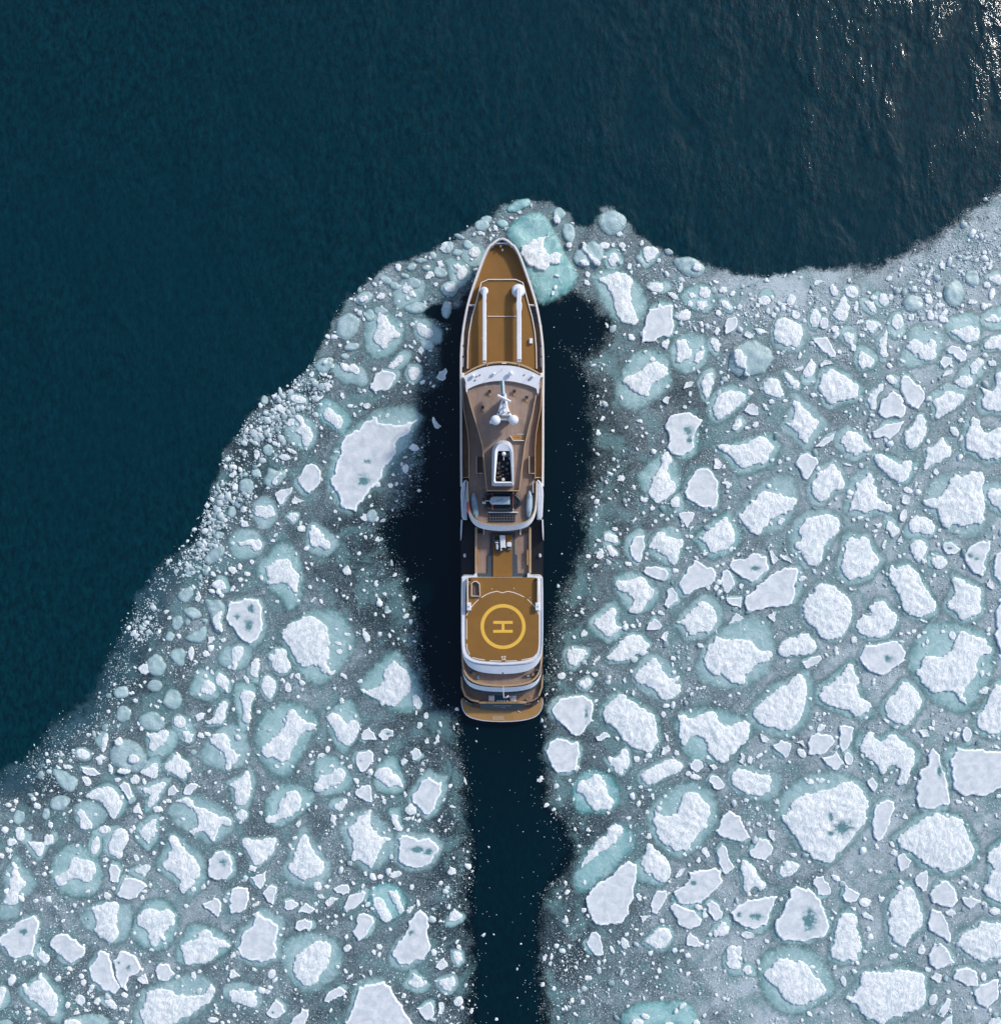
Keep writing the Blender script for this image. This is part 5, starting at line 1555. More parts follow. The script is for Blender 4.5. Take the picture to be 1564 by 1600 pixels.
def field(Q):
    il, ir = inside(Q, LEFTW), inside(Q, RIGHTW)
    ins = il | ir
    dsea = np.minimum(seg_dist(Q, SEA_L, False), seg_dist(Q, SEA_R, False))
    dpool = np.minimum(seg_dist(Q, POOLW, False), seg_dist(Q, RPOOLW, False))
    px = Q[:, 0] * 10 + 782; py = 800 - Q[:, 1] * 10
    wid = np.where((px > 1330) & (py < 700), 3.5, np.where((px < 330) & (py > 700), 3.5, 1.1))
    e = np.minimum(dsea / wid, dpool / 3.4)
    den = np.where(ins, np.clip(e, 0, 1) * 0.78 + 0.15, 0)
    d0 = np.minimum(dsea, dpool)
    den = np.where(ins, den, np.where(d0 < 1.6, 0.15 - d0 * 0.22, -0.2))
    tone = np.full(len(Q), 0.46)
    tone += np.clip((px - 950) / 600, 0, 1) * 0.20 * (px > 782)
    tone -= 0.30 * np.exp(-(dpool / 5.5) ** 2)
    for cx, cy, rx, ry, dd, dt in SPOTS:
        g = np.exp(-((px - cx) / rx) ** 2 - ((py - cy) / ry) ** 2)
        den += dd * g * (0.5 if dd > -1 else 1); tone += dt * g
    tone -= 0.30 * np.exp(-((dsea - 3.0) / 3.0) ** 2) * (px < 520) * (py > 560)
    blue = np.exp(-((dsea - 1.5) / 3.4) ** 2) * np.clip((340 - px) / 90, 0, 1) * (py > 700)
    blue = np.clip(blue * 1.3, 0, 1)
    den -= blue * 0.12
    den = np.where(ins & (blue > 0.15), np.maximum(den, 0.5 * np.clip(dsea / 1.5, 0, 1)), den)
    return ins, den, np.clip(tone, 0, 1), blue, dsea, dpool
step = 0.45
gx = np.arange(-95, 95.01, step); gy = np.arange(-92, 60, step)
GX, GY = np.meshgrid(gx, gy)
Q = np.stack([GX.ravel(), GY.ravel()], 1)
# ragged margins: wander the lookup point a little
W = np.array([[noise.noise(Vector((x * 0.35, y * 0.35, 3.1))) + 0.5 * noise.noise(Vector((x * 1.1, y * 1.1, 9.1))), noise.noise(Vector((x * 0.35, y * 0.35, 7.7))) + 0.5 * noise.noise(Vector((x * 1.1, y * 1.1, 1.7)))] for x, y in Q]) * 0.8
ins, den, tone, blue, dsea, dpool = field(Q + W)
nx_, ny_ = len(gx), len(gy)
keep = den.reshape(ny_, nx_) > -0.1
vid = -np.ones(nx_ * ny_, int)
faces = []
kk = keep[:-1, :-1] | keep[1:, :-1] | keep[:-1, 1:] | keep[1:, 1:]
jj, ii = np.nonzero(kk)
quad = np.stack([jj * nx_ + ii, jj * nx_ + ii + 1, (jj + 1) * nx_ + ii + 1, (jj + 1) * nx_ + ii], 1)
usedv = np.unique(quad)
vid[usedv] = np.arange(len(usedv))
quad = vid[quad]
vv = np.column_stack([Q[usedv], np.full(len(usedv), 0.03)])
o = link('slush_ice', [tuple(q) for q in vv], [tuple(int(a) for a in q) for q in quad], M['slush'], None, True,
         {'cover': np.clip(den[usedv], 0, 1.2), 'tone': tone[usedv], 'blue': blue[usedv]})
tag(o, 'grey green slush of grease ice filling the gaps between the floes', 'slush ice', None, 'stuff')

# ---- brash: thousands of small crumbs
mres = 0.25
MX, MY = int(200 / mres), int(190 / mres)
mask = np.zeros((MY, MX), np.uint8)
def paint(poly, val):
    P = np.asarray(poly)
    lo, hi = P.min(0), P.max(0)
    i0, i1 = int((lo[0] + 100) / mres), int((hi[0] + 100) / mres) + 1
    j0, j1 = int((lo[1] + 95) / mres), int((hi[1] + 95) / mres) + 1
    i0, j0 = max(i0, 0), max(j0, 0); i1, j1 = min(i1, MX), min(j1, MY)
    if i1 <= i0 or j1 <= j0: return
    a, b = np.meshgrid(np.arange(i0, i1) * mres - 100, np.arange(j0, j1) * mres - 95)
    k = inside(np.stack([a.ravel(), b.ravel()], 1), P).reshape(a.shape)
    sub = mask[j0:j1, i0:i1]; sub[k] = val
for p in foots_all: paint(p, 1)
for p in caps_all: paint(p, 2)
C = rng.uniform((-86, -86), (86, 56), (330000, 2))
ins, den, tone, blue, dsea, dpool = field(C)
px = C[:, 0] * 10 + 782; py = 800 - C[:, 1] * 10
mk = mask[np.clip(((C[:, 1] + 95) / mres).astype(int), 0, MY - 1), np.clip(((C[:, 0] + 100) / mres).astype(int), 0, MX - 1)]
clump = np.array([noise.noise(Vector((x * 0.16, y * 0.16, 4.4))) + 0.7 * noise.noise(Vector((x * 0.6, y * 0.6, 8.4))) for x, y in C])
rimL = np.exp(-((dsea - 3.5) / 3.2) ** 2) * (px < 620) * (py > 560)
rimR = np.exp(-((dsea - 6.5) / 4.5) ** 2) * (px > 1050)
nearpool = np.exp(-(dpool / 4.5) ** 2)
pr = 0.30 + 0.75 * rimL + 0.6 * rimR + 0.30 * nearpool + 0.12 * (px > 1000)
pr *= np.clip(0.7 + 1.6 * clump, 0.06, 2)
sizes_small = 1.0
LEADP = wp(POOL[:-1] + [(745, 1800), (850, 1800)] + RPOOL[::-1])
adrift = inside(C, LEADP) & (np.abs(C[:, 0] - 0.25) > 7.2) | (inside(C, LEADP) & (py > 1132))
pr *= ins * np.clip(den * 1.6 + 0.15, 0.05, 1)
pr += np.where(adrift & ~ins, 0.10 * np.exp(-dpool / 1.3) * (sizes_small), 0)
near = np.zeros(len(C), bool)
for ox_, oy_ in ((0.5, 0), (-0.5, 0), (0, 0.5), (0, -0.5)):
    mm = mask[np.clip(((C[:, 1] + oy_ + 95) / mres).astype(int), 0, MY - 1), np.clip(((C[:, 0] + ox_ + 100) / mres).astype(int), 0, MX - 1)]
    near |= mm == 2
pr *= 1 - 0.8 * np.exp(-(dsea / 3.0) ** 2) * blue
pr[(mk == 1) & ~near] *= 0.30
pr[(mk == 1) & near] = 0.26
pr[mk == 2] = 0
ok = rng.uniform(0, 1, len(C)) < pr
C, rl, rr, tn = C[ok], rimL[ok], rimR[ok], tone[ok]
bl = blue[ok]
print('brash crumbs', len(C))
sizes = 0.05 + 0.045 * rng.pareto(2.2, len(C))
sizes *= 1 + 1.2 * rl * (py[ok] < 1000) + 0.6 * rl + 0.6 * rr
sizes *= 1 - 0.5 * np.exp(-(dpool[ok] / 2.5) ** 2)
sizes *= 1 - 0.45 * bl
sizes *= 1 - 0.55 * np.exp(-(dsea[ok] / 4.5) ** 2) * (C[:, 0] > 30)
sizes = np.clip(sizes, 0.05, 0.62)
def crumbs(C, sizes, pale, n):
    """n sided irregular crumbs of ice, all built at once"""
    m = len(C)
    el = rng.uniform(0.5, 1.0, m)[:, None]; an = rng.uniform(0, 3.14, m)[:, None]
    h = 0.04 + sizes * rng.uniform(0.2, 0.5, m)
    rr_ = rng.uniform(0.68, 1.25, (m, n)); t = (2 * np.pi * np.arange(n) / n)[None, :] + rng.uniform(-0.25, 0.25, (m, n))
    V = []
    for sc_, z0_, zh in ((1.0, 0.0, 0.0), (0.96, 0.035, 0.55), (0.66, 0.035, 1.0)):
        u = sizes[:, None] * sc_ * rr_ * np.cos(t); v = sizes[:, None] * sc_ * rr_ * np.sin(t) * el
        z = z0_ + zh * h[:, None] * rng.uniform(0.85, 1.15, (m, n))
        V.append(np.stack([C[:, :1] + u * np.cos(an) - v * np.sin(an), C[:, 1:] + u * np.sin(an) + v * np.cos(an), z], 2))
    V = np.concatenate(V, 1).reshape(-1, 3)
    base_ = (np.arange(m) * 3 * n)[:, None]
    j = np.arange(n)
    q = np.concatenate([np.stack([lv * n + j, lv * n + (j + 1) % n, (lv + 1) * n + (j + 1) % n, (lv + 1) * n + j], 1) for lv in (0, 1)])
    F4 = (base_[:, :, None] + q[None]).reshape(-1, 4)
    FT = base_ + (2 * n + j)[None, :]
    return V, F4, FT, np.repeat(pale, 3 * n)
def mesh_fast(name, parts, material):
    vs, at, loops, tot = [], [], [], []
    off = 0
    for V, F4, FT, P_ in parts:
        vs.append(V); at.append(P_)
        loops += [(F4 + off).ravel(), (FT + off).ravel()]
        tot += [np.full(len(F4), 4), np.full(len(FT), FT.shape[1])]
        off += len(V)
    V = np.concatenate(vs); LP = np.concatenate(loops).astype(np.int32); TT = np.concatenate(tot).astype(np.int32)
    me = bpy.data.meshes.new(name)
    me.vertices.add(len(V)); me.vertices.foreach_set('co', V.astype(np.float32).ravel())
    me.loops.add(len(LP)); me.loops.foreach_set('vertex_index', LP)
    me.polygons.add(len(TT)); me.polygons.foreach_set('loop_start', np.concatenate([[0], np.cumsum(TT)[:-1]]).astype(np.int32))
    me.update(calc_edges=True); me.validate()
    a_ = me.attributes.new('pale', 'FLOAT', 'POINT'); a_.data.foreach_set('value', np.concatenate(at).astype(np.float32))
    me.materials.append(material)
    o = bpy.data.objects.new(name, me); COL.objects.link(o)
    return o
pale = np.where(rng.uniform(0, 1, len(C)) < 0.72, rng.uniform(0.5, 1.0, len(C)), rng.uniform(0.0, 0.5, len(C)))
pale *= np.where(rl > 0.5, rng.uniform(0.4, 1.0, len(C)), 1)
big_ = sizes > 0.17
o = mesh_fast('brash_ice', [crumbs(C[~big_], sizes[~big_], pale[~big_], 5), crumbs(C[big_], sizes[big_], pale[big_], 7)], M['chip'])
tag(o, 'countless small crumbs of brash ice strewn through the slush', 'brash ice', None, 'stuff')

# table sized pieces in the gaps between the surveyed floes
K = rng.uniform((-84, -84), (84, 50), (9000, 2))
ins_, den_, tone_, blue_, ds_, dp_ = field(K)
kr = 0.26 + 0.16 * rng.pareto(2.6, len(K)); kr = np.clip(kr, 0.26, 0.95)
good = ins_ & (den_ > 0.45) & (blue_ < 0.4) & (dp_ > 2.0)
for a_ in range(0, 360, 45):
    xx, yy = K[:, 0] + kr * 1.25 * math.cos(R(a_)), K[:, 1] + kr * 1.25 * math.sin(R(a_))
    good &= mask[np.clip(((yy + 95) / mres).astype(int), 0, MY - 1), np.clip(((xx + 100) / mres).astype(int), 0, MX - 1)] != 2
K, kr = K[good], kr[good]
sel, cell = [], {}
for i in range(len(K)):
    cx_, cy_ = int(K[i][0] // 2), int(K[i][1] // 2)
    if all(np.hypot(*(K[i] - K[j])) > kr[i] + kr[j] + 0.1 for a_ in (-1, 0, 1) for b_ in (-1, 0, 1) for j in cell.get((cx_ + a_, cy_ + b_), ())):
        sel.append(i); cell.setdefault((cx_, cy_), []).append(i)
    if len(sel) >= 900: break
fv, ff, fa, fp_ = [], [], [], []
for i in sel:
    rs = random.Random(i)
    E_ = ell(K[i][0], K[i][1], kr[i], kr[i] * rs.uniform(0.55, 1), rs.uniform(0, 180), rs.choice((5, 6, 7, 8)), 0.28, rs)
    if area(E_) < 0: E_ = E_[::-1]
    v, f, at = cap_mesh(fractal(E_, 0.10, 0.22, rs), 'w', rs)
    o_ = len(fv); fv += v; ff += [tuple(q + o_ for q in t) for t in f]; fa += at['rim']; fp_ += at['pond']
o = link('broken_ice', fv, ff, M['w'], None, True, {'rim': fa, 'pond': fp_})
tag(o, 'small broken white ice pieces crowding the gaps between floes', 'broken ice', None, 'stuff')
# ---------------------------------------------------------------- the sea
xs = np.unique(np.concatenate([[-6000, -2500, -900, -300, -150], np.arange(-100, 100.1, 0.6), [150, 300, 900, 2500, 6000]]))
ys = np.unique(np.concatenate([[-6000, -2500, -900, -300, -150], np.arange(-100, 100.1, 0.6), [150, 300, 900, 2500, 6000]]))
GX, GY = np.meshgrid(xs, ys)
Q = np.stack([GX.ravel(), GY.ravel()], 1)
ins, den, tone, blue, dsea, dpool = field(Q)
px = Q[:, 0] * 10 + 782; py = 800 - Q[:, 1] * 10
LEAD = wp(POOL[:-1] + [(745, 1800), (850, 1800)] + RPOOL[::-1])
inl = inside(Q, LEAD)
calm_shade = np.where(inl, 1.0, np.where(ins, np.clip(dsea / 3.0, 0, 1) * (1 - blue), 0.0))  # flattens the waves and carries the painted shade of the sheltered water
calm_shade = np.where(inl, 1.0 - 0.28 * np.clip((py - 1130) / 200, 0, 1), calm_shade)
nx_, ny_ = len(xs), len(ys)
quad = [(j * nx_ + i, j * nx_ + i + 1, (j + 1) * nx_ + i + 1, (j + 1) * nx_ + i) for j in range(ny_ - 1) for i in range(nx_ - 1)]
o = link('sea_water', [(a, b, 0.0) for a, b in Q], quad, M['water'], None, True, {'calm_shade': calm_shade})
tag(o, 'dark blue polar sea', None, None, 'structure')

# ================================================================ THE YACHT
def W3(p, z): x, y = S(p[0], p[1], z); return (x, y, z)
def mir(P): return [(1569.0 - x, y) for x, y in P][::-1]
def sym(P): return list(P) + mir(P)               # left side listed bow to stern (or stern to bow), then mirrored
def smooth_open(P, it=2):
    for _ in range(it):
        q = [P[0]]
        for i in range(len(P) - 1):
            a, b = P[i], P[i + 1]
            q += [(a[0] * .75 + b[0] * .25, a[1] * .75 + b[1] * .25), (a[0] * .25 + b[0] * .75, a[1] * .25 + b[1] * .75)]
        q.append(P[-1]); P = q
    return P
def prism(name, P, z0, z1, material, parent, taper=0.0, rnd_=0.0):
    """closed outline given in photo pixels as seen at height z1; walls drop straight to z0; a small chamfer softens the top edge"""
    top = [S(x, y, z1) for x, y in P]
    if area(top) < 0: top = top[::-1]
    n = len(top)
    ch = rnd_
    v = []; f = []
    if ch > 0:
        inn = offset(top, -ch)
        v = [(x, y, z0) for x, y in top] + [(x, y, z1 - ch) for x, y in top] + [(x, y, z1) for x, y in inn]
        f = [(i, (i + 1) % n, n + (i + 1) % n, n + i) for i in range(n)] + [(n + i, n + (i + 1) % n, 2 * n + (i + 1) % n, 2 * n + i) for i in range(n)]
        f.append(tuple(2 * n + i for i in range(n)))
    else:
        v = [(x, y, z0) for x, y in top] + [(x, y, z1) for x, y in top]
        f = [(i, (i + 1) % n, n + (i + 1) % n, n + i) for i in range(n)]
        f.append(tuple(n + i for i in range(n)))
    f.append(tuple(range(n))[::-1])
    return link(name, v, f, material, parent)
def offset(P, d):
    """offset a closed ccw outline (positive = outwards)"""
    n = len(P); out = []
    for i in range(n):
        a, b, c = np.array(P[i - 1]), np.array(P[i]), np.array(P[(i + 1) % n])
        e1 = b - a; e2 = c - b
        e1 /= max(np.hypot(*e1), 1e-9); e2 /= max(np.hypot(*e2), 1e-9)
        n1 = np.array([e1[1], -e1[0]]); n2 = np.array([e2[1], -e2[0]])
        m = n1 + n2; l = np.hypot(*m)
        m = m / l if l > 1e-6 else n1
        k = d / max(0.35, float(m @ n1))
        out.append(tuple(b + m * k))
    return out
def ribbon(name, P, z0, z1, width, material, parent, closed=False, z_at=None):
    """a rail or bulwark of the given width in metres along a pixel path at height z1"""
    C_ = [np.array(S(x, y, z1)) for x, y in P]
    n = len(C_); v = []; f = []
    for i in range(n):
        if closed: a, c = C_[i - 1], C_[(i + 1) % n]
        else: a, c = C_[max(i - 1, 0)], C_[min(i + 1, n - 1)]
        d = c - a; d /= max(np.hypot(*d), 1e-9); m = np.array([-d[1], d[0]]) * width / 2
        l, r = C_[i] + m, C_[i] - m
        v += [(l[0], l[1], z0), (r[0], r[1], z0), (r[0], r[1], z1), (l[0], l[1], z1)]
    for i in range(n if closed else n - 1):
        a, b = 4 * i, 4 * ((i + 1) % n)
        for q in range(4):
            f.append((a + q, a + (q + 1) % 4, b + (q + 1) % 4, b + q))
    if not closed: f += [(3, 2, 1, 0), tuple(4 * (n - 1) + q for q in range(4))]
    return link(name, v, f, material, parent)
def strip(name, A, B, zA, zB, zbot, material, parent):
    """a sloping surface between two pixel paths, closed underneath"""
    a = [W3(p, zA) for p in A]; b = [W3(p, zB) for p in B]
    n = len(a); v = a + b + [(x, y, zbot) for x, y, _ in a] + [(x, y, zbot - 0.01) for x, y, _ in b]; f = []
    for i in range(n - 1):
        f += [(i, i + 1, n + i + 1, n + i), (n + i, n + i + 1, 3 * n + i + 1, 3 * n + i), (2 * n + i, 2 * n + i + 1, i + 1, i), (3 * n + i, 3 * n + i + 1, 2 * n + i + 1, 2 * n + i)]
    f += [(0, n, 3 * n, 2 * n), (n - 1, 2 * n + n - 1, 4 * n - 1, 2 * n - 1)]
    return link(name, v, f, material, parent)
def box(name, x0, y0, x1, y1, z0, z1, material, parent, ch=0.0):
    return prism(name, [(x0, y0), (x1, y0), (x1, y1), (x0, y1)], z0, z1, material, parent, 0, ch)
def rev(name, px, py, z, prof, material, parent, n=20, smooth=True, sx=1.0, sy=1.0, rot=0.0):
    """a turned shape: profile of (radius m, height m) from the bottom up, centred on the pixel as seen at height z"""
    cx, cy = S(px, py, z); v = []; f = []
    ca, sa = math.cos(rot), math.sin(rot)
    for r, h in prof:
        for i in range(n):
            t = 2 * math.pi * i / n
            u, w_ = r * math.cos(t) * sx, r * math.sin(t) * sy
            v.append((cx + u * ca - w_ * sa, cy + u * sa + w_ * ca, h))
    for k in range(len(prof) - 1):
        for i in range(n):
            j = (i + 1) % n
            f.append((k * n + i, k * n + j, (k + 1) * n + j, (k + 1) * n + i))
    f.append(tuple(range(n))[::-1]); f.append(tuple((len(prof) - 1) * n + i for i in range(n)))
    return link(name, v, f, material, parent, smooth)
def dome(name, px, py, zc, r, material, parent, zbot=None):
    """a satellite dome: sphere of radius r (m) with its centre at height zc on a short pedestal"""
    prof = [(r * 0.45, zbot if zbot is not None else zc - r * 1.5), (r * 0.45, zc - r * 0.88)]
    for k in range(1, 11):
        a = -math.pi / 2 + math.pi * (k + 0.6) / 11.5
        prof.append((max(r * math.cos(a), 0.004), zc + r * math.sin(a)))
    return rev(name, px, py, zc, prof, material, parent, 24)
def bar(name, a, b, z0, z1, r, material, parent, n=10):
    """round bar between two pixels at heights z0 and z1"""
    A, B = Vector(W3(a, z0)), Vector(W3(b, z1)); d = (B - A).normalized()
    u = d.orthogonal().normalized(); w_ = d.cross(u)
    v = [tuple(P + (u * math.cos(t) + w_ * math.sin(t)) * r) for P in (A, B) for t in [2 * math.pi * i / n for i in range(n)]]
    f = [(i, (i + 1) % n, n + (i + 1) % n, n + i) for i in range(n)] + [tuple(range(n))[::-1], tuple(range(n, 2 * n))]
    return link(name, v, f, material, parent, False)
def ring_prism(name, O, I, z0, zo, zi, material, parent):
    """ring between an outer and an inner outline with equal point counts, sloping from zo to zi"""
    o_ = [W3(p, zo) for p in O]; i_ = [W3(p, zi) for p in I]; n = len(O)
    v = o_ + i_ + [(x, y, z0) for x, y, _ in o_] + [(x, y, z0 + 0.2) for x, y, _ in i_]; f = []
    for k in range(n):
        j = (k + 1) % n
        f += [(k, j, n + j, n + k), (2 * n + k, 2 * n + j, j, k), (n + k, n + j, 3 * n + j, 3 * n + k)]
    return link(name, v, f, material, parent)

Y = empty('motor_yacht', *S(784.5, 760, 0))
tag(Y, 'long expedition motor yacht with tan decks and a yellow ringed helipad breaking through the ice', 'yacht')

# ---- hull: outline at the gunwale, left side from bow tip to stern
half = [(370.5, 1.0), (372, 8), (375, 12.5), (378, 16), (385, 22), (395, 28), (410, 34), (430, 41), (450, 48), (475, 55.5), (500, 60.5), (520, 63.5), (545, 66), (580, 66.5), (640, 66), (720, 65.5),
        (815, 65), (890, 64.5), (960, 64.5), (1040, 64.3), (1058, 63.5), (1064, 62)]
HZ = 5.15
def hull_top(z_of=6.5):
    out = []
    for py, h in half:
        z = 6.5 if py < 600 else 5.2
        x, y = S(784.5 - h, py, z); xc, _ = S(784.5, py, z)
        out.append((abs(x - xc), y))
    return out
ht = hull_top()
xc0 = S(784.5, 800, 6)[0]
v, f = [], []
lev = [(1.0, 1.0, 4.0), (0.96, 0.985, 2.6), (0.88, 0.95, 1.2), (0.80, 0.92, 0.0), (0.62, 0.86, -1.4), (0.15, 0.80, -2.6)]
nb = len(ht)
for (kw, kb, z) in lev:
    for i, (h, y) in enumerate(ht):
        t = min(1.0, i / 9.0)
        kk_ = kw * (1 - t) + (1 - (1 - kw) * 0.25) * t
        yy = y - (ht[0][1]) * (1 - kb) * max(0, 1 - i / 12.0)
        v.append((xc0 - h * kk_, yy, z)); v.append((xc0 + h * kk_, yy, z))
for k in range(len(lev) - 1):
    for i in range(nb - 1):
        for s_ in (0, 1):
            a, b = k * 2 * nb + 2 * i + s_, k * 2 * nb + 2 * (i + 1) + s_
            c, d = b + 2 * nb, a + 2 * nb
            f.append((a, b, c, d) if s_ == 0 else (d, c, b, a))
    a = k * 2 * nb; f.append((a, a + 2 * nb, a + 2 * nb + 1, a + 1))
    a = k * 2 * nb + 2 * (nb - 1); f.append((a, a + 1, a + 2 * nb + 1, a + 2 * nb))
for i in range(nb - 1):
    f.append((2 * i, 2 * i + 1, 2 * i + 3, 2 * i + 2))
link('hull', v, f, M['navy'], Y)

# white topsides and bulwark forward, ending where the side bays open
bow_l = [(784.5 - h, py) for py, h in half if py <= 640] + [(718.5, 700), (719.0, 760)]
path = smooth_open(bow_l[::-1] + mir(bow_l)[::-1][::1] if False else bow_l[::-1], 1)
full = path + [(1569 - x, y) for x, y in path[::-1]]
inner = [(784.5 + (x - 784.5) * (1 - 2.0 / max(8.0, abs(x - 784.5))), y + (2.2 if abs(x - 784.5) < 20 else 0)) for x, y in full]
ribbon('bulwark', inner, 3.9, 6.5, 0.31, M['white'], Y)
ribbon('cap_rail', [(784.5 + (x - 784.5) * 0.995, y) for x, y in inner], 6.503, 6.56, 0.22, M['cream'], Y)
# decks inside the bulwark
fd = smooth_open([(784.5, 376), (777, 379), (767, 385.5), (761, 394), (754, 411), (746, 431), (739, 451), (731.5, 476), (726.5, 500), (723, 525), (721, 560), (721, 592)], 1)
prism('foredeck', sym(fd), 4.0, HZ, M['tan'], Y)
# raised trunk deck and its pale coaming
tr = [(763, 436.5), (752, 441.5), (744.5, 470), (737.5, 495), (733, 520), (731, 545), (730.5, 576)]
trp = tr + [(1569 - x, y) for x, y in tr[::-1]]
prism('trunk_deck', trp, HZ - 0.5, 6.3, M['tan'], Y)
ribbon('trunk_coaming', trp[::-1] if False else trp[6::-1] + trp[:6:-1], 6.0, 6.52, 0.13, M['cream'], Y)
for s_, nm in ((0, 'a'), (1, 'b')):
    g = [(730.5, 478), (741.5, 477), (735, 504), (726, 504)]
    pz = [(728.5, 505), (735.8, 505), (732, 525), (729.5, 555), (729.2, 590), (721.8, 590), (722.5, 540)]
    if s_: g, pz = mir(g), mir(pz)
    prism('side_steps', g, HZ, HZ + 0.12, M['mid_grey'], Y)
    for q in range(4):
        yy = 482 + q * 5.5
        P = [(729.5 - q * 1.1, yy), (739.6 - q * 1.5, yy), (739.4 - q * 1.5, yy + 0.7), (729.3 - q * 1.1, yy + 0.7)]
        prism('step_edge', mir(P) if s_ else P, HZ + 0.12, HZ + 0.2, M['grey'], Y)
    prism('side_passage', pz, HZ, HZ + 0.05, M['teak_mid'], Y)
    P = [(729.0, 476.2), (742.5, 475.2), (742.5, 476.6), (729.0, 477.6)]
    prism('break_rail', mir(P) if s_ else P, HZ, 6.4, M['cream'], Y)
    # side bulkhead lockers between passage and bulwark
    for q in range(4):
        y0 = 508 + q * 17
        P = [(722.6, y0), (725.0, y0), (724.4, y0 + 14), (722.0, y0 + 14)]
        prism('bulwark_locker', mir(P) if s_ else P, HZ, 5.9, M['grey_white'], Y)
ribbon('deck_seam_bar', [(761.5, 494.2), (806.5, 494.2)], 6.3, 6.42, 0.10, M['pinkwhite'], Y)
box('deck_box', 827, 528.5, 832, 536.5, 6.3, 6.75, M['white'], Y, 0.05)
# bow fittings
box('bow_crossbar', 774, 379, 794, 380.6, HZ, 6.1, M['white'], Y)
prism('windlass', [(780, 377), (786, 377), (787, 381), (785, 385), (781, 385), (779, 381)], HZ, 5.9, M['mid_grey'], Y, 0, 0.08)
bar('windlass_shaft', (776, 382.5), (793, 382.5), 5.7, 5.7, 0.09, M['mid_grey'], Y)
prism('bow_roller', [(776, 372.5), (793, 372.5), (789, 375.5), (780, 375.5)], HZ, 6.2, M['black'], Y)
rev('bow_bollard', 785, 391, 5.4, [(0.13, HZ), (0.13, 5.5), (0.2, 5.52), (0.2, 5.6)], M['white'], Y, 12)
rev('bow_light', 782, 385.5, 5.8, [(0.1, HZ), (0.1, 6.1), (0.02, 6.15)], M['yellow'], Y, 10)
bar('jackstaff', (783.5, 371.5), (784, 369.5), 6.4, 8.2, 0.035, M['grey'], Y)

# deck cranes
def crane(cx, r, x0, x1, bulge, yend):
    c = rev('crane_base', cx, 453.5, 7.6, [(r * 0.095, 6.3), (r * 0.095, 7.2), (r * 0.09, 7.35), (r * 0.055, 7.45)], M['white'], Y, 28)
    P = [(x0, 455), (x0 + 0.3, 449.5), ((x0 + x1) / 2, 448), (x1 - 0.3, 449.5), (x1, 455), (x1 + bulge * .4, 466), (x1 - 0.6, 470), (x1 + bulge, 474), (x1 + bulge, 481), (x1 - 0.4, 487), (x1, 500), (x1, 528), (x1, yend), (x0, yend), (x0, 500), (x0, 487), (x0 - bulge, 481), (x0 - bulge, 474), (x0, 468)]
    prism('crane_arm', P, 7.35, 8.0, M['white'], Y, 0, 0.10)
    box('crane_arm_end', x0 + 0.3, yend, x1 - 0.3, yend + 4, 7.3, 7.8, M['grey_white'], Y, 0.05)
    bar('crane_hinge', (x0 - 0.5, 528.5), (x1 + 0.5, 528.5), 7.9, 7.9, 0.09, M['grey_white'], Y)
crane(756.6, 6.3, 753.8, 760.0, 0.0, 564)
crane(810.0, 9.6, 807.2, 814.6, 0.8, 562)
rev('crane_slew_ring', 810.0, 453.5, 7.0, [(1.02, 6.3), (1.02, 6.8), (0.95, 6.9), (0.6, 6.95)], M['grey_white'], Y, 28)

# bridge deck tier
bd_l = [(784.5, 565.5), (765, 567), (748, 572), (733, 579.5), (722.5, 586), (722.3, 606), (725, 640), (731.5, 676), (733.3, 700), (733.3, 762), (733.3, 790), (737, 806), (745, 814.5), (762, 819.5), (784.5, 821)]
bd = bd_l + mir(bd_l)[::1][1:-1] if False else bd_l + [(1569 - x, y) for x, y in bd_l[-2:0:-1]]
prism('bridge_deck', bd, 3.9, 8.5, M['teak'], Y)
# main deck side walks
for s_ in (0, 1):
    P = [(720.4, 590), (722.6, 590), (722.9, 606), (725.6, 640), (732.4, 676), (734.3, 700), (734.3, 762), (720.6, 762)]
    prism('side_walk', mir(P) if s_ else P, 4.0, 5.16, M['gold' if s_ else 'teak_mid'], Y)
    P = [(721.8, 604), (724.6, 640), (731.2, 677), (732.8, 700), (732.8, 748)]
    if s_: P = [(1569 - x, y) for x, y in P]
    ribbon('bridge_deck_rail', P, 8.5, 9.3, 0.12, M['wood'], Y)
front = smooth_open([(722.5, 586.5), (733, 579.5), (748, 572), (765, 567), (784.5, 565.3), (804, 567), (821, 572), (836, 579.5), (846.5, 586.5)], 1)
ribbon('bridge_front_parapet', front, 8.5, 9.35, 0.22, M['wood'], Y)
ribbon('bridge_front_walk', [(784.5 + (x - 784.5) * 0.975, y + 3.6) for x, y in front[2:-2]], 8.5, 8.56, 0.34, M['teak_dark'], Y)
box('parapet_hatch', 784, 566.8, 791, 568.2, 9.35, 9.42, M['cream'], Y)
for x in (761.5, 811):
    box('parapet_post', x - 0.7, 566.6, x + 0.7, 572, 8.5, 9.5, M['wood'], Y)
box('bridge_wing', 720.2, 582.5, 725.2, 590, 8.5, 9.7, M['cream'], Y, 0.06)
box('bridge_wing', 844.0, 582.5, 849.2, 589.5, 8.5, 9.7, M['cream'], Y, 0.06)

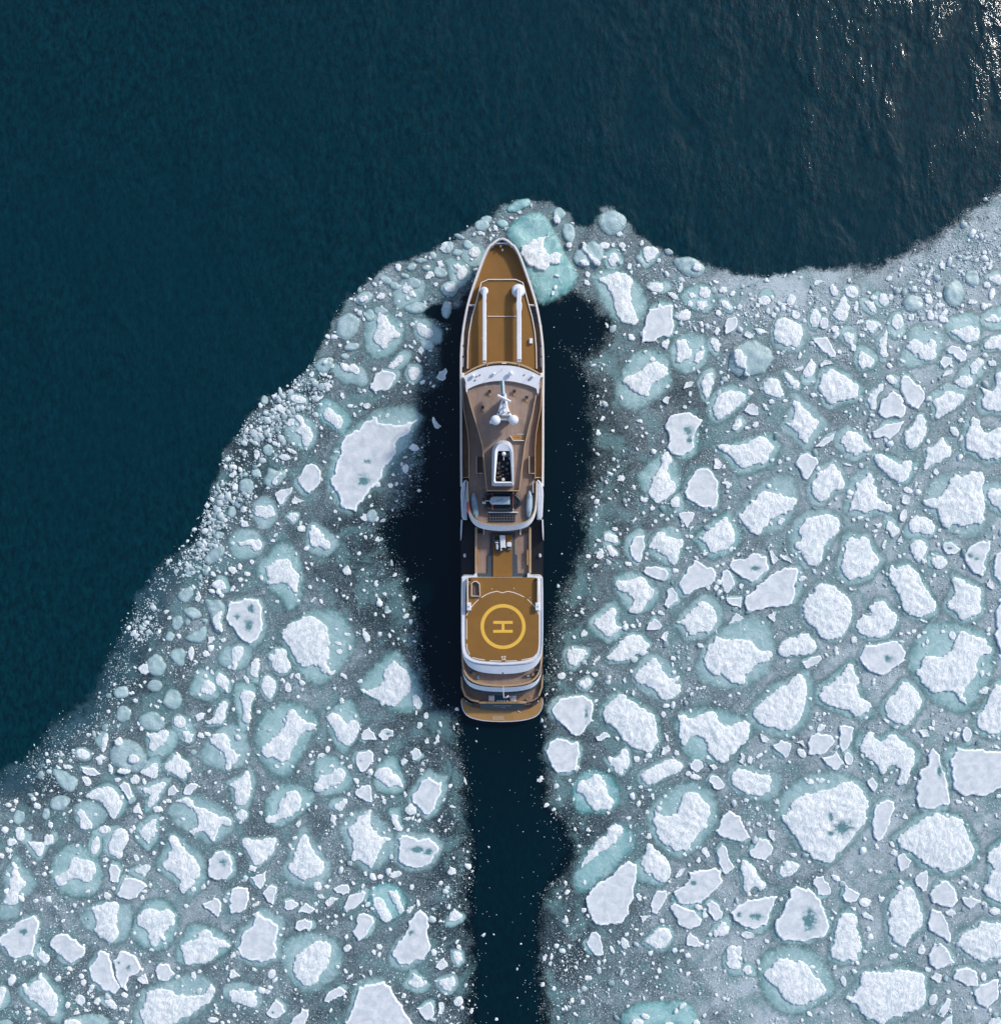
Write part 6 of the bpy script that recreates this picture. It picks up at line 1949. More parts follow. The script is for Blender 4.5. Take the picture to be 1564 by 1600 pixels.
# wheelhouse roof
rf = smooth_open([(725.0, 587.5), (738, 580.5), (755, 574), (770, 571.5), (785, 570.8), (800, 571.5), (815, 574.5), (832, 581), (845.0, 588.0)], 1)
rb = smooth_open([(730.4, 608.2), (740, 603.2), (752, 599.0), (768, 595.6), (785, 594.6), (802, 595.8), (818, 599.4), (830, 603.0), (840.0, 608.0)], 1)
strip('wheelhouse_roof', rf[::-1], rb[::-1], 11.5, 11.45, 8.5, M['white'], Y)
prism('roof_leg', [(838.2, 604.6), (842.6, 600), (841.6, 614.5), (839.4, 614.5)], 8.5, 11.44, M['white'], Y)
prism('roof_leg', [(727.2, 600), (731.8, 604.6), (729.8, 614.5), (728.4, 612)], 8.5, 11.44, M['white'], Y)
for (x, y, r) in ((739, 587, .27), (771.5, 583.8, .22), (798, 583, .34), (832.5, 588, .22)):
    dome('roof_dome', x, y, 11.5 + r * 1.5, r, M['white'], Y, 11.5)
for (x, y) in ((742.6, 594.0), (749.8, 585.8), (745, 588), (819, 585.7), (827, 593.2), (831.5, 589.5)):
    rev('roof_light', x, y, 11.6, [(0.10, 11.5), (0.10, 11.62), (0.03, 11.68)], M['mid_grey'], Y, 10)
bar('roof_whip', (771.5, 584), (768, 583), 11.7, 13.5, 0.03, M['grey_white'], Y)
bar('roof_whip', (827, 588), (830, 587), 11.7, 13.2, 0.03, M['grey_white'], Y)
bar('roof_whip', (784, 578), (784, 575.5), 11.5, 12.6, 0.04, M['grey_white'], Y)

# sun deck
sd_l = [(731.0, 607), (731.5, 612), (737, 635), (745, 662), (754.3, 695), (758, 735), (761.2, 767)]
sdp = sd_l + [(811, 767), (815.5, 735), (820.5, 695), (824.5, 678), (833, 645), (840, 612), (840, 606), (822, 599), (804, 595.5), (785, 594), (766, 595.5), (748, 600)]
prism('sun_deck', sdp, 8.5, 10.9, M['teak'], Y)
ribbon('sun_deck_rail', [(730.0, 612), (736.2, 635), (744.3, 662), (753.8, 695), (757.5, 735), (760.8, 766.6), (811.2, 766.6), (815.2, 735), (820.3, 695), (824.2, 678), (832.5, 645), (837.5, 618)], 10.6, 11.6, 0.17, M['wood'], Y)
prism('stairwell', [(797, 680.5), (820.0, 680.5), (818.8, 688), (803, 688)], 10.905, 10.93, M['gold'], Y)
ribbon('stairwell_rail', [(797, 680.5), (802, 688.3), (819, 688.3)], 10.9, 11.5, 0.09, M['cream'], Y)
bar('stairwell_grab', (808, 678.5), (818, 678.5), 11.4, 11.4, 0.04, M['cream'], Y)
for x0 in (745.0, 827.3):
    box('stair_hatch', x0, 713.5, x0 + 8.6, 739.0, 8.5, 8.53, M['teak_dark'], Y)
    ribbon('stair_hatch_rail', [(x0 - 0.4, 713), (x0 - 0.4, 739.4), (x0 + 8.6, 739.4)], 8.5, 9.3, 0.07, M['cream'], Y)
ribbon('side_walk_gate', [(720, 746.0), (731.5, 745.6)], 5.2, 6.2, 0.09, M['cream'], Y)
ribbon('side_walk_gate', [(836, 746.0), (848.5, 746.2)], 5.2, 6.2, 0.09, M['cream'], Y)

# funnel casing, open on top
def loopn(P, n):
    P = [np.array(p, float) for p in P]; d = [0.0]
    for i in range(len(P)): d.append(d[-1] + np.hypot(*(P[(i + 1) % len(P)] - P[i])))
    out = []
    for k in range(n):
        s_ = d[-1] * k / n; i = max(j for j in range(len(P)) if d[j] <= s_ + 1e-9)
        t = (s_ - d[i]) / max(d[i + 1] - d[i], 1e-9); out.append(tuple(P[i] * (1 - t) + P[(i + 1) % len(P)] * t))
    return out
def ray_loop(P, n, c):
    """n points of outline P at equal angles round c, so two outlines pair up"""
    out = []
    for k in range(n):
        t = 2 * math.pi * k / n + 0.01; d = np.array([math.cos(t), math.sin(t)]); best = None
        for i in range(len(P)):
            a, b = np.array(P[i], float) - c, np.array(P[(i + 1) % len(P)], float) - c
            e = b - a; den_ = d[0] * e[1] - d[1] * e[0]
            if abs(den_) < 1e-9: continue
            u = (a[0] * e[1] - a[1] * e[0]) / den_; w_ = (a[0] * d[1] - a[1] * d[0]) / den_
            if u > 0 and -1e-6 <= w_ <= 1 + 1e-6: best = u if best is None else max(best, u)
        out.append(tuple(c + d * best))
    return out
cc = np.array([785.5, 727.0])
O1 = ray_loop(smooth_open([(768.2, 759.5), (768.4, 715), (769.5, 700), (774, 691.5), (780, 688.5), (786, 687.5), (792, 688.5), (798, 691.5), (802, 700), (802.8, 715), (803, 759.5)], 1), 64, cc)
O2 = ray_loop([(771.8, 754.5), (773.5, 705), (776, 698), (780, 694), (786, 692.5), (792, 694), (796, 698), (799.5, 705), (801.0, 754.5)], 64, cc)
I1 = ray_loop([(773.6, 752.6), (777.8, 704.5), (796.6, 704.5), (799.8, 752.6)], 64, cc)
ring_prism('funnel_casing', O1, O2, 10.9, 12.2, 13.6, M['grey_white'], Y)
ring_prism('funnel_collar', O2, I1, 12.0, 13.62, 13.4, M['white'], Y)
prism('funnel_well', [(775.2, 751), (778.9, 706), (795.4, 706), (798.2, 751)], 10.9, 11.8, M['black'], Y)
box('funnel_aft_step', 769.5, 755.8, 801.5, 759.0, 10.9, 12.5, M['grey_white'], Y, 0.05)
for x in (774, 798.5): box('funnel_light', x - 1.7, 756.8, x + 1.7, 757.8, 12.5, 12.55, M['white'], Y)
box('funnel_vent', 784.4, 756.2, 787.6, 758.6, 12.5, 12.6, M['grey'], Y)
dome('funnel_dome', 787.2, 709, 13.4, 0.30, M['white'], Y, 11.8)
rev('funnel_cover', 786.3, 749.3, 12.6, [(0.26, 11.8), (0.26, 12.5), (0.2, 12.62)], M['cream'], Y, 18)
prism('funnel_platform', [(783.5, 711), (796, 706), (796.5, 713), (786, 714)], 11.8, 12.9, M['mid_grey'], Y)
bar('funnel_whip', (787.0, 714), (787.0, 719), 12.8, 13.3, 0.07, M['grey_white'], Y)
rp = random.Random(3)
for (x, y, r, mt) in ((779.6, 724, .22, 'copper'), (793, 724, .20, 'mid_grey'), (780.2, 731, .24, 'mid_grey'), (791.6, 733, .22, 'mid_grey'), (786, 729, .16, 'mid_grey'), (779.4, 738.5, .26, 'copper'), (786, 736, .15, 'grey'), (794, 740, .20, 'mid_grey'), (777.6, 746, .15, 'copper'), (782, 744.5, .14, 'mid_grey'), (791.5, 745.5, .14, 'mid_grey'), (796, 716, .16, 'grey_white'), (779.8, 709.5, .11, 'grey_white'), (786, 741.6, .1, 'grey_white')):
    rev('exhaust_pipe', x, y, 12.5, [(r * .85, 11.8), (r * .85, 12.3), (r, 12.35), (r, 12.5 + rp.uniform(0, .3)), (r * .6, 12.5 + rp.uniform(-.1, .2))], M[mt], Y, 14)
for k in range(9):
    a = (776.5 + rp.uniform(0, 18), 722 + rp.uniform(0, 27)); t = rp.uniform(0, 3.14)
    bar('exhaust_brace', a, (a[0] + 3.5 * math.cos(t), a[1] + 3.5 * math.sin(t)), 12.2, 12.2, 0.05, M['mid_grey' if k % 2 else 'copper'], Y, 6)

# radar mast
prism('mast_foot', [(783.2, 626), (786, 619), (789, 613.5), (790.8, 615.5), (792.5, 626), (793.6, 636), (797, 644.5), (801.0, 650.5), (800, 655), (794, 653.6), (781, 653.6), (774.5, 656), (773.5, 650.5), (778, 644.5), (779.8, 636)], 10.9, 14.8, M['white'], Y, 0, 0.15)
prism('mast_arm', [(783.6, 595.0), (787.6, 595.0), (788.4, 606), (788.9, 619), (783.8, 619), (783.7, 606)], 13.6, 14.2, M['white'], Y, 0, 0.04)
prism('flag', [(781.6, 594.6), (784.9, 594.6), (785.6, 606), (786.4, 618.8), (783.4, 618.8), (782.0, 606)], 14.25, 14.3, M['blue'], Y)
bar('radar_scanner', (777.5, 617.6), (798.0, 627.6), 16.6, 16.6, 0.17, M['white'], Y, 8)
rev('radar_pedestal', 787.8, 622.6, 16.0, [(0.3, 14.6), (0.3, 15.9), (0.2, 16.45)], M['grey_white'], Y, 14)
bar('spar', (789.5, 622), (796.5, 627.5), 15.9, 15.9, 0.05, M['grey_white'], Y, 6)
dome('mast_dome', 788.3, 634.2, 15.9, 0.34, M['white'], Y, 14.8)
dome('mast_dome', 787.9, 642.4, 15.5, 0.27, M['white'], Y, 14.8)
for sx_, (x, y) in ((1, (774.4, 656.4)), (2, (802.4, 656.0))):
    dome('satellite_dome', x, y, 15.6, 0.70, M['white'], Y, 12.6)
dome('mast_dome', 767.0, 659.8, 14.0, 0.24, M['white'], Y, 12.8)
for (x, y) in ((779.9, 644.8), (795.3, 644.4), (788.2, 628.9)):
    rev('mast_lamp', x, y, 15, [(0.11, 14.8), (0.11, 15.05), (0.04, 15.1)], M['black'], Y, 10)
prism('mast_platform', [(780, 649), (797, 649), (797, 654.2), (780, 654.2)], 14.81, 14.86, M['mid_grey'], Y)
bar('mast_stay', (781, 655.3), (796, 655.3), 15.2, 15.2, 0.06, M['grey_white'], Y, 6)

# side mouldings and aft bulwark of the bridge deck
for s_ in (0, 1):
    P = smooth_open([(729.6, 812.3), (721.5, 812.3), (720.5, 790), (719.6, 770), (721.5, 757), (726, 750.5), (729.8, 749.5)], 1)
    Q_ = [(1569 - x, y) for x, y in P][::-1]
    prism('side_moulding', Q_ if s_ else P, 4.0, 7.6, M['grey_white'], Y, 0, 0.18)
    P = [(722.4, 812), (720.3, 812), (719.6, 830), (719.7, 845), (720.6, 842), (721.6, 830)]
    prism('gunwale_point', [(1569 - x, y) for x, y in P][::-1] if s_ else P, 4.0, 5.6, M['white'], Y)
ci = smooth_open([(731.2, 752), (731.6, 780), (733.5, 797), (738.5, 808.5), (747, 815.5), (762, 819.5), (784.5, 821.6), (807, 819.5), (822, 815.5), (830.5, 808.5), (835.5, 797), (837.4, 780), (837.8, 752)], 2)
co = smooth_open([(729.6, 752), (729.8, 780), (731.0, 799), (735.5, 813.5), (744, 823), (760, 828.0), (784.5, 830.2), (809, 828.0), (825, 823), (833.5, 813.5), (838.0, 799), (839.2, 780), (839.4, 752)], 2)
strip('aft_bulwark', ci, co, 9.3, 8.2, 7.2, M['white'], Y)
ribbon('aft_cap_rail', ci, 9.0, 9.4, 0.17, M['wood'], Y)
for s_, c_ in ((0, 'red'),):
    box('rolled_awning', 729.8, 784, 733.0, 801, 9.4, 9.55, M['red'], Y, 0.04)

# after deck between the side bays
box('after_deck', 743, 822, 828, 898, 4.0, 5.3, M['teak'], Y)
for x0 in (742.0, 826.4):
    box('after_deck_rail', x0 + 0.2, 824, x0 + 3.6, 896, 5.25, 6.0, M['wood'], Y)
for x0 in (745.0, 823.0):
    box('rail_gate', x0, 859, x0 + 2.6, 883, 5.3, 6.02, M['gold'], Y)
prism('hatch_surround', [(765.4, 832), (804.6, 832), (804.6, 865), (808.2, 868), (808.6, 896), (825.5, 896), (825.5, 902), (744, 902), (744, 896), (761, 896), (761.2, 868), (765.4, 865)], 5.28, 5.5, M['grey'], Y, 0, 0.04)
box('cargo_hatch', 770.2, 836, 800, 901.2, 5.4, 5.72, M['tan'], Y, 0.04)
for x0 in (747.6, 815.4): box('mooring_winch', x0, 828.6, x0 + 6.8, 833.4, 5.3, 5.9, M['black'], Y, 0.06)
for x0 in (755.2, 812.6): box('stair_side', x0, 825, x0 + 1.2, 836, 5.3, 6.3, M['cream'], Y)
for x0 in (724.0, 841.6):
    prism('fairlead', [(x0, 866.4), (x0 + 2, 864.8), (x0 + 4, 866), (x0 + 4.4, 869.8), (x0 + 2, 871.4), (x0 + .4, 870)], 4.0, 4.5, M['grey_white'], Y, 0, 0.05)

# helicopter deck
hel_l = [(784.5, 903.0), (745.4, 903.0), (744.6, 896.6)] + smooth_open([(742.0, 896.6), (740.4, 899.2), (737, 900), (722.6, 899.8), (720.6, 904), (720.4, 980), (720.8, 1012), (723.5, 1024), (731, 1032.5), (742, 1036.8), (760, 1039), (784.5, 1040)], 1)
hz = 7.7
hel = hel_l + [(1569 - x, y) for x, y in hel_l[-2::-1]]
prism('helideck_housing', hel, 3.9, hz, M['white'], Y)
pad_l = smooth_open([(735, 902.3), (727.3, 904), (727.0, 1000), (727.6, 1012), (731, 1022), (739, 1029), (752, 1032.5), (784.5, 1034.8)], 1)
pad = pad_l + [(1569 - x, y) for x, y in pad_l[-2::-1]]
prism('helideck', pad, hz - 0.2, hz + 0.06, M['tan'], Y)
ZP = hz + 0.064
nar = 72
cx, cy = S(786, 979, ZP); sc_ = 0.1 * (CAM_H - ZP) / CAM_H
v = []; f = []
for i in range(nar):
    t = 2 * math.pi * i / nar
    for r in (29.8 * sc_, 35.2 * sc_):
        v.append((cx + r * math.cos(t), cy + r * math.sin(t), ZP)); v.append((cx + r * math.cos(t), cy + r * math.sin(t), ZP + 0.006))
for i in range(nar):
    a, b = 4 * i, 4 * ((i + 1) % nar)
    f += [(a + 1, a + 3, b + 3, b + 1), (a + 3, a + 2, b + 2, b + 3), (a, a + 1, b + 1, b)]
link('landing_circle', v, f, M['yellow'], Y)
prism('letter_h', [(770.6, 970.2), (801.2, 970.2), (801.2, 974.8), (788.2, 974.8), (788.2, 984.2), (801.2, 984.2), (801.2, 988.6), (770.6, 988.6), (770.6, 984.2), (783.8, 984.2), (783.8, 974.8), (770.6, 974.8)], ZP, ZP + 0.006, M['yellow'], Y)
def dash(P): ribbon('perimeter_marking', P, ZP, ZP + 0.006, 0.115, M['pinkwhite'], Y)
def arc(a0, a1, r=57.0, c=(786, 981)): return [(c[0] + r * math.cos(R(a)), c[1] + r * math.sin(R(a))) for a in np.linspace(a0, a1, 8)]
dash([(752.2, 933.6), (758.5, 929.6), (766, 926.2), (776.5, 923.8)]); dash([(776.5, 923.8), (785.2, 926.3), (793.4, 923.8)]); dash([(793.4, 923.8), (803, 925.8), (812, 929.4), (819.2, 933.0)])
dash([(736, 949.0), (741.6, 942.6), (747.6, 936.8)]); dash([(729.2, 961.8), (730.8, 957.6), (733.2, 953.2)])
dash([(824.0, 936.2), (830.4, 942.4), (836.6, 949.2)]); dash([(839.0, 953.6), (841.0, 957.6), (842.4, 962.0)])
dash([(729.3, 967), (729.3, 999)]); dash([(842.4, 967), (842.4, 999)])
dash([(729.4, 1005.6), (730.0, 1014), (733.8, 1022.6)]); dash([(842.2, 1005.6), (841.6, 1014), (839.4, 1021.4)])
dash([(738.2, 1027.3), (747, 1029.6), (757.6, 1031.2)]); dash([(765, 1032.4), (783.5, 1033.0)]); dash([(790, 1033.0), (808, 1032.4)]); dash([(815, 1031.2), (826, 1029.2), (834.6, 1026.8)])
# the number 12
prism('digit_one', [(783.0, 1026.6), (784.6, 1024.9), (785.5, 1024.9), (785.5, 1031.4), (784.4, 1031.4), (784.4, 1026.8), (783.3, 1027.6)], ZP, ZP + 0.006, M['pinkwhite'], Y)
prism('digit_two', [(786.7, 1026.9), (787.2, 1025.3), (788.6, 1024.7), (790.0, 1025.3), (790.4, 1026.8), (789.6, 1028.3), (788.0, 1030.3), (790.5, 1030.3), (790.5, 1031.4), (786.5, 1031.4), (786.5, 1030.4), (788.8, 1027.6), (789.3, 1026.7), (788.6, 1025.8), (787.8, 1026.1), (787.6, 1026.9)], ZP, ZP + 0.006, M['pinkwhite'], Y)
for k in range(6):
    t = R(k * 60); rev('tie_down_point', 786 + 25.0 * math.cos(t), 979 + 24.5 * math.sin(t), ZP, [(0.09, ZP), (0.09, ZP + 0.012)], M['teak_dark'], Y, 8)
for (x, y) in ((768.5, 920.4), (802.8, 919.6), (743, 936.2), (827.6, 934)):
    rev('deck_light', x, y, ZP, [(0.07, ZP), (0.07, ZP + 0.03)], M['cream'], Y, 8)
# deck openings, railings and boxes
Pst = [(736.8, 931.5), (736.8, 911.6), (741, 908.6), (744.6, 908.6), (749.2, 912.6), (750, 931.5)]
prism('deck_stairwell', [(737.8, 930.6), (737.8, 912.2), (741.3, 909.8), (744.3, 909.8), (748.4, 913.4), (749, 930.6)], ZP, ZP + 0.012, M['teak_dark'], Y)
ribbon('deck_stairwell_rail', Pst, ZP, ZP + 0.5, 0.10, M['cream'], Y, True)
for (xa, sgn) in ((730.6, 1), (840.6, -1)):
    ribbon('deck_railing', [(xa, 904), (xa + 0.2 * sgn, 942)], ZP, ZP + 0.7, 0.16, M['cream'], Y)
    box('railing_box', xa - 2.8 + (1.6 if sgn > 0 else -1.2), 942, xa + 3.6 + (1.6 if sgn > 0 else -1.2), 954, ZP - 0.05, ZP + 0.8, M['white'], Y, 0.07)
    box('box_hinge', xa - 0.6 + sgn, 947.2, xa + 1.6 + sgn, 948.8, ZP + 0.8, ZP + 0.84, M['mid_grey'], Y)
    rev('rope_fender', xa + 3.2 * sgn, 906.0, ZP + .3, [(0.22, ZP), (0.24, ZP + .2), (0.12, ZP + .3)], M['black'], Y, 12)
    ribbon('railing_foot', [(xa, 909), (xa + 2.6 * sgn, 909)], ZP, ZP + 0.5, 0.07, M['cream'], Y)
ribbon('helideck_rim', [(x + (1.5 if x < 784 else -1.5), y - (1.5 if y > 1030 else 0)) for x, y in hel[11:-11]], hz - 0.1, hz + 0.12, 0.12, M['grey_white'], Y)

# stern: curved white overhang, upper stern deck, second band, lower deck, transom, platform
def cv(P): P = smooth_open(P, 1); return P + [(1569 - x, y) for x, y in P[-2::-1]]
a1 = cv([(720.8, 1000), (721.6, 1014), (725, 1026), (733, 1034), (745, 1038), (762, 1039.8), (784.5, 1040.2)])
b1 = cv([(720.9, 1010), (723.0, 1026), (729, 1038), (738, 1045.5), (750, 1050), (766, 1052.4), (784.5, 1053.2)])
strip('stern_overhang', a1, b1, 7.6, 6.9, 6.3, M['white'], Y)
rev('stern_lamp', 786, 1051.4, 6.9, [(0.12, 6.8), (0.12, 7.05), (0.05, 7.08)], M['grey'], Y, 10)
P = cv([(723.0, 1012), (723.4, 1034), (727, 1050), (736, 1061), (750, 1066.6), (766, 1068.8), (784.5, 1069.6)])
prism('upper_stern_deck', P, 3.6, 5.6, M['teak'], Y)
c1 = cv([(722.4, 1012), (722.8, 1036), (726.4, 1052), (735.5, 1063), (750, 1068.6), (766, 1070.8), (784.5, 1071.6)])
ribbon('upper_stern_rail', c1, 5.6, 6.35, 0.28, M['wood'], Y)
a2 = cv([(721.4, 1020), (721.6, 1042), (725.0, 1056), (733, 1066), (747, 1071.4), (764, 1073.6), (784.5, 1074.2)])
b2 = cv([(721.2, 1030), (722.6, 1052), (727.6, 1066), (736.5, 1074.5), (750, 1078.6), (766, 1080.6), (784.5, 1081.2)])
strip('stern_band', a2, b2, 6.2, 5.4, 4.9, M['white'], Y)
P = cv([(722.0, 1040), (722.8, 1058), (728, 1071), (737.5, 1079), (751, 1083.6), (767, 1085.8), (784.5, 1086.6)])
prism('smoked_glass_band', P, 2.9, 4.7, M['grey'], Y)
P = cv([(720.8, 1046), (721.0, 1072), (724.6, 1086), (732.5, 1094), (742, 1097.4), (750, 1098.6), (784.5, 1098.6)])
prism('lower_stern_deck', P, -0.8, 2.7, M['teak_mid'], Y)
c2 = [(721.4, 1058), (722.2, 1074), (727, 1087), (736, 1093.4), (748.5, 1096.2)]
ribbon('lower_stern_rail', c2, 2.7, 3.5, 0.30, M['wood'], Y)
ribbon('lower_stern_rail', [(1569 - x, y) for x, y in c2[:3]], 2.7, 3.5, 0.26, M['wood'], Y)
box('plunge_pool', 773.2, 1086.2, 796.6, 1095.4, 2.7, 3.0, M['teal'], Y)
for x0 in (763.4, 797.0): box('sun_pad', x0, 1086.8, x0 + 9.2, 1095.8, 2.7, 3.1, M['cream'], Y, 0.05)
for k in range(4): box('pool_cushion', 776 + k * 5, 1094.2, 779.4 + k * 5, 1096.0, 3.0, 3.2, M['white'], Y, 0.03)
box('aft_bench', 748.6, 1096.2, 821.6, 1099.4, 2.7, 3.35, M['wood'], Y, 0.04)
box('bench_backrest', 760, 1096.6, 812, 1097.8, 3.35, 3.45, M['gold'], Y)
pl = smooth_open([(721.2, 1092), (720.8, 1098), (722.6, 1108), (728, 1116.5), (736, 1121.5), (750, 1125.2), (766, 1127.0), (784.5, 1127.4)], 1)
plf = pl + [(1569 - x, y) for x, y in pl[-2::-1]]
prism('swim_platform', plf, 0.3, 1.25, M['gold'], Y)
ribbon('platform_edge', plf[1:-1], 0.25, 1.27, 0.13, M['grey_white'], Y)
strip('transom', [(749.4, 1098.8), (767, 1099.4), (785, 1099.6), (803, 1099.4), (820.8, 1098.8)], [(750.6, 1108.2), (767, 1109.8), (785, 1110.4), (803, 1109.8), (819.6, 1108.2)], 2.69, 1.6, 1.2, M['grey'], Y)
strip('transom_door', [(771.0, 1101.4), (799, 1101.4)], [(771.2, 1104.0), (798.8, 1104.0)], 2.55, 2.30, 1.3, M['mid_grey'], Y)
box('transom_badge', 783, 1105.4, 789.6, 1105.9, 1.3, 2.15, M['grey_white'], Y)
for s_ in (0, 1):
    A = [(724.4, 1091.5), (731, 1096.5), (738, 1099.4)]; B = [(724.8, 1096.0), (731.4, 1101.4), (737.6, 1104.6)]
    if s_: A, B = [(1569 - x, y) for x, y in A][::-1], [(1569 - x, y) for x, y in B][::-1]
    strip('quarter_panel', A, B, 2.9, 1.7, 1.2, M['grey'], Y)
    P = [(728.4, 1094.8), (730.2, 1095.8)]
    rev('quarter_light', 840.5 if s_ else 729, 1095.6, 2.7, [(0.1, 2.3), (0.1, 2.75)], M['white'], Y, 8)
    for q in range(3):
        P = [(738.8, 1098.6 + q * 2.2), (749.2, 1099.6 + q * 2.2), (749.2, 1101.8 + q * 2.2), (738.8, 1100.8 + q * 2.2)]
        if s_: P = [(1569 - x, y) for x, y in P][::-1]
        prism('transom_step', P, 1.24, 2.5 - q * 0.4, M['teak_dark'], Y)
box('platform_hatch', 769.2, 1118.6, 787.6, 1125.2, 1.25, 1.29, M['wood'], Y)
bar('platform_cleat', (808, 1110), (813, 1113), 1.35, 1.4, 0.05, M['cream'], Y, 6)
bar('platform_line', (784, 1118), (811, 1110.5), 1.28, 1.3, 0.03, M['wood'], Y, 6)

# ================================================================ loose things on board
def thing(name, px_, py_, z, label, cat, group=None):
    return tag(empty(name, *S(px_, py_, z), z), label, cat, group)
def dup(root, dx, dy, rz=0.0):
    r = root.copy(); COL.objects.link(r); r.location = (root.location[0] + dx, root.location[1] + dy, root.location[2]); r.rotation_euler = (0, 0, rz)
    for ch in list(root.children):
        c = ch.copy(); COL.objects.link(c); c.parent = r
    return r
# black stools on the sun deck
t = thing('deck_stool', 765, 611.6, 10.9, 'small black stool on the sun deck, upper left of the radar mast', 'stool', 'stools on the sun deck')
box('seat', 762.9, 609.2, 767.2, 613.4, 11.25, 11.42, M['black'], t, 0.03)
for (dx, dy) in ((763.3, 609.6), (766.1, 609.6), (763.3, 612.2), (766.1, 612.2)): box('leg', dx, dy, dx + 0.7, dy + 0.7, 10.9, 11.25, M['black'], t)
box('stool_shadow', 763.2, 615.4, 767.2, 619.6, 10.9, 11.0, M['gold'], t, 0.02)  # flat golden slab standing in for the stool's yellowish shadow
base_ = S(765, 611.6, 10.9)
for (x, y, lb) in ((803.4, 611.4, 'small black stool on the sun deck, upper right of the radar mast'), (822.8, 620.8, 'small black stool nearest the right rail of the sun deck'), (754.3, 636.2, 'small black stool nearest the left rail of the sun deck')):
    q = S(x, y, 10.9); c = dup(t, q[0] - base_[0], q[1] - base_[1]); c['label'] = lb

# tender lying athwart the boat deck
t = thing('rib_tender', 783, 783, 8.5, 'black inflatable tender with a pale blue cover lying across the boat deck', 'tender')
tub = [(757, 774.0), (766, 770.6), (780, 769.6), (794, 770.2), (803, 773.4), (809.5, 778.5), (813.2, 784.0), (809.5, 789.5), (803, 794.0), (794, 796.6), (780, 797.0), (766, 796.0), (757, 792.8)]
tub = smooth_open(tub, 1)
def tube(name, P, z, r, material, parent, n=10):
    C_ = [Vector(W3(p, z)) for p in P]; v = []; f = []
    for i, c in enumerate(C_):
        d = (C_[min(i + 1, len(C_) - 1)] - C_[max(i - 1, 0)]).normalized(); u = Vector((-d.y, d.x, 0)); k = 0.45 if i in (0, len(C_) - 1) else 1
        for j in range(n):
            a = 2 * math.pi * j / n; v.append(tuple(c + (u * math.cos(a) + Vector((0, 0, 1)) * math.sin(a)) * r * k))
    for i in range(len(C_) - 1):
        for j in range(n): f.append((i * n + j, i * n + (j + 1) % n, (i + 1) * n + (j + 1) % n, (i + 1) * n + j))
    f += [tuple(range(n))[::-1], tuple((len(C_) - 1) * n + j for j in range(n))]
    return link(name, v, f, material, parent, True)
tube('inflatable_tube', tub, 9.3, 0.30, M['rubber'], t)
prism('tender_floor', [(760, 773.5), (800, 773.5), (809, 783.5), (800, 793), (760, 793)], 8.6, 9.05, M['black'], t)
prism('bow_cover', [(796.5, 773), (803, 776), (809, 780), (811.5, 784), (809, 788), (803, 792), (796.5, 794)], 9.0, 9.45, M['rubber'], t, 0, 0.1)
prism('cover', [(767.4, 777.4), (770, 775.6), (796.6, 775.6), (796.6, 788.4), (768, 788.6), (764, 783)], 9.0, 9.75, M['pale_blue'], t, 0, 0.12)
bar('cover_fold', (775, 783.4), (786, 780.2), 9.75, 9.76, 0.06, M['slate'], t, 6)
for y in (779.5, 785.5): box('outboard_motor', 753.6, y - 1.8, 758.6, y + 1.8, 8.9, 9.8, M['grey_white' if y > 783 else 'black'], t, 0.08)
bar('console_rail', (758, 782.6), (764, 782.6), 9.8, 9.8, 0.05, M['cream'], t, 6)
for x in (769.4, 801.8):
    g = thing('tender_cradle', x, 784, 8.5, 'red lashing straps over the ' + ('outboard end' if x < 780 else 'bow end') + ' of the black tender', 'cradle', 'lashings over the tender')
    bar('cradle_post', (x, 768.4), (x, 771.2), 8.9, 9.65, 0.10, M['red' if x < 780 else 'cream'], g, 8)
    bar('cradle_post', (x, 795.4), (x, 799.0), 9.65, 8.9, 0.10, M['red' if x < 780 else 'cream'], g, 8)
    bar('strap', (x, 771.0), (x, 795.6), 9.72, 9.72, 0.035, M['red'], g, 6)
t = thing('ladder_rack', 784, 808, 8.5, 'dark slatted rack with a pale bar along its front edge behind the tender', 'rack')
box('rack_bar', 763, 799.6, 809.8, 801.4, 8.6, 9.2, M['cream'], t, 0.03)
box('rack_tray', 763.8, 802.2, 804.6, 815.4, 8.5, 8.62, M['black'], t)
for k in range(9): box('rack_slat', 765.4 + k * 4.4, 802.6, 766.3 + k * 4.4, 815.0, 8.62, 8.8, M['mid_grey'], t)
for k in range(3): box('rack_rung', 764.2, 804.4 + k * 4, 804.2, 805.3 + k * 4, 8.8, 8.86, M['mid_grey'], t)
# two covered kayaks
def kayak(px_, py_, rx, ry, rot, label, m1, m2):
    t = thing('kayak', px_, py_, 8.5, label, 'kayak', 'covered kayaks on the boat deck')
    prof = [(0.05, 8.6), (0.8, 8.75), (1.0, 9.0), (0.85, 9.25), (0.45, 9.38), (0.02, 9.42)]
    P2 = [(r, h) for r, h in prof]
    rev('kayak_hull', px_, py_, 9.1, P2, M[m1], t, 26, True, rx * 0.1, ry * 0.1, rot)
    for q in (-0.38, 0.30):
        a = R(90) - rot
        ox, oy = math.sin(rot) * rx * q, 0
        bar('kayak_stripe', (px_ + rx * q - math.sin(rot) * ry * 0.62, py_ - ry * 0.62), (px_ + rx * q + math.sin(rot) * ry * 0.62, py_ + ry * 0.62), 9.33, 9.33, 0.04, M[m2], t, 6)
    bar('kayak_keel_line', (px_ - math.sin(rot) * ry * 0.9, py_ - ry * 0.9), (px_ + math.sin(rot) * ry * 0.9, py_ + ry * 0.9), 9.38, 9.38, 0.03, M[m2], t, 6)
kayak(741.6, 790.5, 5.4, 21.5, R(6), 'slate blue covered kayak lying on the left side of the boat deck', 'slate', 'pale_blue')
kayak(827.0, 788.6, 4.9, 21.0, R(-2), 'pale grey covered kayak lying on the right side of the boat deck', 'pale_blue', 'slate')
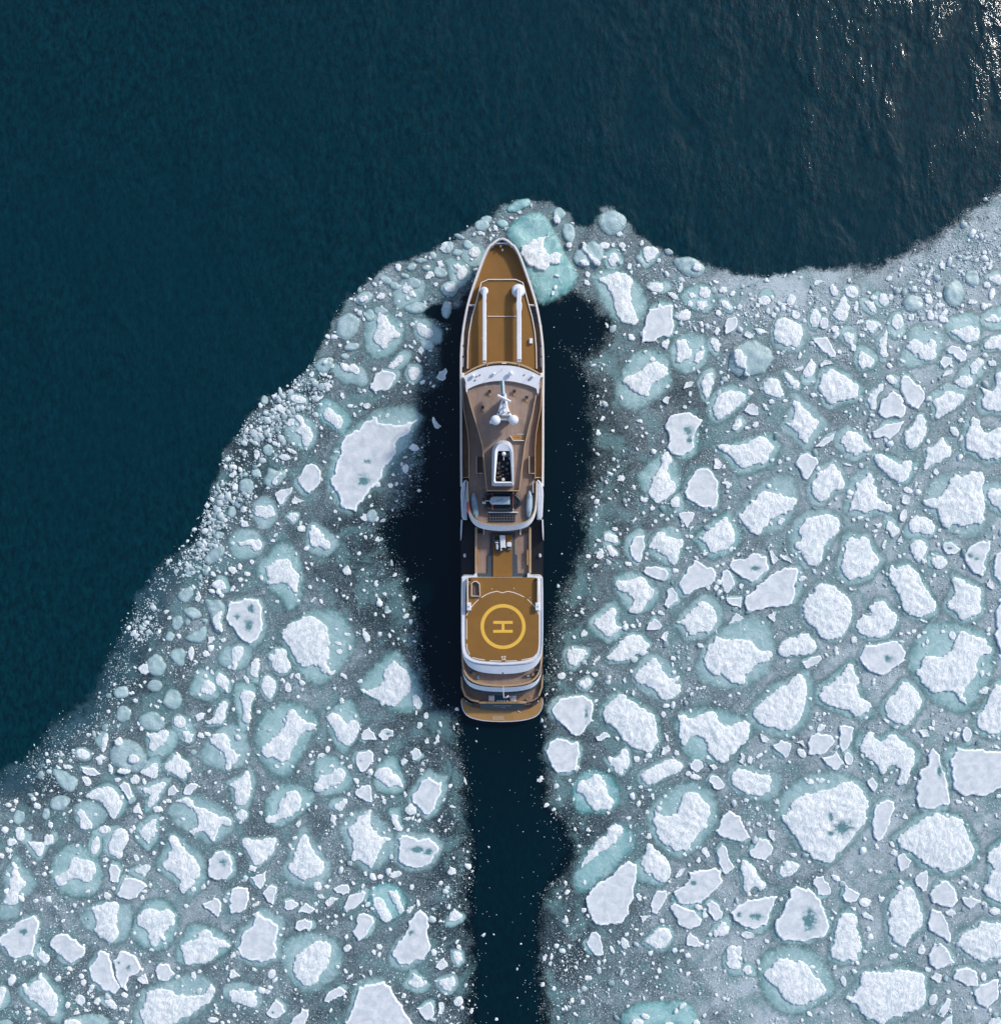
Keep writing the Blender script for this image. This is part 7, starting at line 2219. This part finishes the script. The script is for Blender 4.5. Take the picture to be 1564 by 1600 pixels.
g = thing('davit_beam', 833.2, 775, 8.5, 'slim dark and pale beam standing beside the right hand kayak', 'davit')
box('beam', 832.0, 752, 833.6, 770, 9.0, 9.3, M['pale_blue'], g); box('beam_lower', 832.4, 772, 834.2, 799, 8.7, 9.1, M['slate'], g)
for y in (771, 795.5): box('beam_bracket', 831, y, 835, y + 2.4, 8.5, 9.2, M['black'], g)
# things on the cargo hatch
t = thing('jet_ski', 776, 850, 5.72, 'black and white jet ski parked on the cargo hatch', 'jet ski')
prism('hull', smooth_open([(772.4, 842), (774.2, 838.4), (777, 837.8), (779.6, 841), (780.4, 850), (779.6, 860), (777, 864.5), (774.8, 860), (773.6, 850)], 1), 5.8, 6.3, M['black'], t, 0, 0.1)
prism('bow_cowl', smooth_open([(773.2, 847), (776, 846), (779.4, 847.4), (778.6, 849.4), (774, 848.6)], 1), 6.3, 6.55, M['white'], t, 0, 0.06)
prism('seat', smooth_open([(774.8, 850), (778.6, 850.6), (778.8, 857), (776.8, 859.6), (775.0, 857)], 1), 6.3, 6.62, M['grey_white'], t, 0, 0.08)
bar('handlebar', (772.6, 844.8), (780.8, 844.0), 6.7, 6.7, 0.05, M['mid_grey'], t, 6)
box('trolley', 770.6, 838.4, 772.4, 848.6, 5.73, 5.9, M['mid_grey'], t)
t = thing('storage_trunk', 784.9, 849, 5.72, 'long narrow white box standing on the cargo hatch beside the jet ski', 'box')
prism('box_body', [(780.8, 836.4), (788.8, 836.4), (790.4, 858.6), (782.0, 860.6)], 5.73, 6.6, M['white'], t, 0, 0.05)
prism('open_end', [(783.2, 856.6), (787.4, 855.0), (791.2, 857.2), (790.6, 859.8), (786.4, 861.0), (784.8, 858.8)], 6.0, 6.64, M['black'], t)
t = thing('lidded_crate', 795.4, 851, 5.72, 'square white crate with a grey lid flap on the right of the cargo hatch', 'crate')
prism('crate_body', [(791.8, 848.6), (793.6, 846.8), (798.2, 847.2), (799.2, 849.0), (799.0, 854.4), (792.2, 854.2)], 5.73, 6.5, M['white'], t, 0, 0.05)
box('lid_flap', 793.4, 855.2, 799.0, 859.6, 5.73, 6.1, M['mid_grey'], t)
# chairs on the upper stern deck
def chair(x, y, cols, label, rz=0.0):
    t = thing('deck_chair', x, y, 5.6, label, 'chair', 'deck chairs on the upper stern deck')
    t.rotation_euler = (0, 0, 0)
    box('seat', x - 2.2, y - 1.8, x + 2.2, y + 1.8, 5.9, 6.05, M[cols], t, 0.03)
    box('backrest', x - 2.2, y - 2.6, x + 2.2, y - 1.9, 6.0, 6.45, M['slate'], t)
    for (dx, dy) in ((-2, -1.6), (1.5, -1.6), (-2, 1.2), (1.5, 1.2)): box('leg', x + dx, y + dy, x + dx + 0.5, y + dy + 0.5, 5.6, 5.9, M['black'], t)
chair(740.4, 1053.4, 'orange', 'orange red deck chair at the left end of the upper stern deck')
chair(746.8, 1059.0, 'slate', 'slate blue deck chair inboard of the orange red chair')
chair(825.2, 1055.6, 'pale_blue', 'pale blue grey deck chair at the right end of the upper stern deck')
chair(832.2, 1054.2, 'orange', 'amber deck chair outboard of the pale blue grey chair')
chair(735.6, 1050.4, 'teal', 'dark teal deck chair against the left rail of the upper stern deck')
chair(839.6, 1049.4, 'teal', 'dark teal deck chair against the right rail of the upper stern deck')
t = thing('flagstaff', 786.0, 1073, 5.4, 'thin staff with a crumpled white, red and navy flag at the stern', 'flagstaff')
bar('pole', (785.8, 1072), (787.2, 1090.5), 6.2, 8.4, 0.06, M['grey_white'], t, 8)
def cloth(name, P, z, mt):
    top = [W3((x, y), z + 0.12 * math.sin(i * 2.3)) for i, (x, y) in enumerate(P)]
    n = len(top); v = top + [(a, b, c - 0.05) for a, b, c in top]
    link(name, v, [tuple(range(n)), tuple(range(n, 2 * n))[::-1]] + [(i, (i + 1) % n, n + (i + 1) % n, n + i) for i in range(n)], M[mt], t)
cloth('flag_white', [(788.6, 1088.6), (791, 1089), (793.6, 1086.4), (795.6, 1087.6), (793, 1090), (789.4, 1091)], 8.2, 'white')
cloth('flag_red', [(795.6, 1087.6), (797.6, 1089), (798.2, 1091.2), (795.6, 1090.4), (793.6, 1089.6)], 8.0, 'red')
cloth('flag_navy', [(797.6, 1088.6), (801.4, 1088.2), (802.6, 1090), (799.6, 1091.4), (798.0, 1091)], 8.05, 'blue')
box('staff_base', 785.2, 1071.4, 786.8, 1073.0, 5.4, 6.3, M['grey'], t)
t = thing('lounge_table', 831, 1090, 2.7, 'low wooden table in the right corner of the lower stern deck', 'table')
prism('table_top', [(822, 1091), (830.6, 1086.6), (832.2, 1089.6), (823.4, 1094)], 3.2, 3.3, M['wood'], t)
prism('table_tray', [(824, 1090.9), (829.6, 1088.2), (830.4, 1089.6), (824.8, 1092.4)], 3.3, 3.34, M['teak_dark'], t)
prism('table_foot', [(824.6, 1090.8), (829.2, 1088.6), (830, 1090), (825.4, 1092.2)], 2.7, 3.2, M['black'], t)
